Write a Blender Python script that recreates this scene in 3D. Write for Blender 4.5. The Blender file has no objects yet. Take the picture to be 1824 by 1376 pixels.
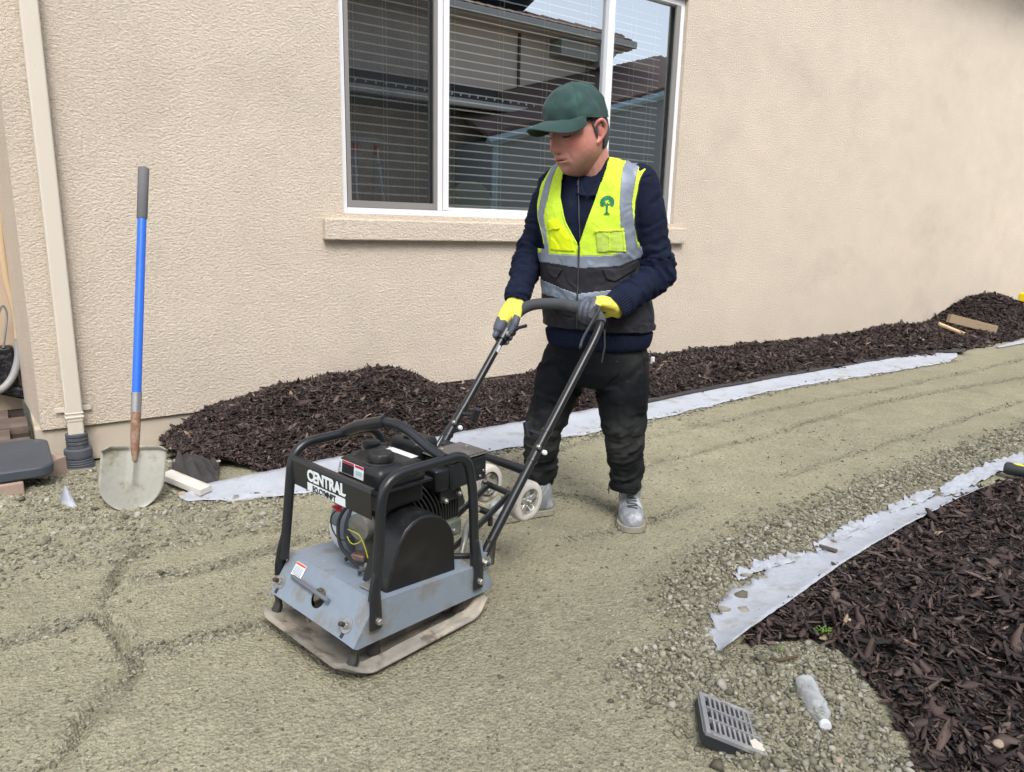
import bpy, bmesh, math, random
import numpy as np
from mathutils import Vector, Matrix, noise as mnoise

sc = bpy.context.scene
COL = sc.collection
PI = math.pi
rad = math.radians

# ------------------------------------------------------------ camera, sky, sun, exposure
cam_data = bpy.data.cameras.new('camera')
cam = bpy.data.objects.new('camera', cam_data)
COL.objects.link(cam)
cam_data.sensor_fit = 'HORIZONTAL'
cam_data.sensor_width = 36.0
cam_data.lens = 1278.0 / 1824.0 * 36.0
cam_data.clip_start = 0.05
cam_data.clip_end = 400.0
CR = [(0.814941, -0.106048, 0.569759), (-0.579021, -0.190719, 0.792692), (0.024601, -0.975900, -0.216829)]   # rows: world axes in camera axes (right, down, forward)
_r = Vector((CR[0][0], CR[1][0], CR[2][0])).normalized()
_f = Vector((CR[0][2], CR[1][2], CR[2][2])).normalized()
_u = _r.cross(_f).normalized()
_r = _f.cross(_u).normalized()
cam.matrix_world = Matrix(((_r.x, _u.x, -_f.x, 0.0), (_r.y, _u.y, -_f.y, 0.0), (_r.z, _u.z, -_f.z, 1.2), (0, 0, 0, 1)))
sc.camera = cam

SUN_EL, SUN_AZ = rad(52), rad(200)      # azimuth measured clockwise from +Y: the light comes from behind the camera
world = bpy.data.worlds.new('World')
sc.world = world
world.use_nodes = True
nt = world.node_tree
nt.nodes.clear()
wo = nt.nodes.new('ShaderNodeOutputWorld')
bg = nt.nodes.new('ShaderNodeBackground')
sky = nt.nodes.new('ShaderNodeTexSky')
sky.sky_type = 'NISHITA'
sky.sun_disc = False
sky.sun_elevation = SUN_EL
sky.sun_rotation = SUN_AZ
sky.dust_density = 2.5
sky.air_density = 1.0
hs = nt.nodes.new('ShaderNodeHueSaturation')
hs.inputs['Saturation'].default_value = 0.46
hs.inputs['Value'].default_value = 1.0
nt.links.new(sky.outputs[0], hs.inputs['Color'])
nt.links.new(hs.outputs[0], bg.inputs['Color'])
bg.inputs['Strength'].default_value = 0.15
nt.links.new(bg.outputs[0], wo.inputs['Surface'])

sun_d = bpy.data.lights.new('sun', 'SUN')
sun_d.energy = 1.1
sun_d.angle = rad(22)
sun_d.color = (1.0, 0.96, 0.9)
sun = bpy.data.objects.new('sun', sun_d)
COL.objects.link(sun)
_sd = Vector((math.sin(SUN_AZ) * math.cos(SUN_EL), math.cos(SUN_AZ) * math.cos(SUN_EL), math.sin(SUN_EL)))
sun.rotation_euler = (-_sd).to_track_quat('-Z', 'Y').to_euler()
sun.location = (0, 0, 12)

sc.view_settings.view_transform = 'Standard'
sc.view_settings.look = 'None'
sc.view_settings.gamma = 1.0
sc.view_settings.use_curve_mapping = False
sc.view_settings.exposure = 1.05
sc.cycles.max_bounces = 8
sc.cycles.use_denoising = True

# ------------------------------------------------------------ numpy noise
def _h(ix, iy, iz, seed):
    n = (ix.astype(np.int64) * 374761393 + iy.astype(np.int64) * 668265263 + iz.astype(np.int64) * 2147483647 + seed * 974634777) & 0xffffffff
    n = ((n ^ (n >> 13)) * 1274126177) & 0xffffffff
    n = (n ^ (n >> 16)) & 0xffffffff
    n = (n * 2246822519) & 0xffffffff
    return ((n ^ (n >> 15)) & 0xffffff) / float(0xffffff)

def vnoise(p, seed=0):
    """value noise in -1..1 of an (n,2) or (n,3) array"""
    p = np.asarray(p, float)
    if p.shape[1] == 2:
        p = np.concatenate([p, np.zeros((len(p), 1))], 1)
    i = np.floor(p).astype(np.int64)
    f = p - i
    f = f * f * (3 - 2 * f)
    r = 0
    for dx in (0, 1):
        wx = f[:, 0] if dx else 1 - f[:, 0]
        for dy in (0, 1):
            wy = f[:, 1] if dy else 1 - f[:, 1]
            for dz in (0, 1):
                wz = f[:, 2] if dz else 1 - f[:, 2]
                r = r + wx * wy * wz * _h(i[:, 0] + dx, i[:, 1] + dy, i[:, 2] + dz, seed)
    return r * 2 - 1

def fbm(p, octv=4, seed=0, gain=0.5):
    a, s, r = 1.0, 0.0, 0
    p = np.asarray(p, float)
    for o in range(octv):
        r = r + a * vnoise(p * (2.03 ** o) + 17.3 * o, seed + o)
        s += a
        a *= gain
    return r / s

def cells(p, seed=0):
    """distance to the nearest scattered point, 2-D, cell size 1"""
    p = np.asarray(p, float)
    i = np.floor(p).astype(np.int64)
    best = np.full(len(p), 9.0)
    for dx in (-1, 0, 1):
        for dy in (-1, 0, 1):
            cx, cy = i[:, 0] + dx, i[:, 1] + dy
            z = np.zeros_like(cx)
            jx = cx + _h(cx, cy, z, seed)
            jy = cy + _h(cx, cy, z, seed + 7)
            best = np.minimum(best, np.hypot(p[:, 0] - jx, p[:, 1] - jy))
    return best

def sstep(a, b, x):
    t = np.clip((x - a) / (b - a), 0, 1)
    return t * t * (3 - 2 * t)

def poly_dist(p, line):
    """distance from (n,2) points to a polyline, and the side sign"""
    p = np.asarray(p, float)
    best = np.full(len(p), 1e9)
    side = np.zeros(len(p))
    for a, b in zip(line[:-1], line[1:]):
        a = np.array(a[:2], float); b = np.array(b[:2], float)
        d = b - a
        t = np.clip(((p - a) @ d) / (d @ d + 1e-12), 0, 1)
        q = a + t[:, None] * d
        r = np.hypot(*(p - q).T)
        m = r < best
        best = np.where(m, r, best)
        s = d[0] * (p[:, 1] - a[1]) - d[1] * (p[:, 0] - a[0])
        side = np.where(m, np.sign(s), side)
    return best, side

def inside(p, poly):
    p = np.asarray(p, float)
    c = np.zeros(len(p), bool)
    n = len(poly)
    for i in range(n):
        x1, y1 = poly[i][:2]; x2, y2 = poly[(i + 1) % n][:2]
        m = ((y1 > p[:, 1]) != (y2 > p[:, 1])) & (p[:, 0] < (x2 - x1) * (p[:, 1] - y1) / (y2 - y1 + 1e-12) + x1)
        c ^= m
    return c

# ------------------------------------------------------------ mesh helpers
def link(name, me, m=None, parent=None, smooth=False):
    o = bpy.data.objects.new(name, me)
    COL.objects.link(o)
    if m is not None:
        for mm in (m if isinstance(m, (list, tuple)) else [m]):
            me.materials.append(mm)
    if parent is not None:
        o.parent = parent
    if smooth and len(me.polygons):
        me.polygons.foreach_set('use_smooth', np.ones(len(me.polygons), bool))
    return o

def mesh_np(name, v, f, col=None, mats=None):
    """f: (n,3) or (n,4) int array"""
    me = bpy.data.meshes.new(name)
    v = np.asarray(v, np.float32); f = np.asarray(f, np.int32)
    k = f.shape[1]
    me.vertices.add(len(v)); me.vertices.foreach_set('co', v.ravel())
    me.loops.add(f.size); me.loops.foreach_set('vertex_index', f.ravel())
    me.polygons.add(len(f)); me.polygons.foreach_set('loop_start', np.arange(0, f.size, k, dtype=np.int32))
    me.update(calc_edges=True)
    me.validate()
    if col is not None:
        a = me.attributes.new('Col', 'FLOAT_COLOR', 'POINT')
        c = np.ones((len(v), 4), np.float32); c[:, :3] = col
        a.data.foreach_set('color', c.ravel())
    if mats is not None:
        me.polygons.foreach_set('material_index', np.asarray(mats, np.int32))
    return me

class MB:
    """collects simple solids, builds them as one mesh"""
    def __init__(s):
        s.v = []; s.f = []
    def add(s, v, f):
        n = len(s.v)
        s.v += [tuple(float(c) for c in p) for p in v]
        s.f += [tuple(int(i) + n for i in q) for q in f]
        return s
    def box(s, c, d, rot=None, taper=1.0):
        hx, hy, hz = d[0] / 2, d[1] / 2, d[2] / 2
        v = [Vector((x * hx * (taper if z > 0 else 1), y * hy * (taper if z > 0 else 1), z * hz)) for x in (-1, 1) for y in (-1, 1) for z in (-1, 1)]
        if rot is not None:
            if not isinstance(rot, Matrix):
                from mathutils import Euler
                rot = Euler(rot).to_matrix()
            v = [rot @ p for p in v]
        c = Vector(c)
        s.add([p + c for p in v], [(0, 1, 3, 2), (4, 6, 7, 5), (0, 4, 5, 1), (2, 3, 7, 6), (0, 2, 6, 4), (1, 5, 7, 3)])
        return s
    def tube(s, pts, r, n=12, caps=True, squash=None, up=None):
        pts = [Vector(p) for p in pts]
        rr = r if isinstance(r, (list, tuple)) else [r] * len(pts)
        t0 = (pts[1] - pts[0]).normalized()
        a = Vector(up) if up is not None else (Vector((0, 0, 1)) if abs(t0.z) < 0.9 else Vector((1, 0, 0)))
        nrm = (a - t0 * a.dot(t0)).normalized()
        v = []; f = []
        for i, p in enumerate(pts):
            if i == 0: t = t0
            elif i == len(pts) - 1: t = (pts[i] - pts[i - 1]).normalized()
            else: t = ((pts[i + 1] - pts[i]).normalized() + (pts[i] - pts[i - 1]).normalized()).normalized()
            nrm = (nrm - t * nrm.dot(t)).normalized()
            b = t.cross(nrm)
            sq = (squash[i] if isinstance(squash, list) else squash) or 1.0
            for k in range(n):
                w = 2 * PI * k / n
                v.append(p + nrm * (math.cos(w) * rr[i]) + b * (math.sin(w) * rr[i] * sq))
        for i in range(len(pts) - 1):
            for k in range(n):
                f.append((i * n + k, i * n + (k + 1) % n, (i + 1) * n + (k + 1) % n, (i + 1) * n + k))
        if caps:
            f.append(tuple(range(n - 1, -1, -1)))
            f.append(tuple((len(pts) - 1) * n + k for k in range(n)))
        s.add(v, f)
        return s
    def lathe(s, prof, c=(0, 0, 0), axis=(0, 0, 1), n=24, wob=None):
        """prof: list of (radius, height)"""
        ax = Vector(axis).normalized()
        a = Vector((0, 0, 1)) if abs(ax.z) < 0.9 else Vector((1, 0, 0))
        e1 = (a - ax * a.dot(ax)).normalized(); e2 = ax.cross(e1)
        c = Vector(c); v = []; f = []
        for j, (r, h) in enumerate(prof):
            for k in range(n):
                w = 2 * PI * k / n
                q = r * (wob(k, j) if wob else 1)
                v.append(c + ax * h + e1 * (math.cos(w) * q) + e2 * (math.sin(w) * q))
        for j in range(len(prof) - 1):
            for k in range(n):
                f.append((j * n + k, j * n + (k + 1) % n, (j + 1) * n + (k + 1) % n, (j + 1) * n + k))
        if prof[0][0] > 1e-5: f.append(tuple(range(n - 1, -1, -1)))
        if prof[-1][0] > 1e-5: f.append(tuple((len(prof) - 1) * n + k for k in range(n)))
        s.add(v, f)
        return s
    def prism(s, poly, o, ax, ay, az, h):
        """polygon in the plane (ax, ay) at o, extruded by h along az"""
        o = Vector(o); ax = Vector(ax); ay = Vector(ay); az = Vector(az)
        n = len(poly)
        v = [o + ax * p[0] + ay * p[1] for p in poly] + [o + ax * p[0] + ay * p[1] + az * h for p in poly]
        f = [tuple(range(n - 1, -1, -1)), tuple(range(n, 2 * n))] + [(i, (i + 1) % n, n + (i + 1) % n, n + i) for i in range(n)]
        s.add(v, f)
        return s
    def build(s, name, m, parent=None, bevel=0, smooth=False, seg=2, solid=0, off=-1, loc=None, angle=35):
        me = bpy.data.meshes.new(name)
        me.from_pydata(s.v, [], s.f)
        bm = bmesh.new(); bm.from_mesh(me)
        bmesh.ops.remove_doubles(bm, verts=bm.verts, dist=1e-6)
        bmesh.ops.recalc_face_normals(bm, faces=bm.faces)
        bm.to_mesh(me); bm.free()
        o = link(name, me, m, parent, smooth)
        if solid:
            md = o.modifiers.new('solid', 'SOLIDIFY'); md.thickness = solid; md.offset = off
        if bevel:
            md = o.modifiers.new('bevel', 'BEVEL'); md.width = bevel; md.segments = seg; md.limit_method = 'ANGLE'; md.angle_limit = rad(angle)
            md.use_clamp_overlap = True
        if smooth:
            try:
                me.set_sharp_from_angle(angle=rad(40))
            except Exception:
                pass
        if loc is not None: o.location = loc
        return o

def curve_pts(ctrl, n=6, closed=False):
    """Catmull-Rom through the control points"""
    P = [Vector(p) for p in ctrl]
    out = []
    m = len(P)
    for i in range(m - 1):
        p0 = P[max(i - 1, 0)]; p1 = P[i]; p2 = P[i + 1]; p3 = P[min(i + 2, m - 1)]
        for k in range(n):
            t = k / n
            out.append(0.5 * ((2 * p1) + (p2 - p0) * t + (2 * p0 - 5 * p1 + 4 * p2 - p3) * t * t + (3 * p1 - p0 - 3 * p2 + p3) * t ** 3))
    out.append(P[-1])
    return out

def interp(vals, n=6):
    return [p.x for p in curve_pts([(v, 0, 0) for v in vals], n)]

def bend(ctrl, r, n=5):
    """polyline with rounded corners"""
    P = [Vector(p) for p in ctrl]
    out = [P[0]]
    for i in range(1, len(P) - 1):
        a = (P[i - 1] - P[i]); b = (P[i + 1] - P[i])
        d = min(r, a.length * 0.48, b.length * 0.48)
        A = P[i] + a.normalized() * d; Bq = P[i] + b.normalized() * d
        for k in range(n + 1):
            t = k / n
            out.append(A * (1 - t) ** 2 + P[i] * 2 * t * (1 - t) + Bq * t * t)
    out.append(P[-1])
    return out

def tag(o, label=None, cat=None, group=None, kind=None):
    if label: o['label'] = label
    if cat: o['category'] = cat
    if group: o['group'] = group
    if kind: o['kind'] = kind
    return o

def thing(name, loc, label, cat, rotz=0, group=None):
    o = bpy.data.objects.new(name, None)
    COL.objects.link(o)
    o.location = loc; o.rotation_euler = (0, 0, rotz)
    o.empty_display_size = 0.1
    return tag(o, label, cat, group)

# ------------------------------------------------------------ materials
def S(r, g, b):
    """sRGB 0-255 to linear"""
    return tuple(((c / 255) / 12.92 if c / 255 <= 0.04045 else ((c / 255 + 0.055) / 1.055) ** 2.4) for c in (r, g, b))

def mat(name, color, rough=0.7, metal=0.0, var=None, bump=None, dirt=None, spec=0.5, coat=0.0, attr=False, dirt2=None, stretch=(1, 1, 1), sheen=0.0):
    m = bpy.data.materials.new(name)
    m.use_nodes = True
    n = m.node_tree.nodes; l = m.node_tree.links
    b = n['Principled BSDF']
    b.inputs['Roughness'].default_value = rough
    b.inputs['Metallic'].default_value = metal
    b.inputs['Specular IOR Level'].default_value = spec
    b.inputs['Coat Weight'].default_value = coat
    if sheen:
        b.inputs['Sheen Weight'].default_value = sheen
    tc = n.new('ShaderNodeTexCoord')
    mp = n.new('ShaderNodeMapping'); mp.inputs['Scale'].default_value = stretch
    l.new(tc.outputs['Object'], mp.inputs['Vector'])
    vec = mp.outputs[0]
    if attr:
        at = n.new('ShaderNodeAttribute'); at.attribute_name = 'Col'
        out = at.outputs['Color']
    else:
        rgb = n.new('ShaderNodeRGB'); rgb.outputs[0].default_value = (*color, 1)
        out = rgb.outputs[0]
    def noise_at(scale, detail=4, rough_=0.6):
        t = n.new('ShaderNodeTexNoise'); t.inputs['Scale'].default_value = scale; t.inputs['Detail'].default_value = detail; t.inputs['Roughness'].default_value = rough_
        l.new(vec, t.inputs['Vector'])
        return t.outputs['Fac']
    def ramp(src, a, b_):
        r = n.new('ShaderNodeMapRange'); r.inputs['From Min'].default_value = a; r.inputs['From Max'].default_value = b_
        r.interpolation_type = 'SMOOTHSTEP'
        l.new(src, r.inputs['Value'])
        return r.outputs[0]
    if var:
        for (scale, amt) in (var if isinstance(var, list) else [var]):
            f = noise_at(scale)
            mr = n.new('ShaderNodeMapRange'); mr.inputs['From Min'].default_value = 0.25; mr.inputs['From Max'].default_value = 0.75
            mr.inputs['To Min'].default_value = 1 - amt; mr.inputs['To Max'].default_value = 1 + amt
            l.new(f, mr.inputs['Value'])
            mx = n.new('ShaderNodeVectorMath'); mx.operation = 'SCALE'
            l.new(out, mx.inputs[0]); l.new(mr.outputs[0], mx.inputs['Scale'])
            out = mx.outputs[0]
    for d in (dirt, dirt2):
        if not d: continue
        (dcol, scale, lo, hi, amt) = d
        f = ramp(noise_at(scale, 6, 0.65), lo, hi)
        mu = n.new('ShaderNodeMath'); mu.operation = 'MULTIPLY'; mu.inputs[1].default_value = amt
        l.new(f, mu.inputs[0])
        mx = n.new('ShaderNodeMix'); mx.data_type = 'RGBA'
        l.new(mu.outputs[0], mx.inputs['Factor']); l.new(out, mx.inputs['A']); mx.inputs['B'].default_value = (*dcol, 1)
        out = mx.outputs['Result']
        if d is dirt:
            rr = n.new('ShaderNodeMapRange'); rr.inputs['To Min'].default_value = rough; rr.inputs['To Max'].default_value = 0.9
            l.new(mu.outputs[0], rr.inputs['Value']); l.new(rr.outputs[0], b.inputs['Roughness'])
    l.new(out, b.inputs['Base Color'])
    if bump:
        h = None
        for (scale, strength, dist, kind) in (bump if isinstance(bump, list) else [bump]):
            if kind == 'v':
                t = n.new('ShaderNodeTexVoronoi'); t.inputs['Scale'].default_value = scale
                l.new(vec, t.inputs['Vector']); src = t.outputs['Distance']
            elif kind == 'w':
                t = n.new('ShaderNodeTexWave'); t.inputs['Scale'].default_value = scale; t.inputs['Distortion'].default_value = 1.5
                l.new(vec, t.inputs['Vector']); src = t.outputs['Fac']
            else:
                src = noise_at(scale, 5)
            bp = n.new('ShaderNodeBump'); bp.inputs['Strength'].default_value = strength; bp.inputs['Distance'].default_value = dist
            l.new(src, bp.inputs['Height'])
            if h is not None: l.new(h, bp.inputs['Normal'])
            h = bp.outputs[0]
        l.new(h, b.inputs['Normal'])
    return m

# ------------------------------------------------------------ materials of the setting
M_gravel = mat('compacted_gravel', S(156, 149, 120), 0.95, attr=True, var=[(1.1, 0.08), (9, 0.10), (60, 0.24), (220, 0.34)],
               bump=[(300, 0.6, 0.004, 'n'), (105, 0.7, 0.010, 'v'), (38, 0.45, 0.012, 'n')], dirt=(S(108, 103, 86), 2.6, 0.55, 0.72, 0.32), dirt2=(S(92, 88, 72), 62, 0.57, 0.66, 0.50), spec=0.2)
M_stone = mat('crushed_stone', (0.3, 0.28, 0.2), 0.9, attr=True, bump=(160, 0.3, 0.002, 'n'), spec=0.25)
M_mulch = mat('bark_mulch', (0.03, 0.02, 0.02), 0.75, attr=True, bump=[(220, 0.5, 0.002, 'n')], spec=0.35, stretch=(1, 1, 1))
M_soil = mat('dark_soil', S(48, 38, 33), 0.95, var=(30, 0.3), bump=(60, 0.8, 0.01, 'n'))
M_fabric = mat('white_landscape_fabric', S(170, 175, 184), 0.85, var=[(5, 0.08), (60, 0.08)], bump=[(14, 0.4, 0.01, 'n'), (400, 0.3, 0.001, 'n')],
               dirt=(S(132, 126, 108), 9, 0.50, 0.72, 0.55), spec=0.25)
M_blackfab = mat('black_weed_fabric', S(52, 50, 50), 0.7, var=(12, 0.2), bump=(18, 0.5, 0.01, 'n'), dirt=(S(88, 80, 70), 6, 0.5, 0.75, 0.5))
M_stucco = mat('sand_stucco', S(221, 208, 191), 0.92, var=[(0.7, 0.05), (3.5, 0.04), (75, 0.12), (160, 0.12)],
               bump=[(70, 0.85, 0.020, 'n'), (160, 0.8, 0.009, 'n')], dirt=(S(184, 170, 156), 1.1, 0.50, 0.80, 0.45), dirt2=(S(186, 174, 158), 80, 0.54, 0.64, 0.28), stretch=(0.8, 1, 1.2), spec=0.15)  # dirt2: darker specks painted in for the crevices between stucco lumps
M_found = mat('painted_foundation', S(190, 179, 163), 0.9, var=(6, 0.08), bump=(25, 0.25, 0.004, 'n'), dirt=(S(128, 112, 92), 5, 0.5, 0.75, 0.6))
M_pipe = mat('cream_downspout_paint', S(206, 198, 184), 0.55, var=(8, 0.03), dirt=(S(150, 138, 118), 16, 0.62, 0.78, 0.4), stretch=(1, 1, 0.4))
M_vinyl = mat('white_vinyl', S(226, 227, 230), 0.45, var=(3, 0.02), dirt=(S(170, 165, 155), 12, 0.62, 0.8, 0.25))
M_screenframe = mat('grey_screen_frame', S(132, 130, 128), 0.5, var=(5, 0.04))
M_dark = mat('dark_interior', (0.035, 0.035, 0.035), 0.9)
M_blind = mat('blind_slat', S(212, 213, 208), 0.5)
M_paver = mat('brown_paver', S(96, 84, 78), 0.85, var=[(3, 0.15), (40, 0.15)], bump=(60, 0.4, 0.004, 'n'), dirt=(S(140, 128, 112), 6, 0.5, 0.7, 0.4))

# ------------------------------------------------------------ ground shape
TRACKS = [   # (polyline, depth, width): ruts and ridges left by the compactor
    ([(-0.050,1.656),(-0.033,1.692),(0.046,1.804),(0.139,1.935),(0.193,2.033),(0.172,2.144),(0.154,2.298),(0.183,2.481),(0.248,2.673),(0.357,2.791),(0.500,2.776),(0.699,2.736),(0.831,2.665)], 0.017, 0.042),
    ([(0.273,2.540),(0.425,2.500),(0.594,2.503),(0.766,2.532),(1.001,2.565)], 0.015, 0.038),
    ([(-0.179,2.292),(-0.103,2.307),(0.005,2.322),(0.158,2.333)], 0.010, 0.022),
    ([(0.155,2.058),(0.231,2.056),(0.350,2.055),(0.503,2.034),(0.627,1.998)], 0.010, 0.022),
    ([(-0.163,3.298),(0.017,3.248),(0.150,3.231),(0.339,3.133),(0.705,3.099),(0.983,3.046)], 0.010, 0.03),
    ([(2.808,2.854),(3.120,2.867),(3.855,2.887),(4.812,2.879),(5.899,2.812),(8.525,2.853)], 0.010, 0.035),
    ([(2.517,2.466),(2.734,2.478),(3.221,2.507),(3.942,2.525),(5.142,2.593),(7.394,2.450)], 0.012, 0.03),
    ([(1.784,2.652),(1.935,2.457),(2.074,2.265),(2.093,2.085)], 0.010, 0.02),
    ([(3.094,2.014),(3.706,2.013),(4.644,2.037),(6.271,2.049)], 0.006, 0.025),
    ([(1.712,2.021),(1.901,1.965),(2.140,1.948),(2.453,1.974)], 0.006, 0.02),
    ([(1.874,2.838),(2.461,2.938),(3.014,3.071)], 0.006, 0.02),
]
# edge of the right-hand bed (fabric strip), the bed's own outline and the loose gravel along it
EDGE_R = [(1.718,1.273),(1.935,1.315),(2.214,1.354),(2.564,1.390),(2.939,1.412),(3.344,1.419),(3.816,1.401),(4.323,1.417),(4.921,1.463),(6.830,1.432)]
BED_R = [(1.625,1.160),(2.015,1.219),(2.462,1.284),(3.065,1.332),(3.878,1.363),(4.403,1.315),(6.369,1.175),(5.645,-0.013),(2.255,-0.071),(1.420,0.340),(1.533,0.557),(1.652,0.666),(1.704,0.728),(1.802,0.810),(1.879,0.943),(1.862,1.039),(1.771,1.092),(1.661,1.109)]
LOOSE_R = [(1.706,1.369),(2.121,1.529),(2.442,1.560),(2.889,1.587),(3.431,1.620),(4.157,1.627),(5.092,1.628),(6.330,1.626),(7.611,1.619)]
BED_W_LO = [(0.483,3.105),(0.575,3.237),(0.701,3.274),(1.076,3.316),(1.633,3.349),(2.515,3.384),(3.620,3.426),(4.571,3.450),(5.714,3.450),(8.180,3.355),(10.173,3.444),(14.205,3.540)]

TRACKS = [([tuple(q)[:2] for q in curve_pts([(a, c, 0) for a, c in line], 4)], dep, wid) for (line, dep, wid) in TRACKS]
def ground_z(p):
    z = 0.012 * fbm(p * 0.9, 3, 3) + 0.004 * fbm(p * 6, 3, 5) + 0.0022 * fbm(p * 30, 2, 9)
    warp = np.stack([fbm(p * 5, 2, 11), fbm(p * 5, 2, 12)], 1) * 0.035
    for i, (line, dep, wid) in enumerate(TRACKS):
        d, sgn = poly_dist(p + warp, line)
        m = d < wid * 4
        mod = 0.55 + 0.7 * vnoise(p * 7, 21 + i)
        z = z - np.where(m, 2.1 * dep * mod * np.exp(-(d / (wid * 0.45)) ** 2), 0)
        z = z + np.where(m, dep * 0.75 * mod * np.exp(-((d - wid * 0.9) / (wid * 0.6)) ** 2) * (0.6 + 0.4 * vnoise(p * 60, 31 + i)), 0)
    # loose stones along the right-hand bed and around the drain
    dl, _ = poly_dist(p, LOOSE_R)
    loose = np.exp(-(dl / 0.16) ** 2)
    z = z + loose * (0.012 + 0.007 * fbm(p * 40, 2, 40))
    near_r = sstep(1.2, 1.45, p[:, 0]) * sstep(1.25, 1.0, p[:, 1])
    z = z + near_r * (0.006 * fbm(p * 35, 2, 44) + 0.01)
    # rough heaps in front of the corner and the dip along the foundation
    lf = sstep(0.75, 0.45, p[:, 0]) * sstep(2.75, 3.0, p[:, 1])
    z = z + lf * (0.020 * fbm(p * 7, 3, 50) + 0.008 * fbm(p * 38, 2, 51))
    z = z - 0.135 * sstep(3.75, 4.3, p[:, 1]) * sstep(0.95, 0.6, p[:, 0]) + 0.03 * lf * sstep(3.1, 3.4, p[:, 1]) * sstep(3.9, 3.6, p[:, 1])
    # flat under the plate of the machine and under the boots
    for (cx, cy, r) in ((0.858, 1.861, 0.30), (1.72, 2.30, 0.16), (2.08, 2.02, 0.16)):
        w = np.exp(-(np.hypot(p[:, 0] - cx, p[:, 1] - cy) / r) ** 4)
        z = z * (1 - w) - 0.001 * w
    return z

az = np.radians(np.linspace(-42, 112, 760))
rr = np.concatenate([np.geomspace(0.25, 1.0, 24)[:-1], np.geomspace(1.0, 4.6, 330)[:-1], np.geomspace(4.6, 16, 110)[:-1], np.geomspace(16, 120, 14)])
A, Rr = np.meshgrid(az, rr)
gp = np.stack([(np.sin(A) * Rr).ravel(), (np.cos(A) * Rr).ravel()], 1)
gz = ground_z(gp) * np.clip(1.6 - np.hypot(*gp.T) / 14, 0.1, 1)
gz = np.where(gp[:, 1] > 4.5, np.minimum(gz, -0.02), gz)
na, nr_ = len(az), len(rr)
ii = (np.arange(nr_ - 1)[:, None] * na + np.arange(na - 1)[None, :]).ravel()
gf = np.stack([ii, ii + na, ii + na + 1, ii + 1], 1)
gv = np.concatenate([gp, gz[:, None]], 1)
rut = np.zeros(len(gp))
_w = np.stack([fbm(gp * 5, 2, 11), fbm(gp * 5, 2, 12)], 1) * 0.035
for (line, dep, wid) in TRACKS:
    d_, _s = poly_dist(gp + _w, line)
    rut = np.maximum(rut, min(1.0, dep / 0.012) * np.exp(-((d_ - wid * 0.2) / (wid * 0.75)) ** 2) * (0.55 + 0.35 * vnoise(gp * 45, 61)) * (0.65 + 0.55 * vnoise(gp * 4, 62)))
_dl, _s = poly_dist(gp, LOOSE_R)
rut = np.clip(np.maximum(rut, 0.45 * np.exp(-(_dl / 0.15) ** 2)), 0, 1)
gcol = np.array(S(150, 146, 124)) * (1 - rut[:, None]) + np.array(S(98, 93, 75)) * rut[:, None]  # rut shading and loose dark crumbs painted into the ground colour
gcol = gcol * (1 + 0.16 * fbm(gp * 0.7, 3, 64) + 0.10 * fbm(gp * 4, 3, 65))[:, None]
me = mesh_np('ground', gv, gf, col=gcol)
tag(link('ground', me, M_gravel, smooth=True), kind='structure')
tag(MB().box((0, 0, -0.35), (300, 300, 0.1)).build('subsoil', M_soil), kind='structure')

# ------------------------------------------------------------ scattered stones and bark
ICO_V = None
def _ico():
    bm = bmesh.new(); bmesh.ops.create_icosphere(bm, subdivisions=1, radius=1.0)
    v = np.array([x.co[:] for x in bm.verts]); f = np.array([[q.index for q in p.verts] for p in bm.faces]); bm.free()
    return v, f

def rot_mats(n, rng, flat=1.0):
    yaw = rng.uniform(0, 2 * PI, n); pit = rng.normal(0, 0.5 * flat, n); rol = rng.normal(0, 0.5 * flat, n)
    cy, sy, cp, sp, cr, sr = np.cos(yaw), np.sin(yaw), np.cos(pit), np.sin(pit), np.cos(rol), np.sin(rol)
    m = np.empty((n, 3, 3))
    m[:, 0, 0] = cy * cp; m[:, 0, 1] = cy * sp * sr - sy * cr; m[:, 0, 2] = cy * sp * cr + sy * sr
    m[:, 1, 0] = sy * cp; m[:, 1, 1] = sy * sp * sr + cy * cr; m[:, 1, 2] = sy * sp * cr - cy * sr
    m[:, 2, 0] = -sp; m[:, 2, 1] = cp * sr; m[:, 2, 2] = cp * cr
    return m

def scatter(name, bases, pos, scale, rots, cols, m, smooth=False):
    """one mesh out of many small copies of the base shapes"""
    n = len(pos); k = len(bases); V = []; F = []; C_ = []; off = 0
    for j in range(k):
        idx = np.arange(j, n, k)
        bv, bf = bases[j]
        v = bv[None] * scale[idx][:, None, :]
        v = np.einsum('nij,nkj->nki', rots[idx], v) + pos[idx][:, None, :]
        f = bf[None] + (np.arange(len(idx)) * len(bv))[:, None, None] + off
        V.append(v.reshape(-1, 3)); F.append(f.reshape(-1, bf.shape[1]))
        C_.append(np.repeat(cols[idx], len(bv), 0))
        off += len(idx) * len(bv)
    me = mesh_np(name, np.concatenate(V), np.concatenate(F), col=np.concatenate(C_))
    return link(name, me, m, smooth=smooth)

rng = np.random.default_rng(5)
iv, iff = _ico()
stone_bases = []
for j in range(6):
    w = 1 + 0.32 * rng.normal(size=len(iv)); stone_bases.append((iv * np.clip(w, 0.55, 1.5)[:, None], iff))

def polar_points(n, r0, r1, a0, a1, power=1.6):
    """random ground points, thinner with distance from where one stands"""
    u = rng.uniform(0, 1, n)
    r = (r0 ** (2 - power) + u * (r1 ** (2 - power) - r0 ** (2 - power))) ** (1 / (2 - power)) if abs(power - 2) > 1e-3 else r0 * (r1 / r0) ** u
    a = np.radians(rng.uniform(a0, a1, n))
    return np.stack([np.sin(a) * r, np.cos(a) * r], 1)

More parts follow.
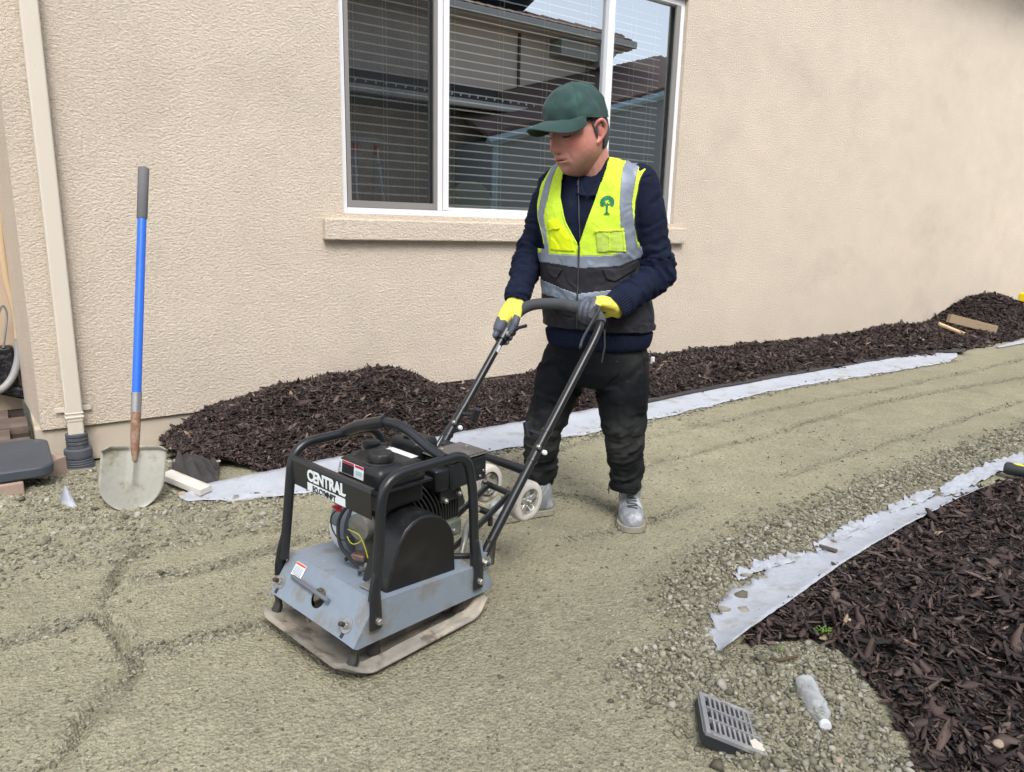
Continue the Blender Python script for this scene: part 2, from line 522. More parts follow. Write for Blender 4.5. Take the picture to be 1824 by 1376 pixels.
STONE_COLS = np.array([S(148, 143, 118), S(138, 133, 110), S(156, 151, 129), S(124, 119, 98), S(142, 136, 114), S(104, 99, 82), S(168, 163, 144)]) * np.array([0.90, 0.93, 1.03])
def stones(n, pts, size, spread=0.35, sink=0.25):
    sz = np.exp(rng.normal(math.log(size), spread, n)) if np.isscalar(size) else size * np.exp(rng.normal(0, spread, n))
    sc_ = sz[:, None] * np.array([1.15, 0.9, 0.62]) * rng.uniform(0.8, 1.2, (n, 3))
    z = ground_z(pts) + sz * (0.62 * (1 - sink) - 0.15)
    pos = np.concatenate([pts, z[:, None]], 1)
    c = STONE_COLS[rng.integers(0, len(STONE_COLS), n)] * rng.uniform(0.8, 1.15, (n, 1))
    return pos, sc_, c

def keep_open(p):
    ok = ~inside(p, BED_R) & (p[:, 1] < 4.36)
    d, s = poly_dist(p, BED_W_LO)
    ok &= ~((s > 0) & (p[:, 1] > 3.0) & (p[:, 0] > 0.75))
    return ok
P_, S_, C_l = [], [], []
pts = polar_points(17000, 1.1, 5.0, -12, 84, 2.0); pts = pts[keep_open(pts)]
a_, b_, c_ = stones(len(pts), pts, 0.0022 + 0.0005 * np.hypot(*pts.T), 0.35, 0.55); P_.append(a_); S_.append(b_); C_l.append(c_)
# coarse loose gravel along the right-hand bed
t = rng.uniform(0, 1, 15000) ** 1.25; L_ = np.array([q[:2] for q in LOOSE_R]); cum = np.concatenate([[0], np.cumsum(np.hypot(*np.diff(L_, axis=0).T))]); cum /= cum[-1]
pts = np.stack([np.interp(t, cum, L_[:, 0]), np.interp(t, cum, L_[:, 1])], 1) + rng.normal(0, 0.075, (len(t), 2)); pts = pts[keep_open(pts)]
a_, b_, c_ = stones(len(pts), pts, 0.0048, 0.42, 0.15); P_.append(a_); S_.append(b_); C_l.append(c_)
# round the drain grate and the bottle
pts = np.stack([rng.uniform(1.15, 2.0, 9000), rng.uniform(0.45, 1.3, 9000)], 1); pts = pts[keep_open(pts)]
w = rng.uniform(0, 1, len(pts)) < sstep(1.15, 1.4, pts[:, 0]); pts = pts[w]
a_, b_, c_ = stones(len(pts), pts, 0.0050, 0.42, 0.2); P_.append(a_); S_.append(b_); C_l.append(c_)
# loose gravel in front of the corner, along the fabric strip and on the ruts
pts = np.stack([rng.uniform(-0.6, 0.9, 7000), rng.uniform(2.7, 4.2, 7000)], 1); pts = pts[keep_open(pts)]
a_, b_, c_ = stones(len(pts), pts, 0.0052, 0.45, 0.35); P_.append(a_); S_.append(b_); C_l.append(c_)
FAB_R = np.array([(1.594,1.180),(1.713,1.304),(1.979,1.359),(2.273,1.405),(2.579,1.423),(2.979,1.458),(3.381,1.436),(3.840,1.386)])
FAB_LO = np.array([(0.551,3.121),(0.668,3.138),(0.974,3.019),(1.484,3.047),(2.318,3.060),(3.322,3.133),(5.020,3.255),(6.249,3.186),(7.754,3.189)])
for line, nn, sg, sz in [(FAB_R, 4200, 0.022, 0.0050), (FAB_LO, 4200, 0.03, 0.0062)] + [([q for q in l], 900, 0.022, 0.0038) for (l, _, _) in TRACKS]:
    L_ = np.array([q[:2] for q in line]); cum = np.concatenate([[0], np.cumsum(np.hypot(*np.diff(L_, axis=0).T))]); cum /= cum[-1]
    t = rng.uniform(0, 1, nn)
    pts = np.stack([np.interp(t, cum, L_[:, 0]), np.interp(t, cum, L_[:, 1])], 1) + rng.normal(0, sg, (nn, 2))
    pts = pts[keep_open(pts)]
    a_, b_, c_ = stones(len(pts), pts, sz * (0.8 if nn < 2000 else 1), 0.4, 0.3); P_.append(a_); S_.append(b_); C_l.append(c_)
P_ = np.concatenate(P_); S_ = np.concatenate(S_); C_l = np.concatenate(C_l)
ok = np.ones(len(P_), bool)
lx = (P_[:, 0] - 0.858) * math.cos(rad(12)) + (P_[:, 1] - 1.861) * math.sin(rad(12)); ly = -(P_[:, 0] - 0.858) * math.sin(rad(12)) + (P_[:, 1] - 1.861) * math.cos(rad(12))
ok &= ~((abs(lx) < 0.24) & (abs(ly) < 0.215))
P_, S_, C_l = P_[ok], S_[ok], C_l[ok]
o = scatter('loose_gravel', stone_bases, P_, S_, rot_mats(len(P_), rng, 0.8), C_l, M_stone)
tag(o, 'pale olive crushed gravel lying loose over the compacted path', 'gravel', kind='stuff')
print('stones', len(P_))

# bark chips: bent slivers
def chip(seed):
    r = np.random.default_rng(seed)
    xs = np.array([-1, 0.05, 1.0]); v = []; b = r.uniform(-0.9, 0.9)
    for i, x in enumerate(xs):
        w = (0.35 + 0.75 * (1 - x * x)) * r.uniform(0.75, 1.2); tw = r.uniform(-0.4, 0.4)
        zc = b * (x * x - 0.4)
        for (yy, zz) in ((-1, -0.5), (1, -0.4), (r.uniform(-0.3, 0.3), 0.7)):
            v.append((x + r.uniform(-0.18, 0.18), yy * w, zc * 1.2 + zz + yy * tw))
    f = []
    for i in range(2):
        for k in range(3):
            f.append((i * 3 + k, i * 3 + (k + 1) % 3, i * 3 + 3 + (k + 1) % 3, i * 3 + 3 + k))
    return np.array(v), np.array(f)
chip_bases = [chip(60 + i) for i in range(10)]
CHIP_COLS = np.array([S(66, 54, 52), S(55, 45, 44), S(80, 65, 61), S(46, 39, 39), S(72, 59, 56), S(90, 75, 69), S(59, 48, 48), S(40, 34, 34), S(102, 88, 82)]) * np.array([0.98, 0.98, 0.98])

def bed(name, pts_fn, zfn, outline_ok, n_chips, size, label, grid, size_far=0.0):
    """a heap of bark: a lumpy base sheet plus chips lying on it, one mesh"""
    xs, ys = grid
    X, Y = np.meshgrid(xs, ys)
    p = np.stack([X.ravel(), Y.ravel()], 1)
    z = zfn(p) - 0.006
    m = outline_ok(p)
    idx = np.arange(len(p)).reshape(X.shape)
    q = np.stack([idx[:-1, :-1], idx[:-1, 1:], idx[1:, 1:], idx[1:, :-1]], -1).reshape(-1, 4)
    q = q[m[q].all(1)]
    v = np.concatenate([p, z[:, None]], 1)
    cb = np.tile(np.array(S(40, 32, 31)), (len(v), 1))
    pts = pts_fn(n_chips); pts = pts[outline_ok(pts)]; n = len(pts)
    dist = np.hypot(*pts.T)
    ln = (size + size_far * dist) * np.exp(rng.normal(0, 0.45, n))
    sc_ = np.stack([ln, ln * rng.uniform(0.20, 0.62, n), np.clip(ln * rng.uniform(0.06, 0.14, n), 0.0012, 1)], 1)
    zz = zfn(pts) + rng.uniform(-0.004, 0.012, n) + ln * 0.12
    pos = np.concatenate([pts, zz[:, None]], 1)
    cols = CHIP_COLS[rng.integers(0, len(CHIP_COLS), n)] * rng.uniform(0.7, 1.2, (n, 1))
    rare = rng.uniform(0, 1, n) < 0.006
    cols[rare] = np.array(S(150, 128, 108))
    rt = rot_mats(n, rng, 0.85)
    V = [v]; F = [q]; CC = [cb]; off = len(v); k = len(chip_bases)
    for j in range(k):
        ix = np.arange(j, n, k); bv, bf = chip_bases[j]
        vv = np.einsum('nij,nkj->nki', rt[ix], bv[None] * sc_[ix][:, None, :]) + pos[ix][:, None, :]
        V.append(vv.reshape(-1, 3)); F.append((bf[None] + (np.arange(len(ix)) * len(bv))[:, None, None] + off).reshape(-1, 4))
        CC.append(np.repeat(cols[ix], len(bv), 0)); off += len(ix) * len(bv)
    me = mesh_np(name, np.concatenate(V), np.concatenate(F), col=np.concatenate(CC))
    o = link(name, me, M_mulch)
    print(name, n)
    return tag(o, label, 'mulch', kind='stuff')

WALL_Y = 4.42
def bedw_z(p):
    d, s = poly_dist(p, BED_W_LO)
    up = sstep(0.0, 0.30, d * np.where(s > 0, 1, -1))
    x, y = p[:, 0], p[:, 1]
    h = 0.045 * up + 0.028 * fbm(p * 3.2, 3, 71) * up + 0.012 * fbm(p * 14, 2, 72) * up
    h = h + 0.06 * sstep(2.6, 3.6, x) * up
    h = h + 0.215 * np.exp(-((x - 1.60) / 0.60) ** 2 - ((y - 4.12) / 0.46) ** 2) * up
    h = h + 0.10 * np.exp(-((x - 2.1) / 0.25) ** 2 - ((y - 4.25) / 0.3) ** 2)
    h = h - 0.10 * sstep(1.0, 0.6, x) * sstep(3.7, 4.3, y)
    h = h + 0.36 * np.exp(-((x - 10.9) / 0.85) ** 2 - ((y - 4.15) / 0.5) ** 2)
    h = h + 0.08 * np.exp(-((x - 8.6) / 0.5) ** 2 - ((y - 4.1) / 0.3) ** 2)
    return h
def bedw_ok(p):
    d, s = poly_dist(p, BED_W_LO)
    x, y = p[:, 0], p[:, 1]
    jag = 0.02 + 0.03 * vnoise(p * 9, 77)
    left = x > 0.62 + 0.10 * vnoise(p * 5, 78) + 0.35 * sstep(3.75, 3.3, y)
    return (s > 0) & (d > jag) & (y < WALL_Y + 0.012) & (y > 3.1) & left & (x < 15)
def bedw_pts(n):
    a = rng.uniform(0, 1, n)
    x = 0.55 * (14.5 / 0.55) ** a
    return np.stack([x, rng.uniform(3.2, 4.42, n)], 1)
xs = np.concatenate([np.linspace(0.5, 4, 230), np.linspace(4, 15, 260)[1:]]); ys = np.linspace(3.1, 4.43, 90)
bed('mulch_bed', bedw_pts, bedw_z, bedw_ok, 82000, 0.0066, 'dark brown bark mulch heaped in a long bed against the stucco wall', (xs, ys), 0.0012)

def bedr_z(p):
    d, s = poly_dist(p, BED_R + [BED_R[0]])
    up = sstep(0.0, 0.55, d)
    return 0.018 + 0.11 * up + 0.022 * fbm(p * 3.5, 3, 81) * sstep(0, 0.1, d) + 0.010 * fbm(p * 16, 2, 82)
def bedr_ok(p):
    d, _ = poly_dist(p, BED_R + [BED_R[0]])
    return inside(p, BED_R) & (d > 0.006 + 0.02 * (vnoise(p * 12, 83) + 0.5))
def bedr_pts(n):
    a = rng.uniform(0, 1, n); b = rng.uniform(0, 1, n)
    r = 1.2 * (7.0 / 1.2) ** (a ** 1.1); t = np.radians(44 + b * 40)
    return np.stack([np.sin(t) * r, np.cos(t) * r], 1)
bed('mulch_bed', bedr_pts, bedr_z, bedr_ok, 46000, 0.0112, 'dark brown bark mulch filling the raised bed right of the path', (np.linspace(1.6, 6.5, 360), np.linspace(-0.4, 2.3, 230)), 0.0010)

# ------------------------------------------------------------ landscape fabric
def strip(name, hi, lo, label, m=M_fabric, lift=0.006, nu=200, nv=9, jag=0.012, lip=0.0, freq=0.10, crumple=0.004, group=None, seed=0, zfn=ground_z):
    hi = np.array([q[:2] for q in hi]); lo = np.array([q[:2] for q in lo])
    def along(L_, t):
        cum = np.concatenate([[0], np.cumsum(np.hypot(*np.diff(L_, axis=0).T))]); cum /= cum[-1]
        return np.stack([np.interp(t, cum, L_[:, 0]), np.interp(t, cum, L_[:, 1])], 1)
    t = np.linspace(0, 1, nu)
    a = along(hi, t); b = along(lo, t)
    b = b + (jag * fbm(np.stack([t * nu * freq, t * 0 + seed], 1), 3, 90 + seed))[:, None] * (a - b) / (np.hypot(*(a - b).T)[:, None] + 1e-6) * 2
    v = []
    for j in range(nv):
        w = j / (nv - 1)
        q = a * (1 - w) + b * w
        z = zfn(q) + lift + crumple * fbm(q * (9 if crumple < 0.006 else 26), 3, 95 + seed) + lip * (1 - w) ** 2
        v.append(np.concatenate([q, z[:, None]], 1))
    v = np.array(v).reshape(-1, 3)
    i = (np.arange(nv - 1)[:, None] * nu + np.arange(nu - 1)[None, :]).ravel()
    me = mesh_np(name, v, np.stack([i, i + nu, i + nu + 1, i + 1], 1))
    o = link(name, me, m, smooth=True)
    md = o.modifiers.new('solid', 'SOLIDIFY'); md.thickness = 0.0015; md.offset = 0
    return tag(o, label, 'landscape fabric', group)

strip('fabric_strip', [(0.540,3.196),(0.708,3.304),(1.087,3.349),(1.651,3.385),(2.546,3.425),(3.670,3.474),(4.623,3.491),(5.810,3.511),(8.003,3.523),(8.180,3.355)],
      [(0.547,3.191),(0.665,3.125),(0.972,3.014),(1.479,3.036),(2.311,3.051),(3.304,3.117),(4.997,3.241),(6.197,3.160),(7.530,3.145),(8.021,3.274)],
      'long white fabric strip edging the mulch bed beside the wall', jag=0.02, nu=500, lift=0.010, lip=0.02)
strip('fabric_strip', [(9.100,3.332),(10.115,3.423),(13.905,3.530)], [(9.005,3.277),(9.700,3.274),(12.827,3.239)],
      'short far piece of white fabric past the mulch heap', nu=60, jag=0.008, seed=3, lift=0.012)
strip('black_fabric_edge', [(3.360,3.436),(4.672,3.530),(5.884,3.559),(8.139,3.587),(8.456,3.385)], [(3.312,3.385),(4.571,3.450),(5.737,3.465),(7.885,3.469),(8.192,3.272)],
      'thin black weed fabric showing between white strip and mulch', M_blackfab, nu=120, jag=0.006, seed=4, lift=0.034)
strip('fabric_strip', [(1.573,1.123),(1.753,1.151),(1.957,1.184),(2.391,1.247),(2.674,1.274),(2.976,1.294),(3.432,1.317),(3.767,1.321)],
      [(1.596,1.178),(1.707,1.300),(1.973,1.354),(2.265,1.401),(2.570,1.419),(2.969,1.453),(3.370,1.432),(3.828,1.381)],
      'long white fabric strip folded up along the right hand mulch bed', nu=320, jag=0.022, freq=0.11, seed=5, lift=0.010, lip=0.034)
for k, (hi, lo, lab) in enumerate([
    ([(1.989,1.390),(2.137,1.394),(2.367,1.363)], [(1.998,1.414),(2.222,1.455),(2.414,1.417)], 'small torn white fabric scrap at the lower end of the strip'),
    ([(2.461,1.387),(2.628,1.382),(2.980,1.410)], [(2.498,1.422),(2.702,1.449),(3.021,1.456)], 'torn white fabric scrap showing through gravel halfway up the strip'),
    ([(3.088,1.429),(3.275,1.411),(3.535,1.438)], [(3.163,1.481),(3.433,1.501),(3.609,1.479)], 'crumpled white fabric scrap above the pointed end of the strip'),
    ([(3.496,1.395),(3.803,1.396),(4.149,1.405),(4.452,1.401)], [(3.660,1.484),(4.048,1.498),(4.398,1.500),(4.687,1.490)], 'crumpled white fabric patch beside the black and yellow grip'),
    ]):
    strip('fabric_scrap', hi, lo, lab, nu=90, nv=14, jag=0.022, freq=0.16, crumple=0.014, seed=10 + k, lift=0.013, group='torn fabric pieces along the right bed')
# the small pointed piece standing out of the gravel near the corner
b = MB()
pp = [(0.109,3.375,0.000), (0.180,3.288,0.000), (0.144,3.411,0.096)]
n_ = 8
for i in range(n_ + 1):
    w = i / n_
    l_ = Vector(pp[0]).lerp(Vector(pp[2]), w); r_ = Vector(pp[1]).lerp(Vector(pp[2]), w ** 1.3)
    mid = (l_ + r_) / 2 + Vector((0.0, -0.025 * math.sin(PI * w), 0.0))
    b.v += [tuple(l_), tuple(mid), tuple(r_)]
    if i: k = 3 * i; b.f += [(k - 3, k - 2, k + 1, k), (k - 2, k - 1, k + 2, k + 1)]
tag(b.build('fabric_scrap', M_fabric, solid=0.002, smooth=True), 'small pointed white fabric flap sticking up from gravel left of the shovel', 'landscape fabric')
# black fabric bunched at the left end of the bed
xs = np.linspace(0, 1, 60); ys = np.linspace(0, 1, 40); X, Y = np.meshgrid(xs, ys)
c00, c10, c11, c01 = [np.array(q) for q in [(0.541,3.387,0.010),(0.732,3.321,0.010),(0.808,3.585,0.050),(0.675,3.832,0.030)]]
P3 = (1 - X)[..., None] * (1 - Y)[..., None] * c00 + X[..., None] * (1 - Y)[..., None] * c10 + X[..., None] * Y[..., None] * c11 + (1 - X)[..., None] * Y[..., None] * c01
P3 = P3.reshape(-1, 3)
P3[:, 2] = np.maximum(ground_z(P3[:, :2]), bedw_z(P3[:, :2])) + 0.018 * np.abs(np.sin(X.ravel() * 11 + Y.ravel() * 5 + 4 * fbm(P3[:, :2] * 6, 2, 7))) * sstep(0, 0.3, Y.ravel()) + 0.02 * fbm(P3[:, :2] * 12, 3, 8) + 0.006 - 0.035 * Y.ravel() ** 2
i = (np.arange(39)[:, None] * 60 + np.arange(59)[None, :]).ravel()
o = link('black_fabric', mesh_np('black_fabric', P3, np.stack([i, i + 60, i + 61, i + 1], 1)), M_blackfab, smooth=True)
tag(o, 'bunched black weed fabric at the left end of the mulch bed', 'weed fabric')

# ------------------------------------------------------------ the house
house = thing('house', (0, WALL_Y, 0), 'tan stucco house wall with white sliding window and downspout', 'house')
WX0, WX1, WZ0, WZ1 = 1.832, 4.862, 1.257, 3.05
X0, X1, ZB, ZT = 0.11, 24.0, 0.082, 4.56
b = MB()
def quad(b, *p): b.add(p, [tuple(range(len(p)))])
for (xa, xb, za, zb) in ((X0, WX0, ZB, ZT), (WX1, X1, ZB, ZT), (WX0, WX1, ZB, WZ0), (WX0, WX1, WZ1, ZT)):
    quad(b, (xa, 0, za), (xb, 0, za), (xb, 0, zb), (xa, 0, zb))
D = 0.16
quad(b, (WX0, 0, WZ0), (WX0, D, WZ0), (WX0, D, WZ1), (WX0, 0, WZ1)); quad(b, (WX1, 0, WZ0), (WX1, 0, WZ1), (WX1, D, WZ1), (WX1, D, WZ0))
quad(b, (WX0, 0, WZ0), (WX1, 0, WZ0), (WX1, D, WZ0), (WX0, D, WZ0)); quad(b, (WX0, 0, WZ1), (WX0, D, WZ1), (WX1, D, WZ1), (WX1, 0, WZ1))
quad(b, (X0, 0, ZB), (X1, 0, ZB), (X1, 0.03, ZB), (X0, 0.03, ZB))
quad(b, (X0, 0, ZB), (X0, 0, ZT), (0.052, 0.9, ZT), (0.052, 0.9, ZB))
b.build('wall', M_stucco, house)
b = MB().box((12, 0.12, -0.02), (23.76, 0.2, 0.2))
b.build('foundation', M_found, house)
b = MB().box((0.11 + 0.0, 0.45, -0.02), (0.06, 0.85, 0.2)); b.build('foundation', M_found, house)
MB().box((-1.4, 0.92, 1.9), (2.9, 0.04, 4.6)).build('rear_wall', mat('smooth_tan_wall', S(186, 168, 146), 0.9, var=(2, 0.05)), house)
# eave and soffit out of the picture above
MB().box((12, -0.25, 4.58), (25, 0.50, 0.03)).build('soffit', mat('soffit_paint', S(150, 130, 112), 0.8), house)
MB().box((12, -0.52, 4.64), (25, 0.03, 0.2)).build('fascia', mat('fascia_paint', S(150, 130, 112), 0.8), house)
MB().box((3.34, -0.022, 1.157), (3.30, 0.06, 0.134)).build('window_ledge', M_stucco, house, bevel=0.010, seg=3)
# window: frames, mullions, screens, glass, blinds and the room behind
win = MB()
FY = 0.035
def fr(b, xa, xb, za, zb, ya=FY, t=0.05): b.box(((xa + xb) / 2, ya + t / 2, (za + zb) / 2), (xb - xa, t, zb - za))
b = MB()
fr(b, WX0, WX0 + 0.042, WZ0, WZ1); fr(b, WX1 - 0.042, WX1, WZ0, WZ1)
fr(b, WX0 + 0.043, WX1 - 0.043, WZ0, WZ0 + 0.040)
fr(b, WX0 + 0.043, WX1 - 0.043, WZ1 - 0.05, WZ1)
wo_ = b.build('window', M_vinyl, house, bevel=0.003)
b = MB(); fr(b, 2.532, 2.572, WZ0 + 0.041, WZ1 - 0.051, FY + 0.004); fr(b, 2.576, 2.618, WZ0 + 0.041, WZ1 - 0.051, FY - 0.004); b.build('mullion', M_vinyl, wo_, bevel=0.003)
b = MB(); fr(b, 4.030, 4.095, WZ0 + 0.041, WZ1 - 0.051, FY + 0.002); b.build('mullion', M_vinyl, wo_, bevel=0.003)
b = MB(); fr(b, 2.619, 4.029, WZ0 + 0.041, WZ0 + 0.062, FY + 0.008); b.build('sash_rail', M_vinyl, wo_, bevel=0.003)
def glass_mat(name, refl, bump=None):
    m = bpy.data.materials.new(name); m.use_nodes = True
    n = m.node_tree.nodes; l = m.node_tree.links; n.clear()
    out = n.new('ShaderNodeOutputMaterial'); mx = n.new('ShaderNodeMixShader'); tr = n.new('ShaderNodeBsdfTransparent'); gl = n.new('ShaderNodeBsdfGlossy')
    tr.inputs['Color'].default_value = (0.70, 0.73, 0.72, 1); gl.inputs['Roughness'].default_value = 0.0; gl.inputs['Color'].default_value = (0.92, 0.97, 1.0, 1)
    lw = n.new('ShaderNodeLayerWeight'); lw.inputs['Blend'].default_value = 0.5
    pw = n.new('ShaderNodeMath'); pw.operation = 'POWER'; pw.inputs[1].default_value = 4.0; l.new(lw.outputs['Facing'], pw.inputs[0])
    fz = n.new('ShaderNodeMapRange'); fz.inputs['To Min'].default_value = refl; l.new(pw.outputs[0], fz.inputs['Value'])
    l.new(fz.outputs[0], mx.inputs[0]); l.new(tr.outputs[0], mx.inputs[1]); l.new(gl.outputs[0], mx.inputs[2]); l.new(mx.outputs[0], out.inputs['Surface'])
    if bump:
        tc = n.new('ShaderNodeTexCoord'); mp = n.new('ShaderNodeMapping'); mp.inputs['Scale'].default_value = (9, 9, 0.9)
        t = n.new('ShaderNodeTexNoise'); t.inputs['Scale'].default_value = 1.3
        bp = n.new('ShaderNodeBump'); bp.inputs['Strength'].default_value = bump; bp.inputs['Distance'].default_value = 0.004
        l.new(tc.outputs['Object'], mp.inputs[0]); l.new(mp.outputs[0], t.inputs['Vector']); l.new(t.outputs['Fac'], bp.inputs['Height'])
        l.new(bp.outputs[0], gl.inputs['Normal'])
    return m
M_glass = glass_mat('coated_window_glass', 0.48)
M_glass_w = glass_mat('wavy_window_glass', 0.52, 0.07)
for (xa, xb, mm) in ((1.876, 2.531, M_glass), (2.619, 4.029, M_glass), (4.096, 4.818, M_glass_w)):
    b = MB(); b.add([(xa, 0.075, WZ0 + 0.04), (xb, 0.075, WZ0 + 0.04), (xb, 0.075, WZ1 - 0.05), (xa, 0.075, WZ1 - 0.05)], [(0, 1, 2, 3)])
    b.build('pane', mm, wo_)
def screen_mat():
    m = bpy.data.materials.new('insect_screen'); m.use_nodes = True
    n = m.node_tree.nodes; l = m.node_tree.links; n.clear()
    out = n.new('ShaderNodeOutputMaterial'); mx = n.new('ShaderNodeMixShader'); tr = n.new('ShaderNodeBsdfTransparent'); df = n.new('ShaderNodeBsdfDiffuse')
    df.inputs['Color'].default_value = (0.035, 0.037, 0.04, 1)
    t = n.new('ShaderNodeTexNoise'); t.inputs['Scale'].default_value = 9
    mr = n.new('ShaderNodeMapRange'); mr.inputs['To Min'].default_value = 0.26; mr.inputs['To Max'].default_value = 0.42
    l.new(t.outputs['Fac'], mr.inputs['Value']); l.new(mr.outputs[0], mx.inputs[0])
    l.new(tr.outputs[0], mx.inputs[1]); l.new(df.outputs[0], mx.inputs[2]); l.new(mx.outputs[0], out.inputs['Surface'])
    return m
M_screen = screen_mat()
for (xa, xb) in ((1.876, 2.531), (4.096, 4.818)):
    b = MB(); z0, z1 = WZ0 + 0.041, WZ1 - 0.051
    left = xa < 3
    sw = 0.028
    if left: fr(b, xa + .001, xa + sw, z0, z1, FY - 0.002, 0.02)
    fr(b, xb - (sw if left else 0.05), xb - 0.001, z0, z1, FY - 0.002, 0.02); fr(b, xa + sw, xb - (sw if left else 0.05) - .001, z0, z0 + 0.042, FY - 0.002, 0.02)
    b.build('screen_frame', M_screenframe, wo_, bevel=0.003)
    if left:
        b = MB(); b.add([(xa + sw, 0.047, z0 + 0.04), (xb - sw, 0.047, z0 + 0.04), (xb - sw, 0.047, z1), (xa + sw, 0.047, z1)], [(0, 1, 2, 3)])
        b.build('insect_screen', M_screen, wo_)
# blinds
def blind(xa, xb):
    bl = thing('window_blind', ((xa + xb) / 2, WALL_Y + 0.16, 0), '', 'blind')
    w = xb - xa
    z = WZ0 + 0.085; first = None; k = 0
    MB().box((0, 0, WZ0 + 0.065), (w, 0.045, 0.018)).build('bottom_rail', M_blind, bl, bevel=0.003)
    while z < WZ1 - 0.06:
        if first is None:
            b = MB()
            prof = [(-0.025, -0.0045), (-0.012, 0.0), (0.0, 0.0015), (0.012, 0.0), (0.025, -0.0045)]
            for (yy, zz) in prof: b.v += [(-w / 2, yy, zz), (w / 2, yy, zz)]
            b.f = [(2 * i, 2 * i + 1, 2 * i + 3, 2 * i + 2) for i in range(4)]
            first = b.build('slat', M_blind, bl, solid=0.0025, off=0)
            o = first
        else:
            o = bpy.data.objects.new('slat', first.data); COL.objects.link(o); o.parent = bl
            md = o.modifiers.new('solid', 'SOLIDIFY'); md.thickness = 0.0025; md.offset = 0
        o.location = (0, 0, z + 0.001 * math.sin(k * 5.1)); o.rotation_euler = (rad(8 + 9 * (z - 1.3) / 1.2 + 0.8 * math.sin(k * 2.3)), rad(0.05 * math.sin(k)), 0)
        z += 0.0545; k += 1
    nl = max(2, int(w / 0.45))
    for i in range(nl + 1):
        x = -w / 2 + 0.08 + (w - 0.16) * i / nl
        for yy in (-0.026, 0.026):
            MB().tube([(x, yy, WZ0 + 0.06), (x, yy, WZ1 - 0.04)], 0.0012, 5).build('ladder_cord', M_blind, bl)
    return bl
for (xa, xb, lab) in ((1.90, 2.515, 'white horizontal blind behind the left window pane and screen'), (2.64, 4.01, 'wide white horizontal blind behind the centre window pane'), (4.11, 4.72, 'white horizontal blind behind the right window pane')):
    bb = blind(xa, xb); bb['label'] = lab; bb['group'] = 'white blinds behind the three window panes'
# room
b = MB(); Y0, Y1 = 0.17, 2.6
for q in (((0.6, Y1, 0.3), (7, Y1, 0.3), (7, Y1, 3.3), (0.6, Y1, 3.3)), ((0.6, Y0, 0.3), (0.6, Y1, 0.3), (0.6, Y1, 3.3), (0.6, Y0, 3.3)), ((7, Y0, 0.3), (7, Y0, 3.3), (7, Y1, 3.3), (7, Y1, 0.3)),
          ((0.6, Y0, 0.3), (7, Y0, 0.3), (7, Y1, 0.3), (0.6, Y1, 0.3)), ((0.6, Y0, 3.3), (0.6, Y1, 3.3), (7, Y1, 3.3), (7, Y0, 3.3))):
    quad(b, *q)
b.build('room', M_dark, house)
# rounded chair back inside
b = MB(); prof = [(-0.18, 0), (-0.185, 0.12)] + [(-0.185 * math.cos(PI * i / 14), 0.12 + 0.16 * math.sin(PI * i / 14)) for i in range(1, 14)] + [(0.185, 0.12), (0.18, 0)]
ch = thing('chair', (3.02, 4.78, 0.95), 'pale green chair with rounded back inside the centre window', 'chair')
M_ch = mat('pale_green_upholstery', S(176, 184, 148), 0.8)
b.prism(prof, (0, 0, 0.30), (1, 0, 0), (0, 0, 1), (0, 1, 0), 0.05).build('backrest', M_ch, ch, bevel=0.015)
MB().box((0, 0.25, 0.20), (0.36, 0.4, 0.08)).build('seat', M_ch, ch, bevel=0.02)
for sx in (-1, 1):
    for yy in (0.06, 0.42):
        MB().tube([(sx * 0.15, yy, 0.18), (sx * 0.16, yy, -0.30)], 0.015, 8).build('leg', M_ch, ch)
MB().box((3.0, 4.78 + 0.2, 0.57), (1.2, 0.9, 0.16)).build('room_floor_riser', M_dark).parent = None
tag(bpy.data.objects['room_floor_riser'], kind='structure')

# downspout with its ribbed adapter
ds = thing('downspout', (0.262, 4.375, 0), 'cream square downspout on the stucco wall near its corner', 'downspout')
b = MB(); b.box((0, 0, 2.32), (0.080, 0.060, 4.40)); b.build('pipe', M_pipe, ds, bevel=0.010, seg=3)
MB().box((0, 0, 0.150), (0.088, 0.068, 0.014)).build('collar', M_pipe, ds, bevel=0.005)
MB().box((0, 0, 0.172), (0.086, 0.066, 0.010)).build('collar', M_pipe, ds, bevel=0.004)
MB().box((0.0, 0.028, 0.185), (0.170, 0.006, 0.028)).build('wall_strap', M_pipe, ds, bevel=0.003)
MB().box((0, 0, 0.10), (0.074, 0.054, 0.10)).build('spigot', M_pipe, ds, bevel=0.008)
prof = []
zz = 0.055
for i in range(4): prof += [(0.053, zz), (0.053, zz - 0.012), (0.048, zz - 0.014), (0.048, zz - 0.020)]; zz -= 0.021
M_adapt = mat('dark_grey_rubber', S(78, 82, 90), 0.7, var=(10, 0.1), dirt=(S(130, 122, 100), 9, 0.55, 0.75, 0.6))
MB().lathe([(0.03, 0.058)] + prof, n=32).build('adapter', M_adapt, ds, smooth=True)
MB().lathe([(0.05, -0.020), (0.067, -0.030), (0.068, -0.068), (0.060, -0.072)], n=36).build('adapter_cuff', M_adapt, ds, smooth=True)
prof = []; zz = -0.070
for i in range(7): prof += [(0.064, zz), (0.066, zz - 0.004), (0.064, zz - 0.009), (0.057, zz - 0.011)]; zz -= 0.0125
b = MB().lathe(prof, n=32); b.v = [(x + 0.10 * max(0, -0.08 - z), y - 0.25 * max(0, -0.08 - z), z) for x, y, z in b.v]
b.build('corrugated_pipe', M_adapt, ds, smooth=True)

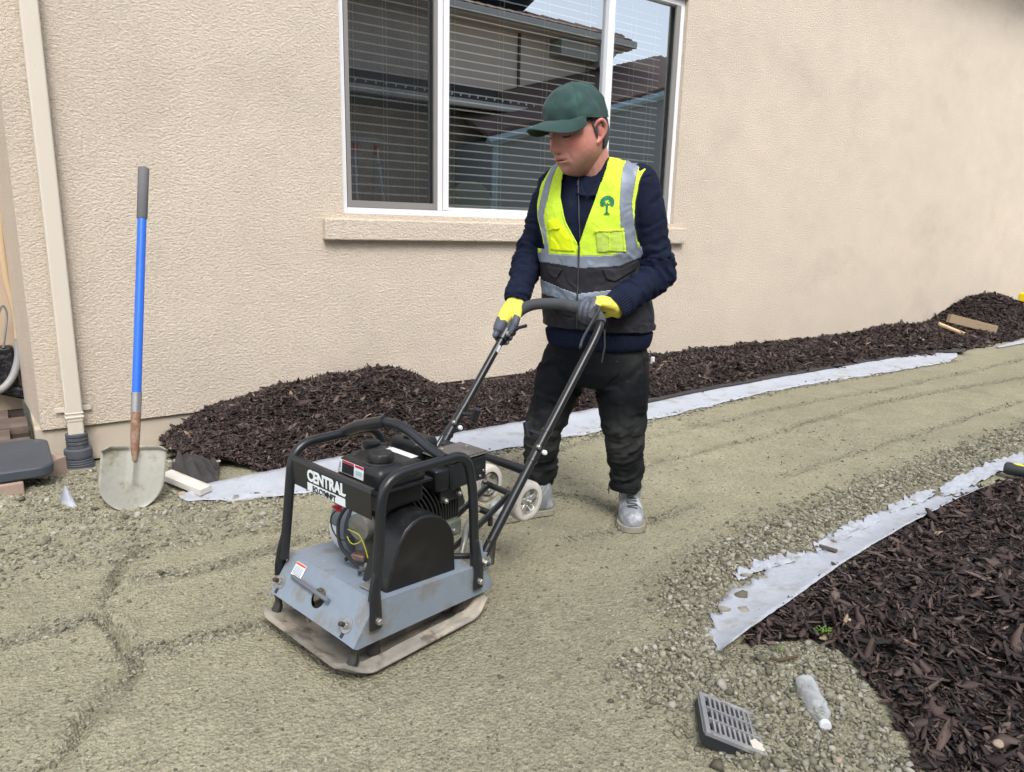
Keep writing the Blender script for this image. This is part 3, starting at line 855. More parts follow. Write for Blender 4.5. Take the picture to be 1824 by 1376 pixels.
# things by the corner: slab lid on bricks, conduit, black box, pavers
def rounded(w, d, r, n=5):
    out = []
    for cx, cy, a0 in ((w / 2 - r, d / 2 - r, 0), (-w / 2 + r, d / 2 - r, 90), (-w / 2 + r, -d / 2 + r, 180), (w / 2 - r, -d / 2 + r, 270)):
        for k in range(n + 1):
            a = rad(a0 + 90 * k / n); out.append((cx + r * math.cos(a), cy + r * math.sin(a)))
    return out
M_slab = mat('black_plastic_pad', S(66, 72, 80), 0.6, var=(6, 0.1), dirt=(S(150, 150, 145), 7, 0.60, 0.72, 0.5), bump=(30, 0.3, 0.003, 'n'))
cc = (-0.071,3.977,0.130)
MB().prism(rounded(0.62, 0.50, 0.07), (-0.19, 3.83, 0.085), (1, 0, 0), (0, 1, 0), (0, 0, 1), 0.048).build('equipment_pad', M_slab, bevel=0.008, smooth=True)
tag(bpy.data.objects['equipment_pad'], 'black plastic equipment pad with rounded corners lying on red bricks', 'pad')
M_brick = mat('pinkish_brick', S(164, 142, 130), 0.9, var=(20, 0.12), dirt=(S(140, 130, 108), 9, 0.5, 0.7, 0.6), bump=(60, 0.4, 0.003, 'n'))
for (x, y, z, rz, lab) in ((0.075, 3.86, 0.03, 0.75, 'pinkish brick under the right corner of the black pad'), (-0.10, 3.62, 0.03, 0.05, 'pinkish brick under the front edge of the black pad')):
    o = MB().box((0, 0, 0), (0.20, 0.10, 0.10)).build('brick', M_brick, bevel=0.006); o.location = (x, y, z); o.rotation_euler = (0, 0, rz)
    tag(o, lab, 'brick', 'bricks under the black pad')
pv = tag(MB().box((-0.6, 4.75, -0.01), (1.30, 1.1, 0.05)).build('patio', M_soil), kind='structure')
k = 0
first = None
for i in range(8):
    for j in range(4):
        x = -1.18 + i * 0.165 + (0.08 if j % 2 else 0); y = 4.32 + j * 0.235
        if x > 0.0: continue
        if first is None:
            first = MB().box((0, 0, 0), (0.16, 0.23, 0.05)).build('paver', M_paver, pv, bevel=0.006); o = first
        else:
            o = bpy.data.objects.new('paver', first.data); COL.objects.link(o); o.parent = pv
        o.location = (x, y, 0.028 + 0.004 * math.sin(k * 3.7)); o.rotation_euler = (rad(0.6 * math.sin(k * 2)), rad(0.6 * math.cos(k * 3)), 0); k += 1
cd = thing('conduit', (0, 5.2, 0), 'tan and grey conduit curving down beside the house corner', 'conduit')
M_tan = mat('tan_hose', S(196, 172, 140), 0.6); M_greyc = mat('grey_conduit', S(150, 152, 152), 0.5, dirt=(S(110, 105, 95), 12, 0.6, 0.75, 0.4))
up = [(0.111,5.200,1.999),(0.073,5.200,1.454),(0.049,5.200,1.076),(0.048,5.200,0.817),(0.072,5.200,0.616),(0.068,5.200,0.471)]
lo = [(0.067,5.200,0.464),(0.055,5.200,0.345),(0.015,5.180,0.241),(-0.047,5.150,0.178),(-0.136,5.100,0.161)]
MB().tube([Vector(p) - Vector((0, 5.2, 0)) for p in curve_pts(up, 6)], 0.019, 12).build('upper_hose', M_tan, cd, smooth=True)
MB().tube([Vector(p) - Vector((0, 5.2, 0)) for p in curve_pts(lo, 6)], 0.021, 12).build('lower_pipe', M_greyc, cd, smooth=True)
c = (0.068,5.200,1.304)
MB().box((c[0], 0.0, c[2]), (0.11, 0.05, 0.016)).build('clamp', M_tan, cd)
bb = thing('disconnect_box', (-0.019,5.250,0.274), 'black plastic wrapped box behind the curved conduit', 'box')
M_bp = mat('black_plastic_wrap', (0.012, 0.013, 0.016), 0.25, var=(12, 0.3), bump=(25, 0.9, 0.02, 'n'))
b = MB().box((-0.06, 0, 0.02), (0.24, 0.10, 0.26)); b.build('body', M_bp, bb, bevel=0.02, smooth=True)
MB().tube([(-0.06, -0.07, 0.16), (-0.03, -0.09, 0.08), (-0.07, -0.08, -0.02)], 0.012, 8).build('cable', mat('white_cable', S(190, 190, 186), 0.5), bb, smooth=True)
MB().box((0.04, -0.02, -0.13), (0.16, 0.08, 0.07), rot=(0, rad(20), 0)).build('lower_flap', M_bp, bb, bevel=0.015, smooth=True)
tag(MB().tube(curve_pts([(-0.032,5.220,0.569),(0.011,5.220,0.667),(0.028,5.220,0.616),(0.012,5.200,0.519),(-0.010,5.200,0.419)], 6), 0.006, 8).build('cable', mat('grey_cable', S(120, 122, 124), 0.5), smooth=True), 'thin grey cable looping above the black wrapped box', 'cable')

# ------------------------------------------------------------ shovel standing in the gravel
sh = thing('shovel', (0.358, 3.176, 0), 'round point shovel with blue shaft and grey grip standing against the wall side', 'shovel')
SB = Vector((0.358, 3.176, 0.0))
M_blade = mat('worn_shovel_steel', S(172, 172, 163), 0.5, 0.25, var=[(9, 0.10), (60, 0.08)], dirt=(S(122, 116, 92), 9, 0.47, 0.64, 0.75), dirt2=(S(176, 178, 172), 22, 0.62, 0.7, 0.5), bump=(120, 0.15, 0.001, 'n'))
M_rust = mat('rusty_socket', S(150, 126, 108), 0.7, 0.3, var=(30, 0.2), dirt=(S(126, 88, 62), 26, 0.45, 0.6, 0.7), bump=(90, 0.4, 0.001, 'n'))
M_steel = mat('plain_steel', S(160, 160, 160), 0.4, 0.7, dirt=(S(110, 95, 80), 30, 0.6, 0.75, 0.5))
M_blue = mat('blue_shaft_paint', S(36, 104, 214), 0.38, var=(6, 0.06), dirt=(S(150, 190, 235), 45, 0.66, 0.72, 0.7), stretch=(1, 1, 0.25))
M_grip = mat('grey_rubber_grip', S(104, 104, 106), 0.75, var=(20, 0.06), bump=(120, 0.2, 0.001, 'n'))
A0 = (0.398,3.254,0.250); A1 = (0.420,3.297,0.396); A2 = (0.432,3.320,0.473); A3 = (0.542,3.534,1.192); A4 = (0.576,3.599,1.412)
T0 = Vector((0.360,3.180,0.003))
A0, A1, A2, A3, A4 = [Vector(a) - SB for a in (A0, A1, A2, A3, A4)]
T0 = T0 - SB
ax = (A4 - T0).normalized()
wd = Vector((1.0, -0.12, -0.10)); wd = (wd - ax * wd.dot(ax)).normalized()
nn = wd.cross(ax).normalized()
if nn.y > 0: nn = -nn
H_ = (A0 - T0).length + 0.012
v = []; nu, nv = 25, 33
for j in range(nv):
    w = j / (nv - 1)
    half = 0.122 * (1 - (1 - min(w / 0.52, 1)) ** 2.3) ** 0.55 if w < 0.52 else 0.122
    cx_ = -0.012 * (1 - w)
    for i in range(nu):
        u = -1 + 2 * i / (nu - 1)
        dish = 0.026 * (u * u) * (0.35 + 0.65 * w) - 0.020 * (1 - w) ** 2
        frog = 0.016 * math.exp(-(u / 0.10) ** 2) * sstep(0.28, 0.5, w) * (0.5 + 0.5 * w)
        shoulder = -0.018 * max(0, abs(u) - 0.75) / 0.25 * sstep(0.92, 1.0, w) * H_ * 4
        top = 0.012 * sstep(0.93, 1.0, w) * (1 - math.exp(-(u / 0.22) ** 2)) * 2.2
        p = T0 + ax * (w * H_ + shoulder - 0.03 * math.exp(-(u / 0.18) ** 2) * 0) + wd * (u * half + cx_) + nn * (dish + frog + top - 0.01)
        v.append(tuple(p))
f = [(j * nu + i, j * nu + i + 1, (j + 1) * nu + i + 1, (j + 1) * nu + i) for j in range(nv - 1) for i in range(nu - 1)]
b = MB(); b.add(v, f); b.build('blade', M_blade, sh, smooth=True, solid=0.0022, off=0)
MB().tube([A0 - ax * 0.05 + nn * 0.004, A0 + nn * 0.004, A0 + ax * 0.05, A1], [0.008, 0.016, 0.0185, 0.0195], 16).build('socket', M_rust, sh, smooth=True)
MB().tube([A1, A2], [0.0198, 0.0205], 16).build('ferrule', M_steel, sh, smooth=True)
MB().tube([A2 - ax * 0.004, A2 + ax * 0.002], [0.0222, 0.0222], 16).build('ferrule_lip', M_steel, sh, smooth=True)
MB().tube([A2, A3], [0.0185, 0.0180], 18).build('shaft', M_blue, sh, smooth=True)
MB().tube([A3, A3 + ax * 0.004, A4 - ax * 0.012, A4 - ax * 0.004, A4], [0.0185, 0.0215, 0.0225, 0.0215, 0.017], 18).build('grip', M_grip, sh, smooth=True)

# ------------------------------------------------------------ white board offcut
a = Vector((0.533,3.413,0.060)); c = Vector((0.652,3.191,0.030))
d = c - a
o = MB().box((0, 0, 0), (d.length, 0.062, 0.030)).build('board', mat('weathered_white_wood', S(206, 202, 194), 0.8, var=(9, 0.08), dirt=(S(150, 140, 120), 12, 0.52, 0.7, 0.6), stretch=(0.3, 3, 3)), bevel=0.003)
o.location = (a + c) / 2 + Vector((0, 0, 0.004)); o.rotation_euler = (rad(4), rad(math.degrees(math.asin((a.z - c.z) / d.length))), math.atan2(d.y, d.x))
tag(o, 'short weathered white board lying beside the shovel blade', 'board')

# ------------------------------------------------------------ drain grate
C1 = Vector((1.3455, 1.0221, 0.0610)); C2 = Vector((1.4504, 0.9232, 0.0130)); C4 = Vector((1.2407, 0.9114, 0.0600))
side = 0.152
ex = (C2 - C1).normalized(); ez = ex.cross((C1 - C4)).normalized(); ey = ez.cross(ex)
ctr = C1 + ex * side / 2 - ey * side / 2
gr = thing('drain_grate', ctr - ez * 0.038, 'square grey slotted drain grate tilted on the gravel', 'drain grate')
gr.rotation_euler = Matrix((ex, ey, ez)).transposed().to_euler()
M_grate = mat('dusty_grey_plastic', S(132, 133, 136), 0.6, var=(20, 0.15), dirt=(S(176, 172, 166), 14, 0.5, 0.7, 0.7), dirt2=(S(70, 70, 74), 25, 0.55, 0.7, 0.6))
M_basin = mat('black_basin_plastic', S(44, 46, 52), 0.5, dirt=(S(120, 116, 108), 18, 0.55, 0.72, 0.6))
zt = 0.038
hs_ = side / 2
b = MB()
for (cx_, cy_, w_, d_) in ((0, hs_ - 0.006, side, 0.012), (0, -hs_ + 0.006, side, 0.012), (hs_ - 0.006, 0, 0.012, side - 0.024), (-hs_ + 0.006, 0, 0.012, side - 0.024)):
    b.box((cx_, cy_, zt - 0.006), (w_, d_, 0.012))
b.build('rim', M_grate, gr, bevel=0.002)
first = None
for i in range(10):
    x = -hs_ + 0.012 + (side - 0.024) * (i + 0.5 + 0.0) / 10 + 0.0
    if i == 9: continue
    x = -hs_ + 0.012 + (side - 0.024) * (i + 1) / 10
    if first is None: first = MB().box((0, 0, 0), (0.0055, side - 0.024, 0.010)).build('bar', M_grate, gr); o = first
    else:
        o = bpy.data.objects.new('bar', first.data); COL.objects.link(o); o.parent = gr
    o.location = (x, 0, zt - 0.0062)
for yy in (-0.021, 0.021):
    MB().box((0, yy, zt - 0.0058), (side - 0.024, 0.006, 0.0125)).build('cross_rib', M_grate, gr)
b = MB()
for (cx_, cy_, w_, d_) in ((0, hs_ - 0.004, side - 0.004, 0.004), (0, -hs_ + 0.004, side - 0.004, 0.004), (hs_ - 0.004, 0, 0.004, side - 0.012), (-hs_ + 0.004, 0, 0.004, side - 0.012)):
    b.box((cx_, cy_, 0.016), (w_, d_, 0.034))
b.build('skirt', M_basin, gr)
MB().box((0, 0, 0.004), (side - 0.02, side - 0.02, 0.004)).build('inside', M_basin, gr)
MB().prism([(0, 0), (0.034, 0.004), (0.030, 0.026), (0.012, 0.036), (-0.004, 0.022)], (hs_ - 0.038, -hs_ + 0.006, zt + 0.0005), (1, 0, 0), (0, 1, 0), (0, 0, 1), 0.002).build('plaster_spot', mat('dried_plaster', S(212, 206, 192), 0.9), gr)

# ------------------------------------------------------------ plastic bottle
p0 = Vector((1.537,0.787,0.030)); p1 = Vector((1.667,0.932,0.030))
bt = thing('water_bottle', (p0.x, p0.y, 0.024), 'crumpled clear plastic water bottle with white cap lying on gravel', 'bottle')
axb = (p1 - p0); axb.z = 0; axb.normalize(); bt.scale = (0.86, 0.86, 0.86)
M_pet = bpy.data.materials.new('clear_plastic'); M_pet.use_nodes = True
_n = M_pet.node_tree.nodes; _l = M_pet.node_tree.links; pb = _n['Principled BSDF']
pb.inputs['Roughness'].default_value = 0.12; pb.inputs['Base Color'].default_value = (0.75, 0.80, 0.86, 1); pb.inputs['Specular IOR Level'].default_value = 1.0
_t = _n.new('ShaderNodeBsdfTransparent'); _m = _n.new('ShaderNodeMixShader'); _f = _n.new('ShaderNodeLayerWeight'); _f.inputs['Blend'].default_value = 0.45
_r = _n.new('ShaderNodeMapRange'); _r.inputs['To Min'].default_value = 0.10; _r.inputs['To Max'].default_value = 0.85
_l.new(_f.outputs['Facing'], _r.inputs['Value']); _l.new(_r.outputs[0], _m.inputs[0]); _l.new(_t.outputs[0], _m.inputs[1]); _l.new(pb.outputs[0], _m.inputs[2])
_l.new(_m.outputs[0], _n['Material Output'].inputs['Surface'])
L_b = 0.215
prof = [(0.011, 0.012), (0.012, 0.022), (0.018, 0.035), (0.029, 0.055), (0.0315, 0.07), (0.029, 0.08), (0.0315, 0.09), (0.029, 0.105), (0.031, 0.115), (0.028, 0.13), (0.031, 0.145), (0.029, 0.16), (0.0315, 0.17), (0.031, L_b - 0.012), (0.026, L_b - 0.002), (0.008, L_b)]
rb = random.Random(4)
wb = [[1 + rb.uniform(-0.13, 0.08) for _ in range(24)] for _ in prof]
MB().lathe(prof, (0, 0, 0), axb, 24, wob=lambda k, j: 0.5 * (wb[j][k] + wb[j][(k + 1) % 24])).build('bottle_body', M_pet, bt, smooth=True)
MB().lathe([(0.0155, 0.0), (0.0165, 0.002), (0.0165, 0.014), (0.0150, 0.0155)], (0, 0, 0), axb, 24).build('cap', mat('white_cap_plastic', S(226, 232, 240), 0.4), bt, bevel=0.001, smooth=True)

# ------------------------------------------------------------ tool grip at the right edge
p0 = Vector((4.114,1.379,0.055)); p1 = Vector((4.182,1.128,0.050)); d = (p1 - p0).normalized()
tg = thing('tool_handle', p0, 'black rubber tool handle with a yellow stripe lying at the bed edge', 'tool')
M_blk = mat('black_rubber', S(48, 50, 54), 0.6, dirt=(S(110, 105, 95), 20, 0.6, 0.75, 0.4))
MB().tube([(0, 0, 0), d * 0.006, d * 0.02, d * 0.12, d * 0.4], [0.020, 0.030, 0.033, 0.031, 0.026], 20).build('grip', M_blk, tg, smooth=True)
MB().tube([d * 0.03 + Vector((-0.006, 0.004, 0.026)), d * 0.06 + Vector((-0.006, 0.004, 0.027)), d * 0.38 + Vector((-0.006, 0.004, 0.021))], [0.004, 0.009, 0.008], 10).build('stripe', mat('yellow_plastic', S(228, 218, 60), 0.5), tg, smooth=True)
MB().tube([d * 0.4, d * 1.1], 0.014, 12).build('shaft', mat('grey_tube', S(130, 130, 130), 0.4, 0.4), tg, smooth=True)

# ------------------------------------------------------------ far things by the wall
M_plank = mat('old_plank', S(150, 132, 108), 0.85, var=(8, 0.15), stretch=(0.3, 3, 3), dirt=(S(98, 84, 70), 9, 0.5, 0.7, 0.5))
def lay(name, a, c, w, t, m, lab, cat='board', roll=0.0):
    a = Vector(a); c = Vector(c); d = c - a
    o = MB().box((0, 0, 0), (d.length, w, t)).build(name, m, bevel=0.004)
    o.location = (a + c) / 2; o.rotation_euler = (roll, -math.asin(d.z / d.length), math.atan2(d.y, d.x))
    return tag(o, lab, cat)
lay('plank', (9.039,3.850,0.280), (9.772,3.620,0.126), 0.05, 0.10, M_plank, 'brown plank on edge against the far mulch heap')
lay('plank', (8.922,3.900,0.215), (9.145,3.660,0.094), 0.07, 0.025, mat('fresh_split_wood', S(196, 170, 134), 0.8, var=(12, 0.15), stretch=(0.3, 3, 3)), 'pale split board lying flat before the far mulch heap', roll=0.3)
tl = thing('garden_tool', (11.745,4.100,0.094), 'yellow and red tool leaning on the wall past the far heap', 'tool')
q0 = Vector((11.745,4.100,0.094)); q1 = Vector((12.092,4.200,0.293)) - q0; q2 = Vector((12.248,4.250,0.438)) - q0
M_red = mat('red_paint', S(196, 28, 36), 0.4); M_yel = mat('yellow_paint', S(240, 214, 20), 0.4)
MB().tube([(0, 0, 0), q1], 0.016, 10).build('shaft', M_red, tl, smooth=True)
b = MB().box((q1 + q2) / 2 + Vector((0.03, 0, 0.0)), (0.17, 0.10, 0.17)); b.build('head', M_yel, tl, bevel=0.03)
MB().tube([q1 + Vector((-0.06, -0.06, -0.02)), q2 + Vector((-0.03, -0.06, 0.03)), q2 + Vector((0.12, -0.06, 0.03))], 0.012, 8).build('edge_band', M_blk, tl, smooth=True)
b = thing('crumpled_bag', (12.008,4.250,0.120), 'crumpled grey plastic bag behind the red tool shaft', 'bag')
v, f = _ico(); bm = bmesh.new(); bmesh.ops.create_icosphere(bm, subdivisions=3, radius=1.0)
vv = np.array([x.co[:] for x in bm.verts]); ff = np.array([[q.index for q in p.verts] for p in bm.faces]); bm.free()
vv = vv * (1 + 0.35 * fbm(vv * 1.6, 3, 5))[:, None] * np.array([0.09, 0.06, 0.15]) + np.array([0, 0, 0.08])
link('bag_body', mesh_np('bag_body', vv, ff), mat('grey_plastic_film', S(140, 146, 152), 0.35), b, smooth=True)
lay('stake', (4.381,4.100,0.048), (4.383,4.100,0.171), 0.03, 0.02, M_vinyl, 'short white plastic stake in the mulch beside the worker', 'stake')
# twig and pebbles near the lower bed edge, weeds
tag(MB().tube([Vector(p) for p in curve_pts([(1.667,1.037,0.030),(1.676,1.011,0.034),(1.709,1.006,0.032),(1.725,0.988,0.040)], 5)], 0.0045, 7).build('twig', mat('twig_bark', S(92, 76, 58), 0.85)), 'short brown twig on the gravel below the mulch bed', 'twig')
tag(MB().tube([Vector(p) for p in [(2.498,1.400,0.020),(2.498,1.331,0.024)]], [0.006, 0.009], 7).build('bark_piece', mat('loose_bark', S(98, 88, 80), 0.85)), 'long loose bark sliver lying on the white fabric edge', 'bark')
M_weed = mat('weed_leaf', S(92, 128, 40), 0.6, var=(30, 0.25))
for (q, lab, nn_) in (((1.868,1.000,0.050), 'small green weed sprouting in the right mulch bed', 60), ((1.708,1.040,0.030), 'tiny green sprout on gravel below the fabric corner', 22)):
    rw = random.Random(nn_); b = MB(); sc_ = 0.026 if nn_ > 30 else 0.013
    for k in range(nn_):
        a = rw.uniform(0, 2 * PI); r = sc_ * math.sqrt(rw.random()); z = rw.uniform(0.004, 0.018)
        c = Vector((r * math.cos(a), r * math.sin(a), z)); e = Vector((math.cos(a), math.sin(a), rw.uniform(0.2, 0.9))).normalized(); s_ = e.cross(Vector((0, 0, 1))).normalized(); l_ = rw.uniform(0.005, 0.009)
        b.add([c, c + e * l_ * 0.5 + s_ * l_ * 0.32, c + e * l_, c + e * l_ * 0.5 - s_ * l_ * 0.32], [(0, 1, 2, 3)])
    o = b.build('weed', M_weed, loc=q); tag(o, lab, 'weed')
# pebbles one can pick out in the bark
M_peb = mat('tan_pebble', S(166, 146, 128), 0.8, var=(40, 0.15))
for k, (q, s_, lab) in enumerate((
    ((1.325,0.643,0.130), 0.011, 'pale tan pebble low in the right mulch bed near the gravel'), ((1.619,0.462,0.160), 0.014, 'orange tan pebble in the bottom right mulch'),
    ((0.763,3.420,0.085), 0.012, 'cream pebble on the left mulch heap'), ((0.565,3.243,0.020), 0.022, 'cream lump of stone under the white board end'), ((0.537,3.819,0.030), 0.02, 'rounded pinkish stone behind the shovel blade'),
    ((1.950,0.973,0.090), 0.007, 'small white pebble in the middle of the right bed'))):
    v0 = iv * s_ * np.array([1.2, 0.9, 0.7]) * (1 + 0.15 * rng.normal(size=len(iv)))[:, None]
    bm = bmesh.new(); me = mesh_np('pebble', v0, iff); o = link('pebble', me, M_peb, smooth=True); bm.free()
    md = o.modifiers.new('sub', 'SUBSURF'); md.levels = md.render_levels = 2
    o.location = q; tag(o, lab, 'pebble')

# ------------------------------------------------------------ the neighbouring house behind the camera (seen in the window)
nb = thing('neighbour_house', (0, -5, 0), 'tan two storey house mirrored in the window with tiled roof and gutter', 'house')
M_nw = mat('neighbour_stucco', S(200, 190, 180), 0.9, var=(1, 0.06)); M_gut = mat('pale_gutter', S(176, 178, 176), 0.5); M_tile = mat('clay_roof_tile', S(136, 106, 94), 0.85, var=(5, 0.25)); M_trimn = mat('neighbour_trim', S(160, 162, 156), 0.7)
XE = 12.45
MB().box(((XE - 8) / 2, -3.5, 2.75), (XE + 8, 7.0, 5.5)).build('wall', M_nw, nb)
ze = 5.52
b = MB(); E0, E1, Yf, Yr = -9.0, XE + 0.55, 0.55, -7.6
rz = ze + 1.35
b.add([(E0, Yf, ze), (E1, Yf, ze), (E1 - 4.0, -3.5, rz), (E0, -3.5, rz), (E1, Yr, ze), (E0, Yr, ze)], [(0, 1, 2, 3), (1, 4, 2), (2, 4, 5, 3), (0, 5, 4, 1)])
rf = b.build('roof', M_tile, nb)
prof = [(0, 0), (0.02, 0.09), (0.09, 0.13), (0.16, 0.09), (0.18, 0)]
first = None
for i in range(40):
    x = XE + 0.40 - i * 0.27
    for j in range(3):
        ln = 0.42
        if first is None:
            b = MB()
            for s_, (a, c) in enumerate(((0, 0.0), (ln, 0.02))):
                for k in range(7):
                    w = PI * k / 6; b.v.append((0.115 * math.cos(w), -a, 0.085 * math.sin(w) + c))
            b.f = [(k, k + 1, k + 8, k + 7) for k in range(6)]
            first = b.build('tile', M_tile, nb, smooth=True, solid=0.015); o = first
        else:
            o = bpy.data.objects.new('tile', first.data); COL.objects.link(o); o.parent = nb
            md = o.modifiers.new('solid', 'SOLIDIFY'); md.thickness = 0.015
        yy = Yf - 0.02 - j * 0.38
        if x > E1 - j * 0.42: o.location = (x - 0.3, yy, ze + 0.02 + j * 0.125 + 0.0)
        else: o.location = (x, yy, ze + 0.02 + j * 0.125)
        o.rotation_euler = (-math.atan(1.35 / 4.05), 0, rad(1.5 * math.sin(i * 2.1 + j)))
# hip ridge tiles stepping up from the corner
for i in range(14):
    w = (i + 0.5) / 14; p = Vector((E1, Yf, ze)).lerp(Vector((E1 - 4.0, -3.5, rz)), w)
    o = bpy.data.objects.new('tile', first.data); COL.objects.link(o); o.parent = nb; md = o.modifiers.new('solid', 'SOLIDIFY'); md.thickness = 0.015
    o.location = p + Vector((0, 0, 0.03)); o.rotation_euler = (rad(-14), 0, rad(135) + PI); o.scale = (1.1, 1.1, 1.2)
MB().box((XE / 2 - 4, Yf + 0.07, ze - 0.05), (XE + 9.1, 0.13, 0.15)).build('gutter', M_gut, nb, bevel=0.03)
MB().box((XE / 2 - 4, Yf / 2, ze - 0.13), (XE + 9.0, Yf, 0.04)).build('eave', M_nw, nb)
b = MB().prism([(0, 0), (0.5, 0), (0.5, -0.14), (0.32, -0.30), (0.26, -0.46), (0, -0.46)], (XE - 0.75 + 0.3, 0, ze - 0.16), (1, 0, 0), (0, 0, 1), (0, 1, 0), 0.45)
b.box((XE - 1.0, 0.22, ze - 0.34), (1.15, 0.42, 0.34)); b.build('cornice', M_trimn, nb)
MB().box((10.0, 0.03, 4.5), (0.05, 0.05, 1.9)).build('downpipe', mat('dark_pipe', S(84, 76, 70), 0.6), nb)
# porch roof along the facade
pz = (8.429,-4.000,3.612)[2]
b = MB(); b.add([(-8, 1.05, pz), (10.6, 1.05, pz), (10.2, 0.0, pz + 0.52), (-8, 0.0, pz + 0.52)], [(0, 1, 2, 3)]); b.build('porch_roof', mat('dark_porch_tile', S(58, 54, 58), 0.8, var=(8, 0.3), bump=(14, 0.8, 0.05, 'n')), nb, solid=0.06)
MB().box((1.3, 1.10, pz - 0.04), (18.6, 0.13, 0.15)).build('porch_gutter', M_gut, nb, bevel=0.03)
MB().box((1.3, 0.5, pz - 0.14), (18.6, 1.0, 0.04)).build('porch_soffit', mat('brown_soffit', S(80, 70, 60), 0.8), nb)
for k in range(26):
    MB().box((5.6 + k * 0.20, 1.17, pz + 0.085), (0.022, 0.022, 0.04)).build('light_bulb', M_vinyl, nb)
sp = MB().box((9.6, -1.4, ze + 0.80), (3.0, 1.7, 0.05), rot=(math.atan(1.35 / 4.05), 0, 0)); sp.build('solar_panel', mat('solar_glass', S(60, 84, 110), 0.15), nb)
# grey outbuilding
ob = thing('outbuilding', (0, -3.4, 0), 'grey outbuilding with pale blue trim mirrored in the window behind the worker', 'shed')
r0 = Vector((8.209,-3.400,2.895)); r1 = Vector((13.252,-3.400,4.424))
M_ow = mat('outbuilding_grey', S(140, 146, 150), 0.85); M_ot = mat('pale_blue_trim', S(150, 172, 182), 0.6)
b = MB().prism([(r0.x + 0.05, 0), (r1.x + 1.0, 0), (r1.x + 1.0, r1.z + 0.25), (r0.x + 0.05, r0.z - 0.05)], (0, 0, 0), (1, 0, 0), (0, 0, 1), (0, -1, 0), 1.4); b.build('wall', M_ow, ob)
b = MB(); dr = (r1 - r0); nr = Vector((-dr.z, 0, dr.x)).normalized()
pa = Vector((r0.x - 0.12, 0, r0.z - 0.03)); pb_ = Vector((r1.x + 1.1, 0, r1.z + 0.30))
b.add([pa + Vector((0, 0.12, 0.02)), pb_ + Vector((0, 0.12, 0.02)), pb_ + Vector((0, -1.5, 0.75)), pa + Vector((0, -1.5, 0.75))], [(0, 1, 2, 3)]); b.build('roof', mat('brown_roof', S(98, 82, 78), 0.85, var=(7, 0.2)), ob, solid=0.08)
b = MB().tube([pa + Vector((0, 0.14, -0.07)), pb_ + Vector((0, 0.14, -0.07))], 0.09, 4); b.build('fascia', M_ot, ob)
MB().box((r0.x + 0.12, 0.03, r0.z / 2), (0.14, 0.05, r0.z - 0.1)).build('corner_trim', M_ot, ob)
# step ladder standing in the side yard, mirrored in the left pane
la = Vector((4.581,-1.200,2.406))
sl = thing('step_ladder', (la.x, -1.2, 0), 'aluminium step ladder with red hinges mirrored in the left pane', 'ladder')
M_al = mat('aluminium', S(176, 182, 188), 0.35, 0.6)
Hh = la.z; wT, wB = 0.17, 0.27
MB().box((0, 0, Hh - 0.03), (0.50, 0.16, 0.06)).build('top_cap', M_al, sl, bevel=0.01)
for sx in (-1, 1):
    MB().tube([(sx * wT, 0.04, Hh - 0.06), (sx * wB, 0.45, 0)], 0.022, 4).build('rail', M_al, sl)
    MB().tube([(sx * wT, -0.04, Hh - 0.06), (sx * wB, -0.55, 0)], 0.018, 4).build('rear_rail', M_al, sl)
    MB().box((sx * wT, 0.03, Hh - 0.16), (0.05, 0.07, 0.13)).build('hinge', M_red, sl)
for k in range(7):
    w = (k + 1) / 8; z = (Hh - 0.06) * (1 - w)
    MB().box((0, 0.04 + 0.41 * w, z), (2 * (wT + (wB - wT) * w), 0.08, 0.025)).build('step', M_al, sl)

# ------------------------------------------------------------ plate compactor
# local frame: x towards the handle, y towards the wall, z up
pc = thing('plate_compactor', (0.858, 1.861, 0), 'black and grey petrol plate compactor with curved push handle', 'plate compactor', rad(12))
M_deck = mat('grey_deck_paint', S(128, 140, 153), 0.42, var=[(5, 0.05), (40, 0.04)], dirt=(S(120, 112, 98), 9, 0.50, 0.66, 0.6), dirt2=(S(196, 204, 210), 34, 0.66, 0.72, 0.5))
M_bk = mat('black_frame_paint', S(34, 36, 40), 0.32, var=(10, 0.1), dirt=(S(92, 92, 94), 30, 0.62, 0.74, 0.5), dirt2=(S(200, 200, 196), 130, 0.72, 0.76, 0.55))
M_bkp = mat('black_cover_plastic', S(26, 28, 31), 0.42, var=(8, 0.1), dirt=(S(86, 82, 76), 9, 0.50, 0.74, 0.45), dirt2=(S(205, 200, 190), 95, 0.725, 0.75, 0.6))
M_face = mat('black_guard_paint', S(20, 20, 20), 0.5, dirt=(S(40, 38, 36), 7, 0.5, 0.7, 0.5), dirt2=(S(205, 200, 190), 75, 0.735, 0.75, 0.7))
M_plate = mat('worn_plate_steel', S(150, 145, 136), 0.72, 0.15, var=[(6, 0.15), (40, 0.15)], dirt=(S(92, 84, 72), 8, 0.50, 0.62, 0.75), dirt2=(S(186, 176, 160), 6, 0.50, 0.60, 0.75), bump=[(18, 0.35, 0.008, 'n'), (130, 0.3, 0.002, 'n')])
M_eng = mat('cast_aluminium', S(150, 150, 146), 0.45, 0.5, var=(14, 0.1), dirt=(S(110, 104, 92), 12, 0.5, 0.7, 0.6))
M_fin = mat('dark_cylinder', S(58, 60, 62), 0.5, 0.3, dirt=(S(104, 100, 92), 14, 0.5, 0.72, 0.5))
M_bolt = mat('zinc_bolt', S(176, 176, 172), 0.35, 0.8, dirt=(S(110, 100, 88), 40, 0.55, 0.7, 0.5))
M_dbolt = mat('dark_bolt', S(70, 66, 62), 0.5, 0.5)
M_white = mat('white_print', S(232, 238, 242), 0.5)
M_foam = mat('grey_foam_grip', S(72, 75, 80), 0.8, var=(12, 0.05), bump=(200, 0.2, 0.001, 'n'), dirt=(S(116, 112, 104), 10, 0.58, 0.75, 0.3))
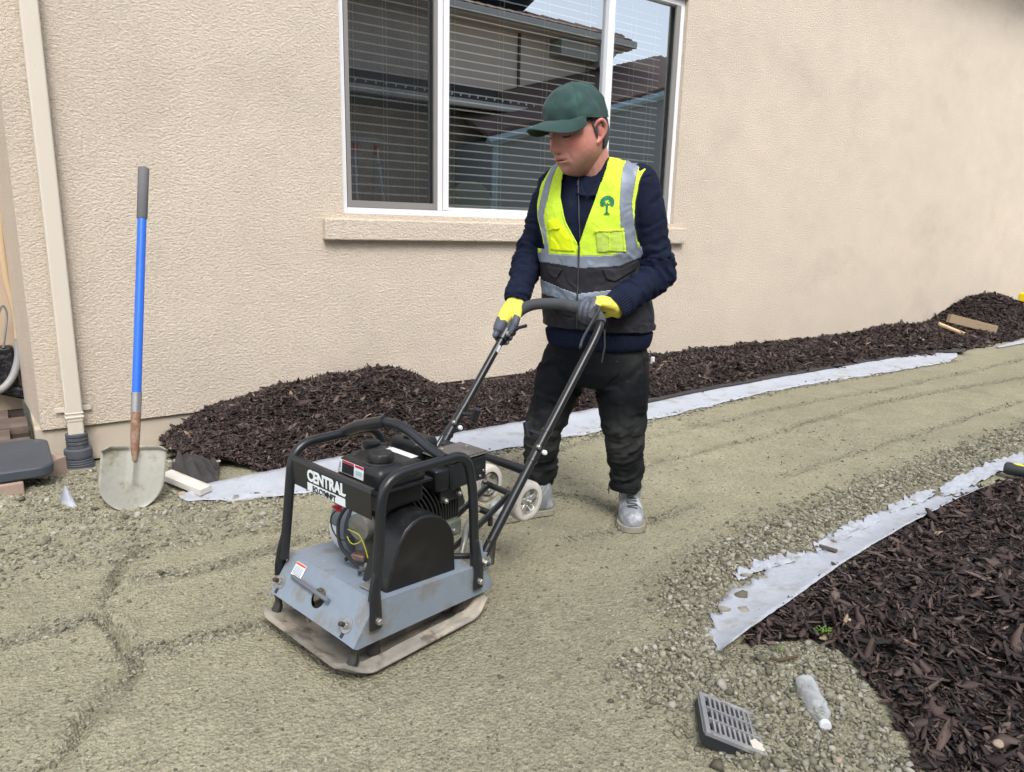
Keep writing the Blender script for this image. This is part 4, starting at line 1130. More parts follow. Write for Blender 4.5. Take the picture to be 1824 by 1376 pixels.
M_rub = mat('black_mount_rubber', S(52, 50, 48), 0.7, dirt=(S(110, 104, 92), 14, 0.5, 0.7, 0.5))

# base plate: cast, front and rear turned up
nx, ny = 61, 53
top = []; bot = []
for j in range(ny):
    for i in range(nx):
        u = -1 + 2 * i / (nx - 1); w = -1 + 2 * j / (ny - 1)
        x = (0.275 if u > 0 else 0.288) * u; y = 0.232 * w
        q = abs(w)
        x *= 1 - 0.10 * sstep(0.72, 1.0, q) * (1 if u > 0 else 0.45) * abs(u) ** 3
        y *= 1 - 0.05 * sstep(0.75, 1.0, abs(u))
        zb = 0.052 * max(0, (-0.185 - x) / 0.10) ** 1.6 + 0.052 * max(0, (x - 0.175) / 0.085) ** 1.7 + 0.022 * sstep(0.78, 1.0, q)
        zt_ = zb + 0.014 + 0.020 * math.exp(-((q - 0.80) / 0.07) ** 2) * sstep(1.0, 0.8, abs(u)) + 0.003 * mnoise.noise(Vector((x * 25, y * 25, 0)))
        zt_ -= 0.010 * sstep(0.93, 1.0, max(q, abs(u)))
        top.append((x, y, zt_)); bot.append((x, y, zb))
n_ = nx * ny
f = [(j * nx + i, j * nx + i + 1, (j + 1) * nx + i + 1, (j + 1) * nx + i) for j in range(ny - 1) for i in range(nx - 1)]
f2 = [tuple(n_ + k for k in reversed(q)) for q in f]
rim = [(i, i + 1) for i in range(nx - 1)] + [((ny - 1) * nx + i + 1, (ny - 1) * nx + i) for i in range(nx - 1)] + [((j + 1) * nx, j * nx) for j in range(ny - 1)] + [(j * nx + nx - 1, (j + 1) * nx + nx - 1) for j in range(ny - 1)]
b = MB(); b.add(top + bot, f + f2 + [(a, n_ + a, n_ + c, c) for a, c in rim])
b.build('base_plate', M_plate, pc, smooth=True)
b = MB()
for sy in (-1, 1):
    b.box((0.0, sy * 0.125, 0.035), (0.36, 0.012, 0.045))
b.build('plate_rib', M_plate, pc, bevel=0.004)
MB().tube([(0.0, -0.13, 0.085), (0.0, 0.13, 0.085)], 0.052, 20).build('exciter', M_rub, pc, smooth=True)
for (x, y) in ((-0.15, -0.165), (-0.15, 0.165), (0.17, -0.165), (0.17, 0.165)):
    MB().lathe([(0.018, 0.03), (0.021, 0.035), (0.017, 0.06), (0.021, 0.09), (0.018, 0.118)], (x, y, 0), n=18).build('rubber_mount', M_rub, pc, smooth=True)
for sy in (-1, 1):
    MB().prism([(-0.256, 0.048), (-0.236, 0.036), (-0.224, 0.060), (-0.226, 0.104), (-0.240, 0.100), (-0.236, 0.075)], (0, sy * 0.194 - 0.015, 0), (1, 0, 0), (0, 0, 1), (0, 1, 0), 0.030).build('corner_bracket', M_rub, pc, bevel=0.006)

# deck: folded sheet, front slope with a round hole
HW = 0.212
tz = 0.214
dk = MB()
dk.add([(-0.17, -HW, tz), (0.205, -HW, tz - 0.030), (0.205, HW, tz - 0.030), (-0.17, HW, tz)], [(0, 1, 2, 3)])
for sy in (-1, 1):
    y = sy * HW
    dk.add([(-0.17, y, tz), (-0.247, y, 0.108), (-0.236, y, 0.098), (0.262, y, 0.084), (0.286, y, 0.100), (0.242, y, 0.150), (0.205, y, tz - 0.030)], [tuple(range(7))])
s0 = Vector((-0.17, 0, tz)); sv = Vector((-0.077, 0, -0.106)); Lsl = sv.length; sv.normalize(); sn = Vector((-0.106, 0, 0.077)).normalized()
def slope(y, d, off=0.0): return Vector((0, y, 0)) + s0 + sv * d + sn * off
hc = (0.005, 0.072); hr = 0.030
N = 32; inner = []; outer = []
for k in range(N):
    a = 2 * PI * k / N; ca, sa = math.cos(a), math.sin(a)
    inner.append(slope(hc[0] + hr * ca, hc[1] + hr * sa * 0.95))
    ty = (HW - hc[0]) / ca if ca > 1e-6 else ((-HW - hc[0]) / ca if ca < -1e-6 else 1e9)
    td = (Lsl - hc[1]) / sa if sa > 1e-6 else ((-hc[1]) / sa if sa < -1e-6 else 1e9)
    t_ = min(ty, td); outer.append(slope(hc[0] + t_ * ca, hc[1] + t_ * sa))
# snap nearest outer points to the corners
for cy_, cd_ in ((HW, 0), (-HW, 0), (HW, Lsl), (-HW, Lsl)):
    c = slope(cy_, cd_); k = min(range(N), key=lambda i: (outer[i] - c).length); outer[k] = c
dk.add(inner + outer, [(k, (k + 1) % N, N + (k + 1) % N, N + k) for k in range(N)])
deck = dk.build('deck', M_deck, pc, solid=0.004, off=-1, bevel=0.006, seg=3)
# fastenings and rod on the slope
def bolt(parent, p, axis, r=0.010, washer=0.0, m=M_bolt, stud=0.010, nm='bolt', ms=None):
    axis = Vector(axis).normalized(); p = Vector(p)
    b = MB()
    if washer: b.lathe([(washer, 0.0), (washer, 0.003)], p, axis, 24)
    b.lathe([(r, 0.003 if washer else 0), (r, 0.012), (r * 0.85, 0.0135)], p, axis, 6)
    b.build(nm, m, parent, bevel=0.0007)
    if stud: MB().lathe([(r * 0.62, 0.010), (r * 0.62, 0.012 + stud), (r * 0.45, 0.014 + stud)], p, axis, 12).build('stud', ms or M_dbolt, parent)
for (y, d) in ((0.188, 0.090), (-0.152, 0.092)):
    bolt(deck, slope(y, d), sn, 0.0105, 0.021, stud=0.016)
MB().box(slope(0.187, 0.112, 0.001), (0.003, 0.011, 0.026), rot=Matrix.Rotation(rad(36), 3, 'Y')).build('slot', M_dbolt, deck)
MB().box(slope(-0.151, 0.113, 0.001), (0.003, 0.011, 0.026), rot=Matrix.Rotation(rad(36), 3, 'Y')).build('slot', M_dbolt, deck)
ra = slope(0.147, 0.058, 0.008); rb_ = slope(-0.055, 0.062, 0.014)
MB().tube([ra, ra.lerp(rb_, 0.03), rb_], [0.004, 0.0062, 0.0066], 12).build('rod', mat('dull_rod_steel', S(128, 134, 142), 0.45, 0.5), deck, smooth=True)
def sticker(parent, o, ax, ay, w, h, rows, name='sticker', base=None):
    """small printed label: coloured fields on a thin card"""
    o = Vector(o); ax = Vector(ax).normalized(); ay = Vector(ay).normalized(); az = ax.cross(ay)
    b = MB().prism([(0, 0), (w, 0), (w, h), (0, h)], o, ax, ay, az, 0.0006); s_ = b.build(name, base or M_white, parent)
    for k, (x0, y0, x1, y1, m) in enumerate(rows):
        MB().prism([(x0 * w, y0 * h), (x1 * w, y0 * h), (x1 * w, y1 * h), (x0 * w, y1 * h)], o + az * (0.0008), ax, ay, az, 0.0004).build('print_field', m, parent)
    return s_
M_ink = mat('black_ink', (0.02, 0.02, 0.022), 0.5); M_or = mat('orange_print', S(208, 92, 58), 0.5); M_redp = mat('red_print', S(190, 48, 58), 0.5); M_cy = mat('pale_blue_print', S(176, 208, 214), 0.5); M_gy = mat('grey_print', S(120, 120, 128), 0.5)
uy = Vector((0, -1, 0))
rows = [(0.03, 0.80, 0.97, 0.97, M_or)] + [(0.06, 0.10 + 0.09 * k, 0.90, 0.14 + 0.09 * k, M_gy) for k in range(7)]
sticker(deck, slope(0.163, 0.055, 0.0016), uy, -sv, 0.052, 0.040, rows)

# roll frame: two side hoops, lifting bar, name plate
def foot_squash(n, k): return [1] * n
fr_ = []
for sy in (-1, 1):
    y = sy * 0.205
    path = [(-0.176, y, 0.215), (-0.157, y, 0.32), (-0.140, y, 0.55), (0.165, y, 0.553), (0.192, y, 0.44), (0.204, y, 0.19)]
    if sy > 0: path = [(-0.200, y, 0.205), (-0.178, y, 0.37), (-0.155, y, 0.553), (0.150, y, 0.553), (0.190, y, 0.44), (0.204, y, 0.19)]
    hoop = MB().tube(bend(path, 0.075, 7), 0.0145, 14).build('side_hoop', M_bk, pc, smooth=True)
    for (x, z0, z1, tl_) in ((path[0][0], path[0][2] + 0.03, 0.142 if sy < 0 else 0.15, -0.02), (path[-1][0], path[-1][2] + 0.035, 0.115, 0.0)):
        yy = sy * (HW + 0.009)
        b = MB().tube([(x + ((0.0145 if sy < 0 else 0.011) if x < 0 else -0.004), y, z0 + 0.05), (x, (y + yy) / 2, z0), (x + (-0.004 if x < 0 else 0.003), yy, z0 - 0.05), (x + tl_ * 0.2, yy, z1)], [0.0145, 0.017, 0.020, 0.021], 14, squash=[1, 0.62, 0.30, 0.27], up=(1, 0, 0))
        b.build('flattened_foot', M_bk, hoop, smooth=True)
        if sy < 0: bolt(hoop, (x + (0.0 if x > 0 else -0.001), yy - 0.005, (0.166 if x < 0 else 0.141)), (0, -1, 0), 0.0095, 0.0, M_bolt, stud=0)
lift = [(0.020, 0.205, 0.558), (0.030, 0.17, 0.575), (0.045, 0.09, 0.608), (0.055, 0.0, 0.622), (0.062, -0.06, 0.612), (0.072, -0.14, 0.576), (0.080, -0.205, 0.556)]
MB().tube(curve_pts(lift, 6), 0.0142, 14).build('lifting_bar', M_bk, pc, smooth=True)
MB().tube([(0.028, 0.185, 0.568), (0.036, 0.14, 0.588), (0.050, 0.03, 0.622)], [0.0185, 0.0190, 0.0185], 14).build('bar_sleeve', M_bk, pc, smooth=True)
PX = -0.167
b = MB(); b.add([(PX, -0.193, 0.440), (PX, 0.205, 0.440), (PX, 0.205, 0.512), (PX + 0.004, 0.20, 0.520), (PX + 0.016, 0.20, 0.521), (PX + 0.016, -0.19, 0.521), (PX + 0.004, -0.19, 0.520), (PX, -0.193, 0.512)], [(0, 1, 2, 7), (7, 2, 3, 6), (6, 3, 4, 5)])
npl = b.build('name_plate', M_bk, pc, solid=0.003, off=0, bevel=0.002)
def text_mesh(s, size, name, m, parent, o, ax, ay, weight=0.0, depth=0.0004, width=None):
    cu = bpy.data.curves.new('t', 'FONT'); cu.body = s; cu.size = size; cu.offset = weight; cu.extrude = depth; cu.resolution_u = 3
    to = bpy.data.objects.new('t', cu); COL.objects.link(to)
    bpy.context.view_layer.update()
    me = bpy.data.meshes.new_from_object(to.evaluated_get(bpy.context.evaluated_depsgraph_get()))
    bpy.data.objects.remove(to); bpy.data.curves.remove(cu)
    ax = Vector(ax).normalized(); ay = Vector(ay).normalized(); az = ax.cross(ay); o = Vector(o)
    xs_ = [v.co.x for v in me.vertices]; x0, x1 = min(xs_), max(xs_)
    k = (width / (x1 - x0)) if width else 1.0
    for v in me.vertices:
        c = v.co.copy(); v.co = o + ax * ((c.x - x0) * k) + ay * c.y + az * c.z
    me.materials.clear()
    return link(name, me, m, parent)
tx, ty_ = (0, -1, 0), (0, 0, 1)
FX = PX - 0.0024
text_mesh('CENTRAL', 0.0460, 'lettering', M_white, npl, (FX, 0.108, 0.4735), tx, ty_, weight=0.0019, width=0.186)
MB().prism([(0, 0), (0.187, 0), (0.187, 0.0240), (0, 0.0240)], (FX, 0.108, 0.4425), tx, ty_, (-1, 0, 0), 0.0006).build('white_panel', M_white, npl)
text_mesh('EQ.CYMNPT', 0.0235, 'lettering', M_ink, npl, (FX - 0.0012, 0.080, 0.4458), tx, ty_, weight=0.0009, width=0.115)
MB().lathe([(0.0028, 0), (0.0028, 0.0006)], (FX, -0.080, 0.478), (-1, 0, 0), 12).build('dot', M_white, npl)

# engine: tank with cap, recoil housing, crankcase, finned cylinder, air filter, muffler
eg = MB()
def rbox(c, d, r, name, m, parent, seg=4, taper=1.0, rot=None):
    return MB().box(c, d, rot=rot, taper=taper).build(name, m, parent, bevel=r, seg=seg, smooth=True)
tank = rbox((-0.004, -0.022, 0.503), (0.180, 0.215, 0.068), 0.022, 'fuel_tank', M_bkp, pc, taper=0.93)
MB().box((-0.002, -0.022, 0.473), (0.196, 0.230, 0.010)).build('tank_seam', M_bkp, tank, bevel=0.004)
rbox((-0.002, -0.022, 0.437), (0.165, 0.190, 0.066), 0.016, 'tank_underside', M_bkp, tank)
cap = MB().lathe([(0.030, 0.0), (0.033, 0.003), (0.033, 0.006), (0.036, 0.008), (0.037, 0.024), (0.033, 0.030), (0.012, 0.032)], (-0.028, -0.052, 0.533), n=32, wob=lambda k, j: (1 + 0.045 * math.cos(k * 2 * PI / 32 * 8)) if 2 < j < 6 else 1)
cap.build('fuel_cap', M_bkp, tank, smooth=True)
MB().lathe([(0.050, 0.0), (0.050, 0.003), (0.046, 0.005), (0.040, 0.002)], (-0.028, -0.052, 0.5345), n=36).build('cap_well', M_bkp, tank, smooth=True)
for (x, y) in ((-0.05, 0.05), (-0.025, 0.066)):
    MB().lathe([(0.012, 0), (0.010, 0.0012)], (x, y, 0.5365), n=16).build('tank_dimple', M_fin, tank)
MB().box((0.062, -0.035, 0.5375), (0.026, 0.12, 0.0012)).build('sticker', M_white, tank)
fxn = -0.0925
sticker(tank, (fxn - 0.0005, 0.062, 0.493), (0, -1, 0.0), (0.08, 0, 1), 0.118, 0.038, [(0.02, 0.1, 0.08, 0.9, M_cy), (0.13, 0.04, 0.62, 0.80, M_ink), (0.13, 0.82, 0.62, 0.98, M_redp), (0.66, 0.80, 1.0, 0.98, M_redp), (0.70, 0.25, 0.95, 0.60, M_cy), (0.03, 0.35, 0.07, 0.75, M_redp)] + [(0.15, 0.12 + 0.1 * k, 0.58, 0.15 + 0.1 * k, M_gy) for k in range(6)])
# air filter box behind the tank
af = rbox((0.200, 0.075, 0.500), (0.105, 0.125, 0.075), 0.018, 'air_filter', M_bkp, pc, rot=(0, 0, rad(6)))
MB().lathe([(0.022, 0), (0.024, 0.006), (0.012, 0.012)], (0.185, 0.075, 0.538), n=20).build('filter_knob', M_bkp, af, smooth=True)
MB().tube([(0.11, 0.115, 0.50), (0.06, 0.13, 0.515), (0.04, 0.11, 0.53)], [0.024, 0.020, 0.016], 14).build('choke_cover', M_bkp, pc, smooth=True)
MB().lathe([(0.026, 0), (0.028, 0.010), (0.020, 0.015)], (0.050, 0.098, 0.533), n=24).build('vent_cap', M_bkp, pc, smooth=True)
# crankcase and shrouds
ck = rbox((0.035, 0.0, 0.275), (0.17, 0.17, 0.16), 0.035, 'crankcase', M_eng, pc)
MB().lathe([(0.072, 0), (0.078, 0.012), (0.074, 0.03), (0.05, 0.04)], (0.0, 0.0, 0.30), (0, -1, 0), 32).build('crankcase_cover', M_eng, ck, smooth=True)
MB().lathe([(0.040, 0), (0.045, 0.02), (0.038, 0.04), (0.0, 0.044)], (-0.062, -0.030, 0.350), (-1, -0.2, 0), 24).build('governor_boss', M_eng, ck, smooth=True)
rec = MB().lathe([(0.108, 0.0), (0.112, 0.02), (0.110, 0.07), (0.090, 0.085), (0.045, 0.095), (0.0, 0.096)], (0.02, 0.055, 0.300), (0, 1, 0), 40).build('recoil_housing', mat('blue_grey_shroud', S(104, 112, 122), 0.45, dirt=(S(130, 126, 116), 10, 0.55, 0.75, 0.5)), pc, smooth=True)
b = MB().lathe([(0.1130, 0.024), (0.1130, 0.066)], (0.02, 0.055, 0.300), (0, 1, 0), 60); n6 = 60
keep = [q for q in b.f if len(q) == 4 and all((b.v[i][0] < -0.028 and b.v[i][2] < 0.315) for i in q)]
b.f = keep; b.build('shroud_sticker', mat('white_shroud_label', S(214, 218, 222), 0.4), rec, solid=0.0006, off=1)
# cylinder with cooling fins
cyl = MB().tube([(0.10, -0.005, 0.335), (0.225, -0.005, 0.385)], 0.052, 24).build('cylinder', M_fin, pc, smooth=True)
dcy = Vector((0.125, 0, 0.05)).normalized()
for k in range(9):
    p = Vector((0.095, -0.012, 0.340)) + dcy * (k * 0.0135)
    MB().tube([p, p + dcy * 0.004], 0.078 - 0.001 * abs(k - 4), 28).build('cooling_fin', M_fin, cyl, smooth=True)
for k in range(8):
    y_ = -0.085 + 0.0
    MB().box((0.185 + k * 0.0105, -0.010, 0.318), (0.004, 0.125, 0.075)).build('cooling_fin', M_fin, cyl)
hd = rbox((0.262, -0.01, 0.365), (0.045, 0.115, 0.115), 0.012, 'cylinder_head', M_fin, pc, rot=(0, rad(-20), 0))
for (y, z) in ((-0.052, 0.395), (0.03, 0.40), (-0.052, 0.33)):
    bolt(hd, (0.280, y, z), (1, 0, 0.3), 0.009, 0, stud=0)
fl = MB().box((0.205, -0.088, 0.392), (0.085, 0.010, 0.06)); flo = fl.build('exhaust_flange', M_bk, pc, bevel=0.008)
bolt(flo, (0.178, -0.093, 0.372), (0, -1, 0), 0.0095, 0, stud=0.004, ms=M_bolt); bolt(flo, (0.235, -0.093, 0.382), (0, -1, 0), 0.0095, 0, stud=0.004, ms=M_bolt)
rbox((0.225, -0.045, 0.262), (0.07, 0.09, 0.055), 0.008, 'green_gasket_block', mat('grey_green_casting', S(118, 128, 116), 0.5, 0.2, dirt=(S(90, 86, 76), 12, 0.5, 0.7, 0.5)), pc)
bolt(pc, (0.215, -0.092, 0.262), (0, -1, 0), 0.0085, 0, stud=0, nm='case_bolt')
# muffler with perforated shield
mf = rbox((0.262, -0.055, 0.450), (0.155, 0.125, 0.085), 0.008, 'muffler', M_bk, pc, seg=2)
b = MB(); N1, N2 = 9, 8
sh_ = MB().box((0.262, -0.055, 0.4995), (0.168, 0.140, 0.004)).build('heat_shield', mat('dusty_shield', S(104, 100, 98), 0.6, 0.3, var=(14, 0.2), dirt=(S(150, 146, 138), 8, 0.5, 0.7, 0.6)), pc, bevel=0.0015)
for k in range(9):
    MB().box((0.192 + k * 0.0175, -0.117, 0.5020), (0.011, 0.005, 0.0015)).build('vent_slot', M_ink, sh_)
    if k < 7: MB().box((0.186, -0.104 + k * 0.0175, 0.5020), (0.005, 0.011, 0.0015)).build('vent_slot', M_ink, sh_)
bolt(sh_, (0.225, -0.03, 0.5015), (0, 0, 1), 0.006, 0, stud=0); bolt(sh_, (0.305, -0.06, 0.5015), (0, 0, 1), 0.006, 0, stud=0)
for (x, z, s_) in ((0.325, 0.44, -1), (0.310, 0.425, -1)):
    MB().lathe([(0.005, 0), (0.004, 0.002)], (x, -0.1185, z), (0, -1, 0), 12).build('weld_spot', M_bolt, mf)
MB().tube([(0.335, -0.03, 0.46), (0.36, -0.03, 0.455)], 0.012, 14).build('exhaust_outlet', M_bk, mf, smooth=True)
rbox((0.16, -0.055, 0.445), (0.06, 0.11, 0.07), 0.008, 'muffler_bracket', M_bk, pc, seg=2)
# belt guard
gp_ = [(-0.125, 0.200), (-0.100, 0.270), (-0.075, 0.335), (-0.050, 0.372), (-0.022, 0.389), (0.010, 0.396), (0.045, 0.392), (0.078, 0.378), (0.105, 0.355), (0.125, 0.325), (0.136, 0.290), (0.140, 0.180)]
bg_ = MB().prism(gp_, (0, -0.188, 0), (1, 0, 0), (0, 0, 1), (0, 1, 0), 0.110).build('belt_guard', M_bkp, pc, bevel=0.006, seg=3, smooth=True, angle=50)
gin = [(x * 0.965 + 0.0003, 0.196 + (z - 0.196) * 0.972) for x, z in gp_]
MB().prism(gin, (0, -0.1895, 0), (1, 0, 0), (0, 0, 1), (0, 1, 0), 0.004).build('guard_face', M_face, bg_, bevel=0.001, smooth=True, angle=50)
MB().tube([(0.145, -0.10, 0.205), (0.18, -0.12, 0.195), (0.235, -0.16, 0.19)], 0.009, 10).build('rear_stay', M_bk, pc, smooth=True)
# small fittings on the front of the engine
MB().lathe([(0.020, 0), (0.024, 0.006), (0.022, 0.020), (0.010, 0.026)], (-0.075, -0.020, 0.375), (-1, -0.3, 0.2), 20).build('switch_housing', mat('pale_blue_plastic', S(170, 186, 200), 0.35), pc, smooth=True)
MB().box((-0.085, -0.025, 0.406), (0.01, 0.075, 0.020), rot=(rad(-12), 0, 0)).build('bracket', mat('zinc_plate', S(178, 186, 196), 0.3, 0.6), pc, bevel=0.002)
b = MB()
for k in range(5):
    a = rad(-100 + 48 * k); b.add([(0, 0, 0), (0.004, 0.026 * math.cos(a), 0.026 * math.sin(a)), (-0.012, 0.024 * math.cos(a + 0.6), 0.024 * math.sin(a + 0.6))], [(0, 1, 2)])
b.build('red_plug', M_redp, pc, solid=0.006, bevel=0.002, loc=(-0.115, 0.030, 0.405))
cbl = [(-0.118, 0.030, 0.395), (-0.125, 0.060, 0.36), (-0.115, 0.072, 0.315), (-0.11, 0.045, 0.290), (-0.105, 0.0, 0.305), (-0.10, -0.03, 0.335), (-0.09, -0.045, 0.342)]
MB().tube(curve_pts(cbl, 6), 0.0022, 8).build('thin_wire', M_blk, pc, smooth=True)
MB().tube(curve_pts([(-0.10, 0.005, 0.41), (-0.125, 0.022, 0.36), (-0.125, 0.020, 0.29), (-0.105, -0.005, 0.24), (-0.09, -0.02, 0.218)], 6), [0.0052] * 25, 10).build('fuel_hose', M_blk, pc, smooth=True)
MB().tube(curve_pts([(-0.11, 0.0, 0.335), (-0.118, -0.03, 0.342), (-0.112, -0.06, 0.335), (-0.105, -0.075, 0.30), (-0.10, -0.08, 0.27)], 6), 0.0016, 6).build('yellow_wire', mat('yellow_wire_sheath', S(206, 206, 60), 0.5), pc, smooth=True)
MB().tube(curve_pts([(-0.11, 0.005, 0.312), (-0.114, -0.02, 0.300), (-0.112, -0.045, 0.306), (-0.105, -0.06, 0.32)], 6), 0.0014, 6).build('yellow_wire', mat('yellow_wire_sheath', S(206, 206, 60), 0.5), pc, smooth=True)
for (x, y, z, r_) in ((-0.095, 0.022, 0.232, 0.007), (-0.108, -0.062, 0.226, 0.007)):
    dd = Vector((-1, 0.35, -0.25)).normalized(); p = Vector((x, y, z))
    b = MB().tube([p + dd * -0.03, p + dd * 0.006], r_ * 0.6, 10); b.lathe([(r_, 0.004), (r_, 0.012)], p, dd, 6); b.build('drain_bolt', M_dbolt, pc)
rbox((-0.070, 0.0, 0.238), (0.035, 0.045, 0.022), 0.006, 'oil_drain_boss', mat('copper_grey', S(150, 124, 112), 0.45, 0.5), pc, rot=(0, 0, 0.4))
rbox((-0.075, -0.075, 0.232), (0.05, 0.04, 0.03), 0.008, 'engine_foot', M_eng, pc)
MB().box((-0.125, -0.135, 0.2185), (0.06, 0.045, 0.006), rot=(0, 0, 0.1)).build('mount_plate', M_eng, pc, bevel=0.002)
bolt(pc, (-0.125, -0.135, 0.2215), (0, 0, 1), 0.008, 0.012, stud=0.004, nm='mount_bolt')
for k in range(2):
    bolt(deck, (-0.02 - 0.0 + k * 0.09, 0.12, tz - 0.01), (0, 0, 1), 0.007, 0.011, stud=0)

# pivots, push handle
HY = 0.2
for sy in (-1, 1):
    br = MB().prism([(0.195, 0.150), (0.262, 0.150), (0.268, 0.185), (0.252, 0.214), (0.232, 0.222), (0.226, 0.262), (0.214, 0.270), (0.204, 0.262), (0.205, 0.205)], (0, sy * HW - 0.002, 0), (1, 0, 0), (0, 0, 1), (0, 1, 0), 0.004).build('pivot_bracket', M_deck, pc, bevel=0.001)
    bolt(br, (0.237, sy * (HW + 0.003), 0.186), (0, sy, 0), 0.0105, 0.021, M_bolt, stud=0.006)
    MB().box((0.275, sy * (HW - 0.01), 0.205), (0.030, 0.02, 0.085), rot=(0, rad(6), 0)).build('rubber_stop', M_rub, pc, bevel=0.004)
low = []
for sy in (-1, 1):
    lt = MB().tube([(0.238, sy * HY, 0.190), (0.475, sy * HY, 0.474)], 0.0150, 16).build('lower_tube', M_bk, pc, smooth=True)
    for (x, z) in ((0.462, 0.458),):
        MB().tube([(x, sy * HY, z), (x + 0.006, sy * HY, z + 0.007)], 0.0180, 16).build('collar', M_bk, lt, smooth=True)
    sl_ = MB().tube([(0.470, sy * HY, 0.468), (0.535, sy * HY, 0.545)], 0.0158, 16).build('clamp_sleeve', M_bk, lt, smooth=True)
    MB().tube([(0.532, sy * HY, 0.541), (0.540, sy * HY, 0.551)], 0.0182, 16).build('collar', M_bk, lt, smooth=True)
    dp = Vector((0.65, -0.12, 0.0)) * 0
    for off in (-0.020, 0.020):
        q = Vector((0.492, sy * HY, 0.495)) + Vector((off * 0.76, 0, -off * 0.64))
        MB().lathe([(0.0085, 0.012), (0.0085, 0.020), (0.006, 0.023)], q, (0, -1, 0), 12).build('clamp_bolt', M_white if off > 0 else M_bolt, lt, smooth=True)
    ins = 1 if sy < 0 else -1
    lv = MB().tube([(0.522, sy * HY, 0.530), (0.526, sy * HY + ins * 0.075, 0.538)], 0.0085, 12); lv.tube([(0.524, sy * HY + ins * 0.068, 0.515), (0.528, sy * HY + ins * 0.082, 0.562)], [0.014, 0.015], 12)
    lv.build('clamp_lever', M_bk, lt, smooth=True)
MB().tube([(0.438, -HY, 0.432), (0.440, 0, 0.436), (0.438, HY, 0.432)], [0.0165, 0.0135, 0.0165], 14).build('cross_tube', M_bk, pc, smooth=True)
# upper handle: tubes and foam covered bow
up_ = bend([(0.520, HY, 0.526), (0.792, HY, 0.852), (0.835, HY - 0.01, 0.905), (0.862, 0.10, 0.917), (0.866, 0.0, 0.922), (0.862, -0.10, 0.915), (0.835, -HY + 0.01, 0.893), (0.792, -HY, 0.838), (0.520, -HY, 0.526)], 0.06, 6)
up_ = curve_pts([(0.520, HY, 0.526), (0.600, HY, 0.622), (0.700, HY, 0.742), (0.775, HY, 0.830), (0.812, HY - 0.008, 0.878), (0.840, HY - 0.045, 0.908), (0.858, 0.09, 0.920), (0.866, 0.0, 0.924), (0.860, -0.09, 0.915), (0.842, -HY + 0.045, 0.903), (0.818, -HY + 0.010, 0.880), (0.780, -HY, 0.834), (0.700, -HY, 0.738), (0.600, -HY, 0.620), (0.520, -HY, 0.526)], 6)
ub = MB().tube(up_, 0.0140, 16).build('push_handle', M_bk, pc, smooth=True)
seg_ = [p for p in up_[17:61]]
MB().tube(seg_, [0.018] + [0.0212] * (len(seg_) - 2) + [0.018], 18).build('foam_grip', M_foam, ub, smooth=True)
# throttle lever and clamp below the far hand
g0 = Vector((0.748, HY, 0.800))
MB().tube([g0 + Vector((-0.014, 0, -0.017)), g0 + Vector((0.014, 0, 0.017))], 0.0205, 16).build('throttle_clamp', M_bk, ub, smooth=True)
MB().lathe([(0.010, 0.0), (0.0115, 0.010), (0.007, 0.016)], g0 + Vector((0.0, -0.015, 0.004)), (-0.3, -1, 0.2), 16).build('clamp_bolt', M_bolt, ub, smooth=True)
MB().tube([g0 + Vector((0.0, -0.022, 0.008)), g0 + Vector((0.020, -0.055, 0.030)), g0 + Vector((0.030, -0.085, 0.040))], [0.0055, 0.0065, 0.0062], 10).build('throttle_lever', M_bk, ub, smooth=True)
MB().tube(curve_pts([g0 + Vector((-0.01, 0.012, -0.02)), g0 + Vector((-0.06, 0.02, -0.09)), g0 + Vector((-0.16, 0.018, -0.20)), (0.49, HY + 0.018, 0.50), (0.40, HY + 0.01, 0.42)], 6), 0.0032, 8).build('throttle_cable', M_blk, ub, smooth=True)
MB().box(g0 + Vector((-0.045, -0.0145, -0.048)), (0.012, 0.001, 0.028), rot=(0, rad(35), 0)).build('white_sticker', M_white, ub)
# grey lever loop and strap at the near end
pts_ = curve_pts([(0.800, -HY + 0.045, 0.895), (0.812, -HY + 0.030, 0.925), (0.800, -HY + 0.005, 0.925), (0.768, -HY + 0.012, 0.880), (0.735, -HY + 0.020, 0.830), (0.715, -HY + 0.015, 0.800)], 7)
MB().tube(pts_, [0.005] + [0.0135] * (len(pts_) - 2) + [0.008], 12, squash=0.35, up=(0, 1, 0)).build('brake_loop', M_foam, ub, smooth=True)
MB().tube([(0.815, -HY - 0.012, 0.860), (0.816, -HY - 0.016, 0.80), (0.806, -HY - 0.014, 0.745)], [0.004, 0.005, 0.004], 8, squash=0.4).build('hanging_strap', M_blk, ub, smooth=True)

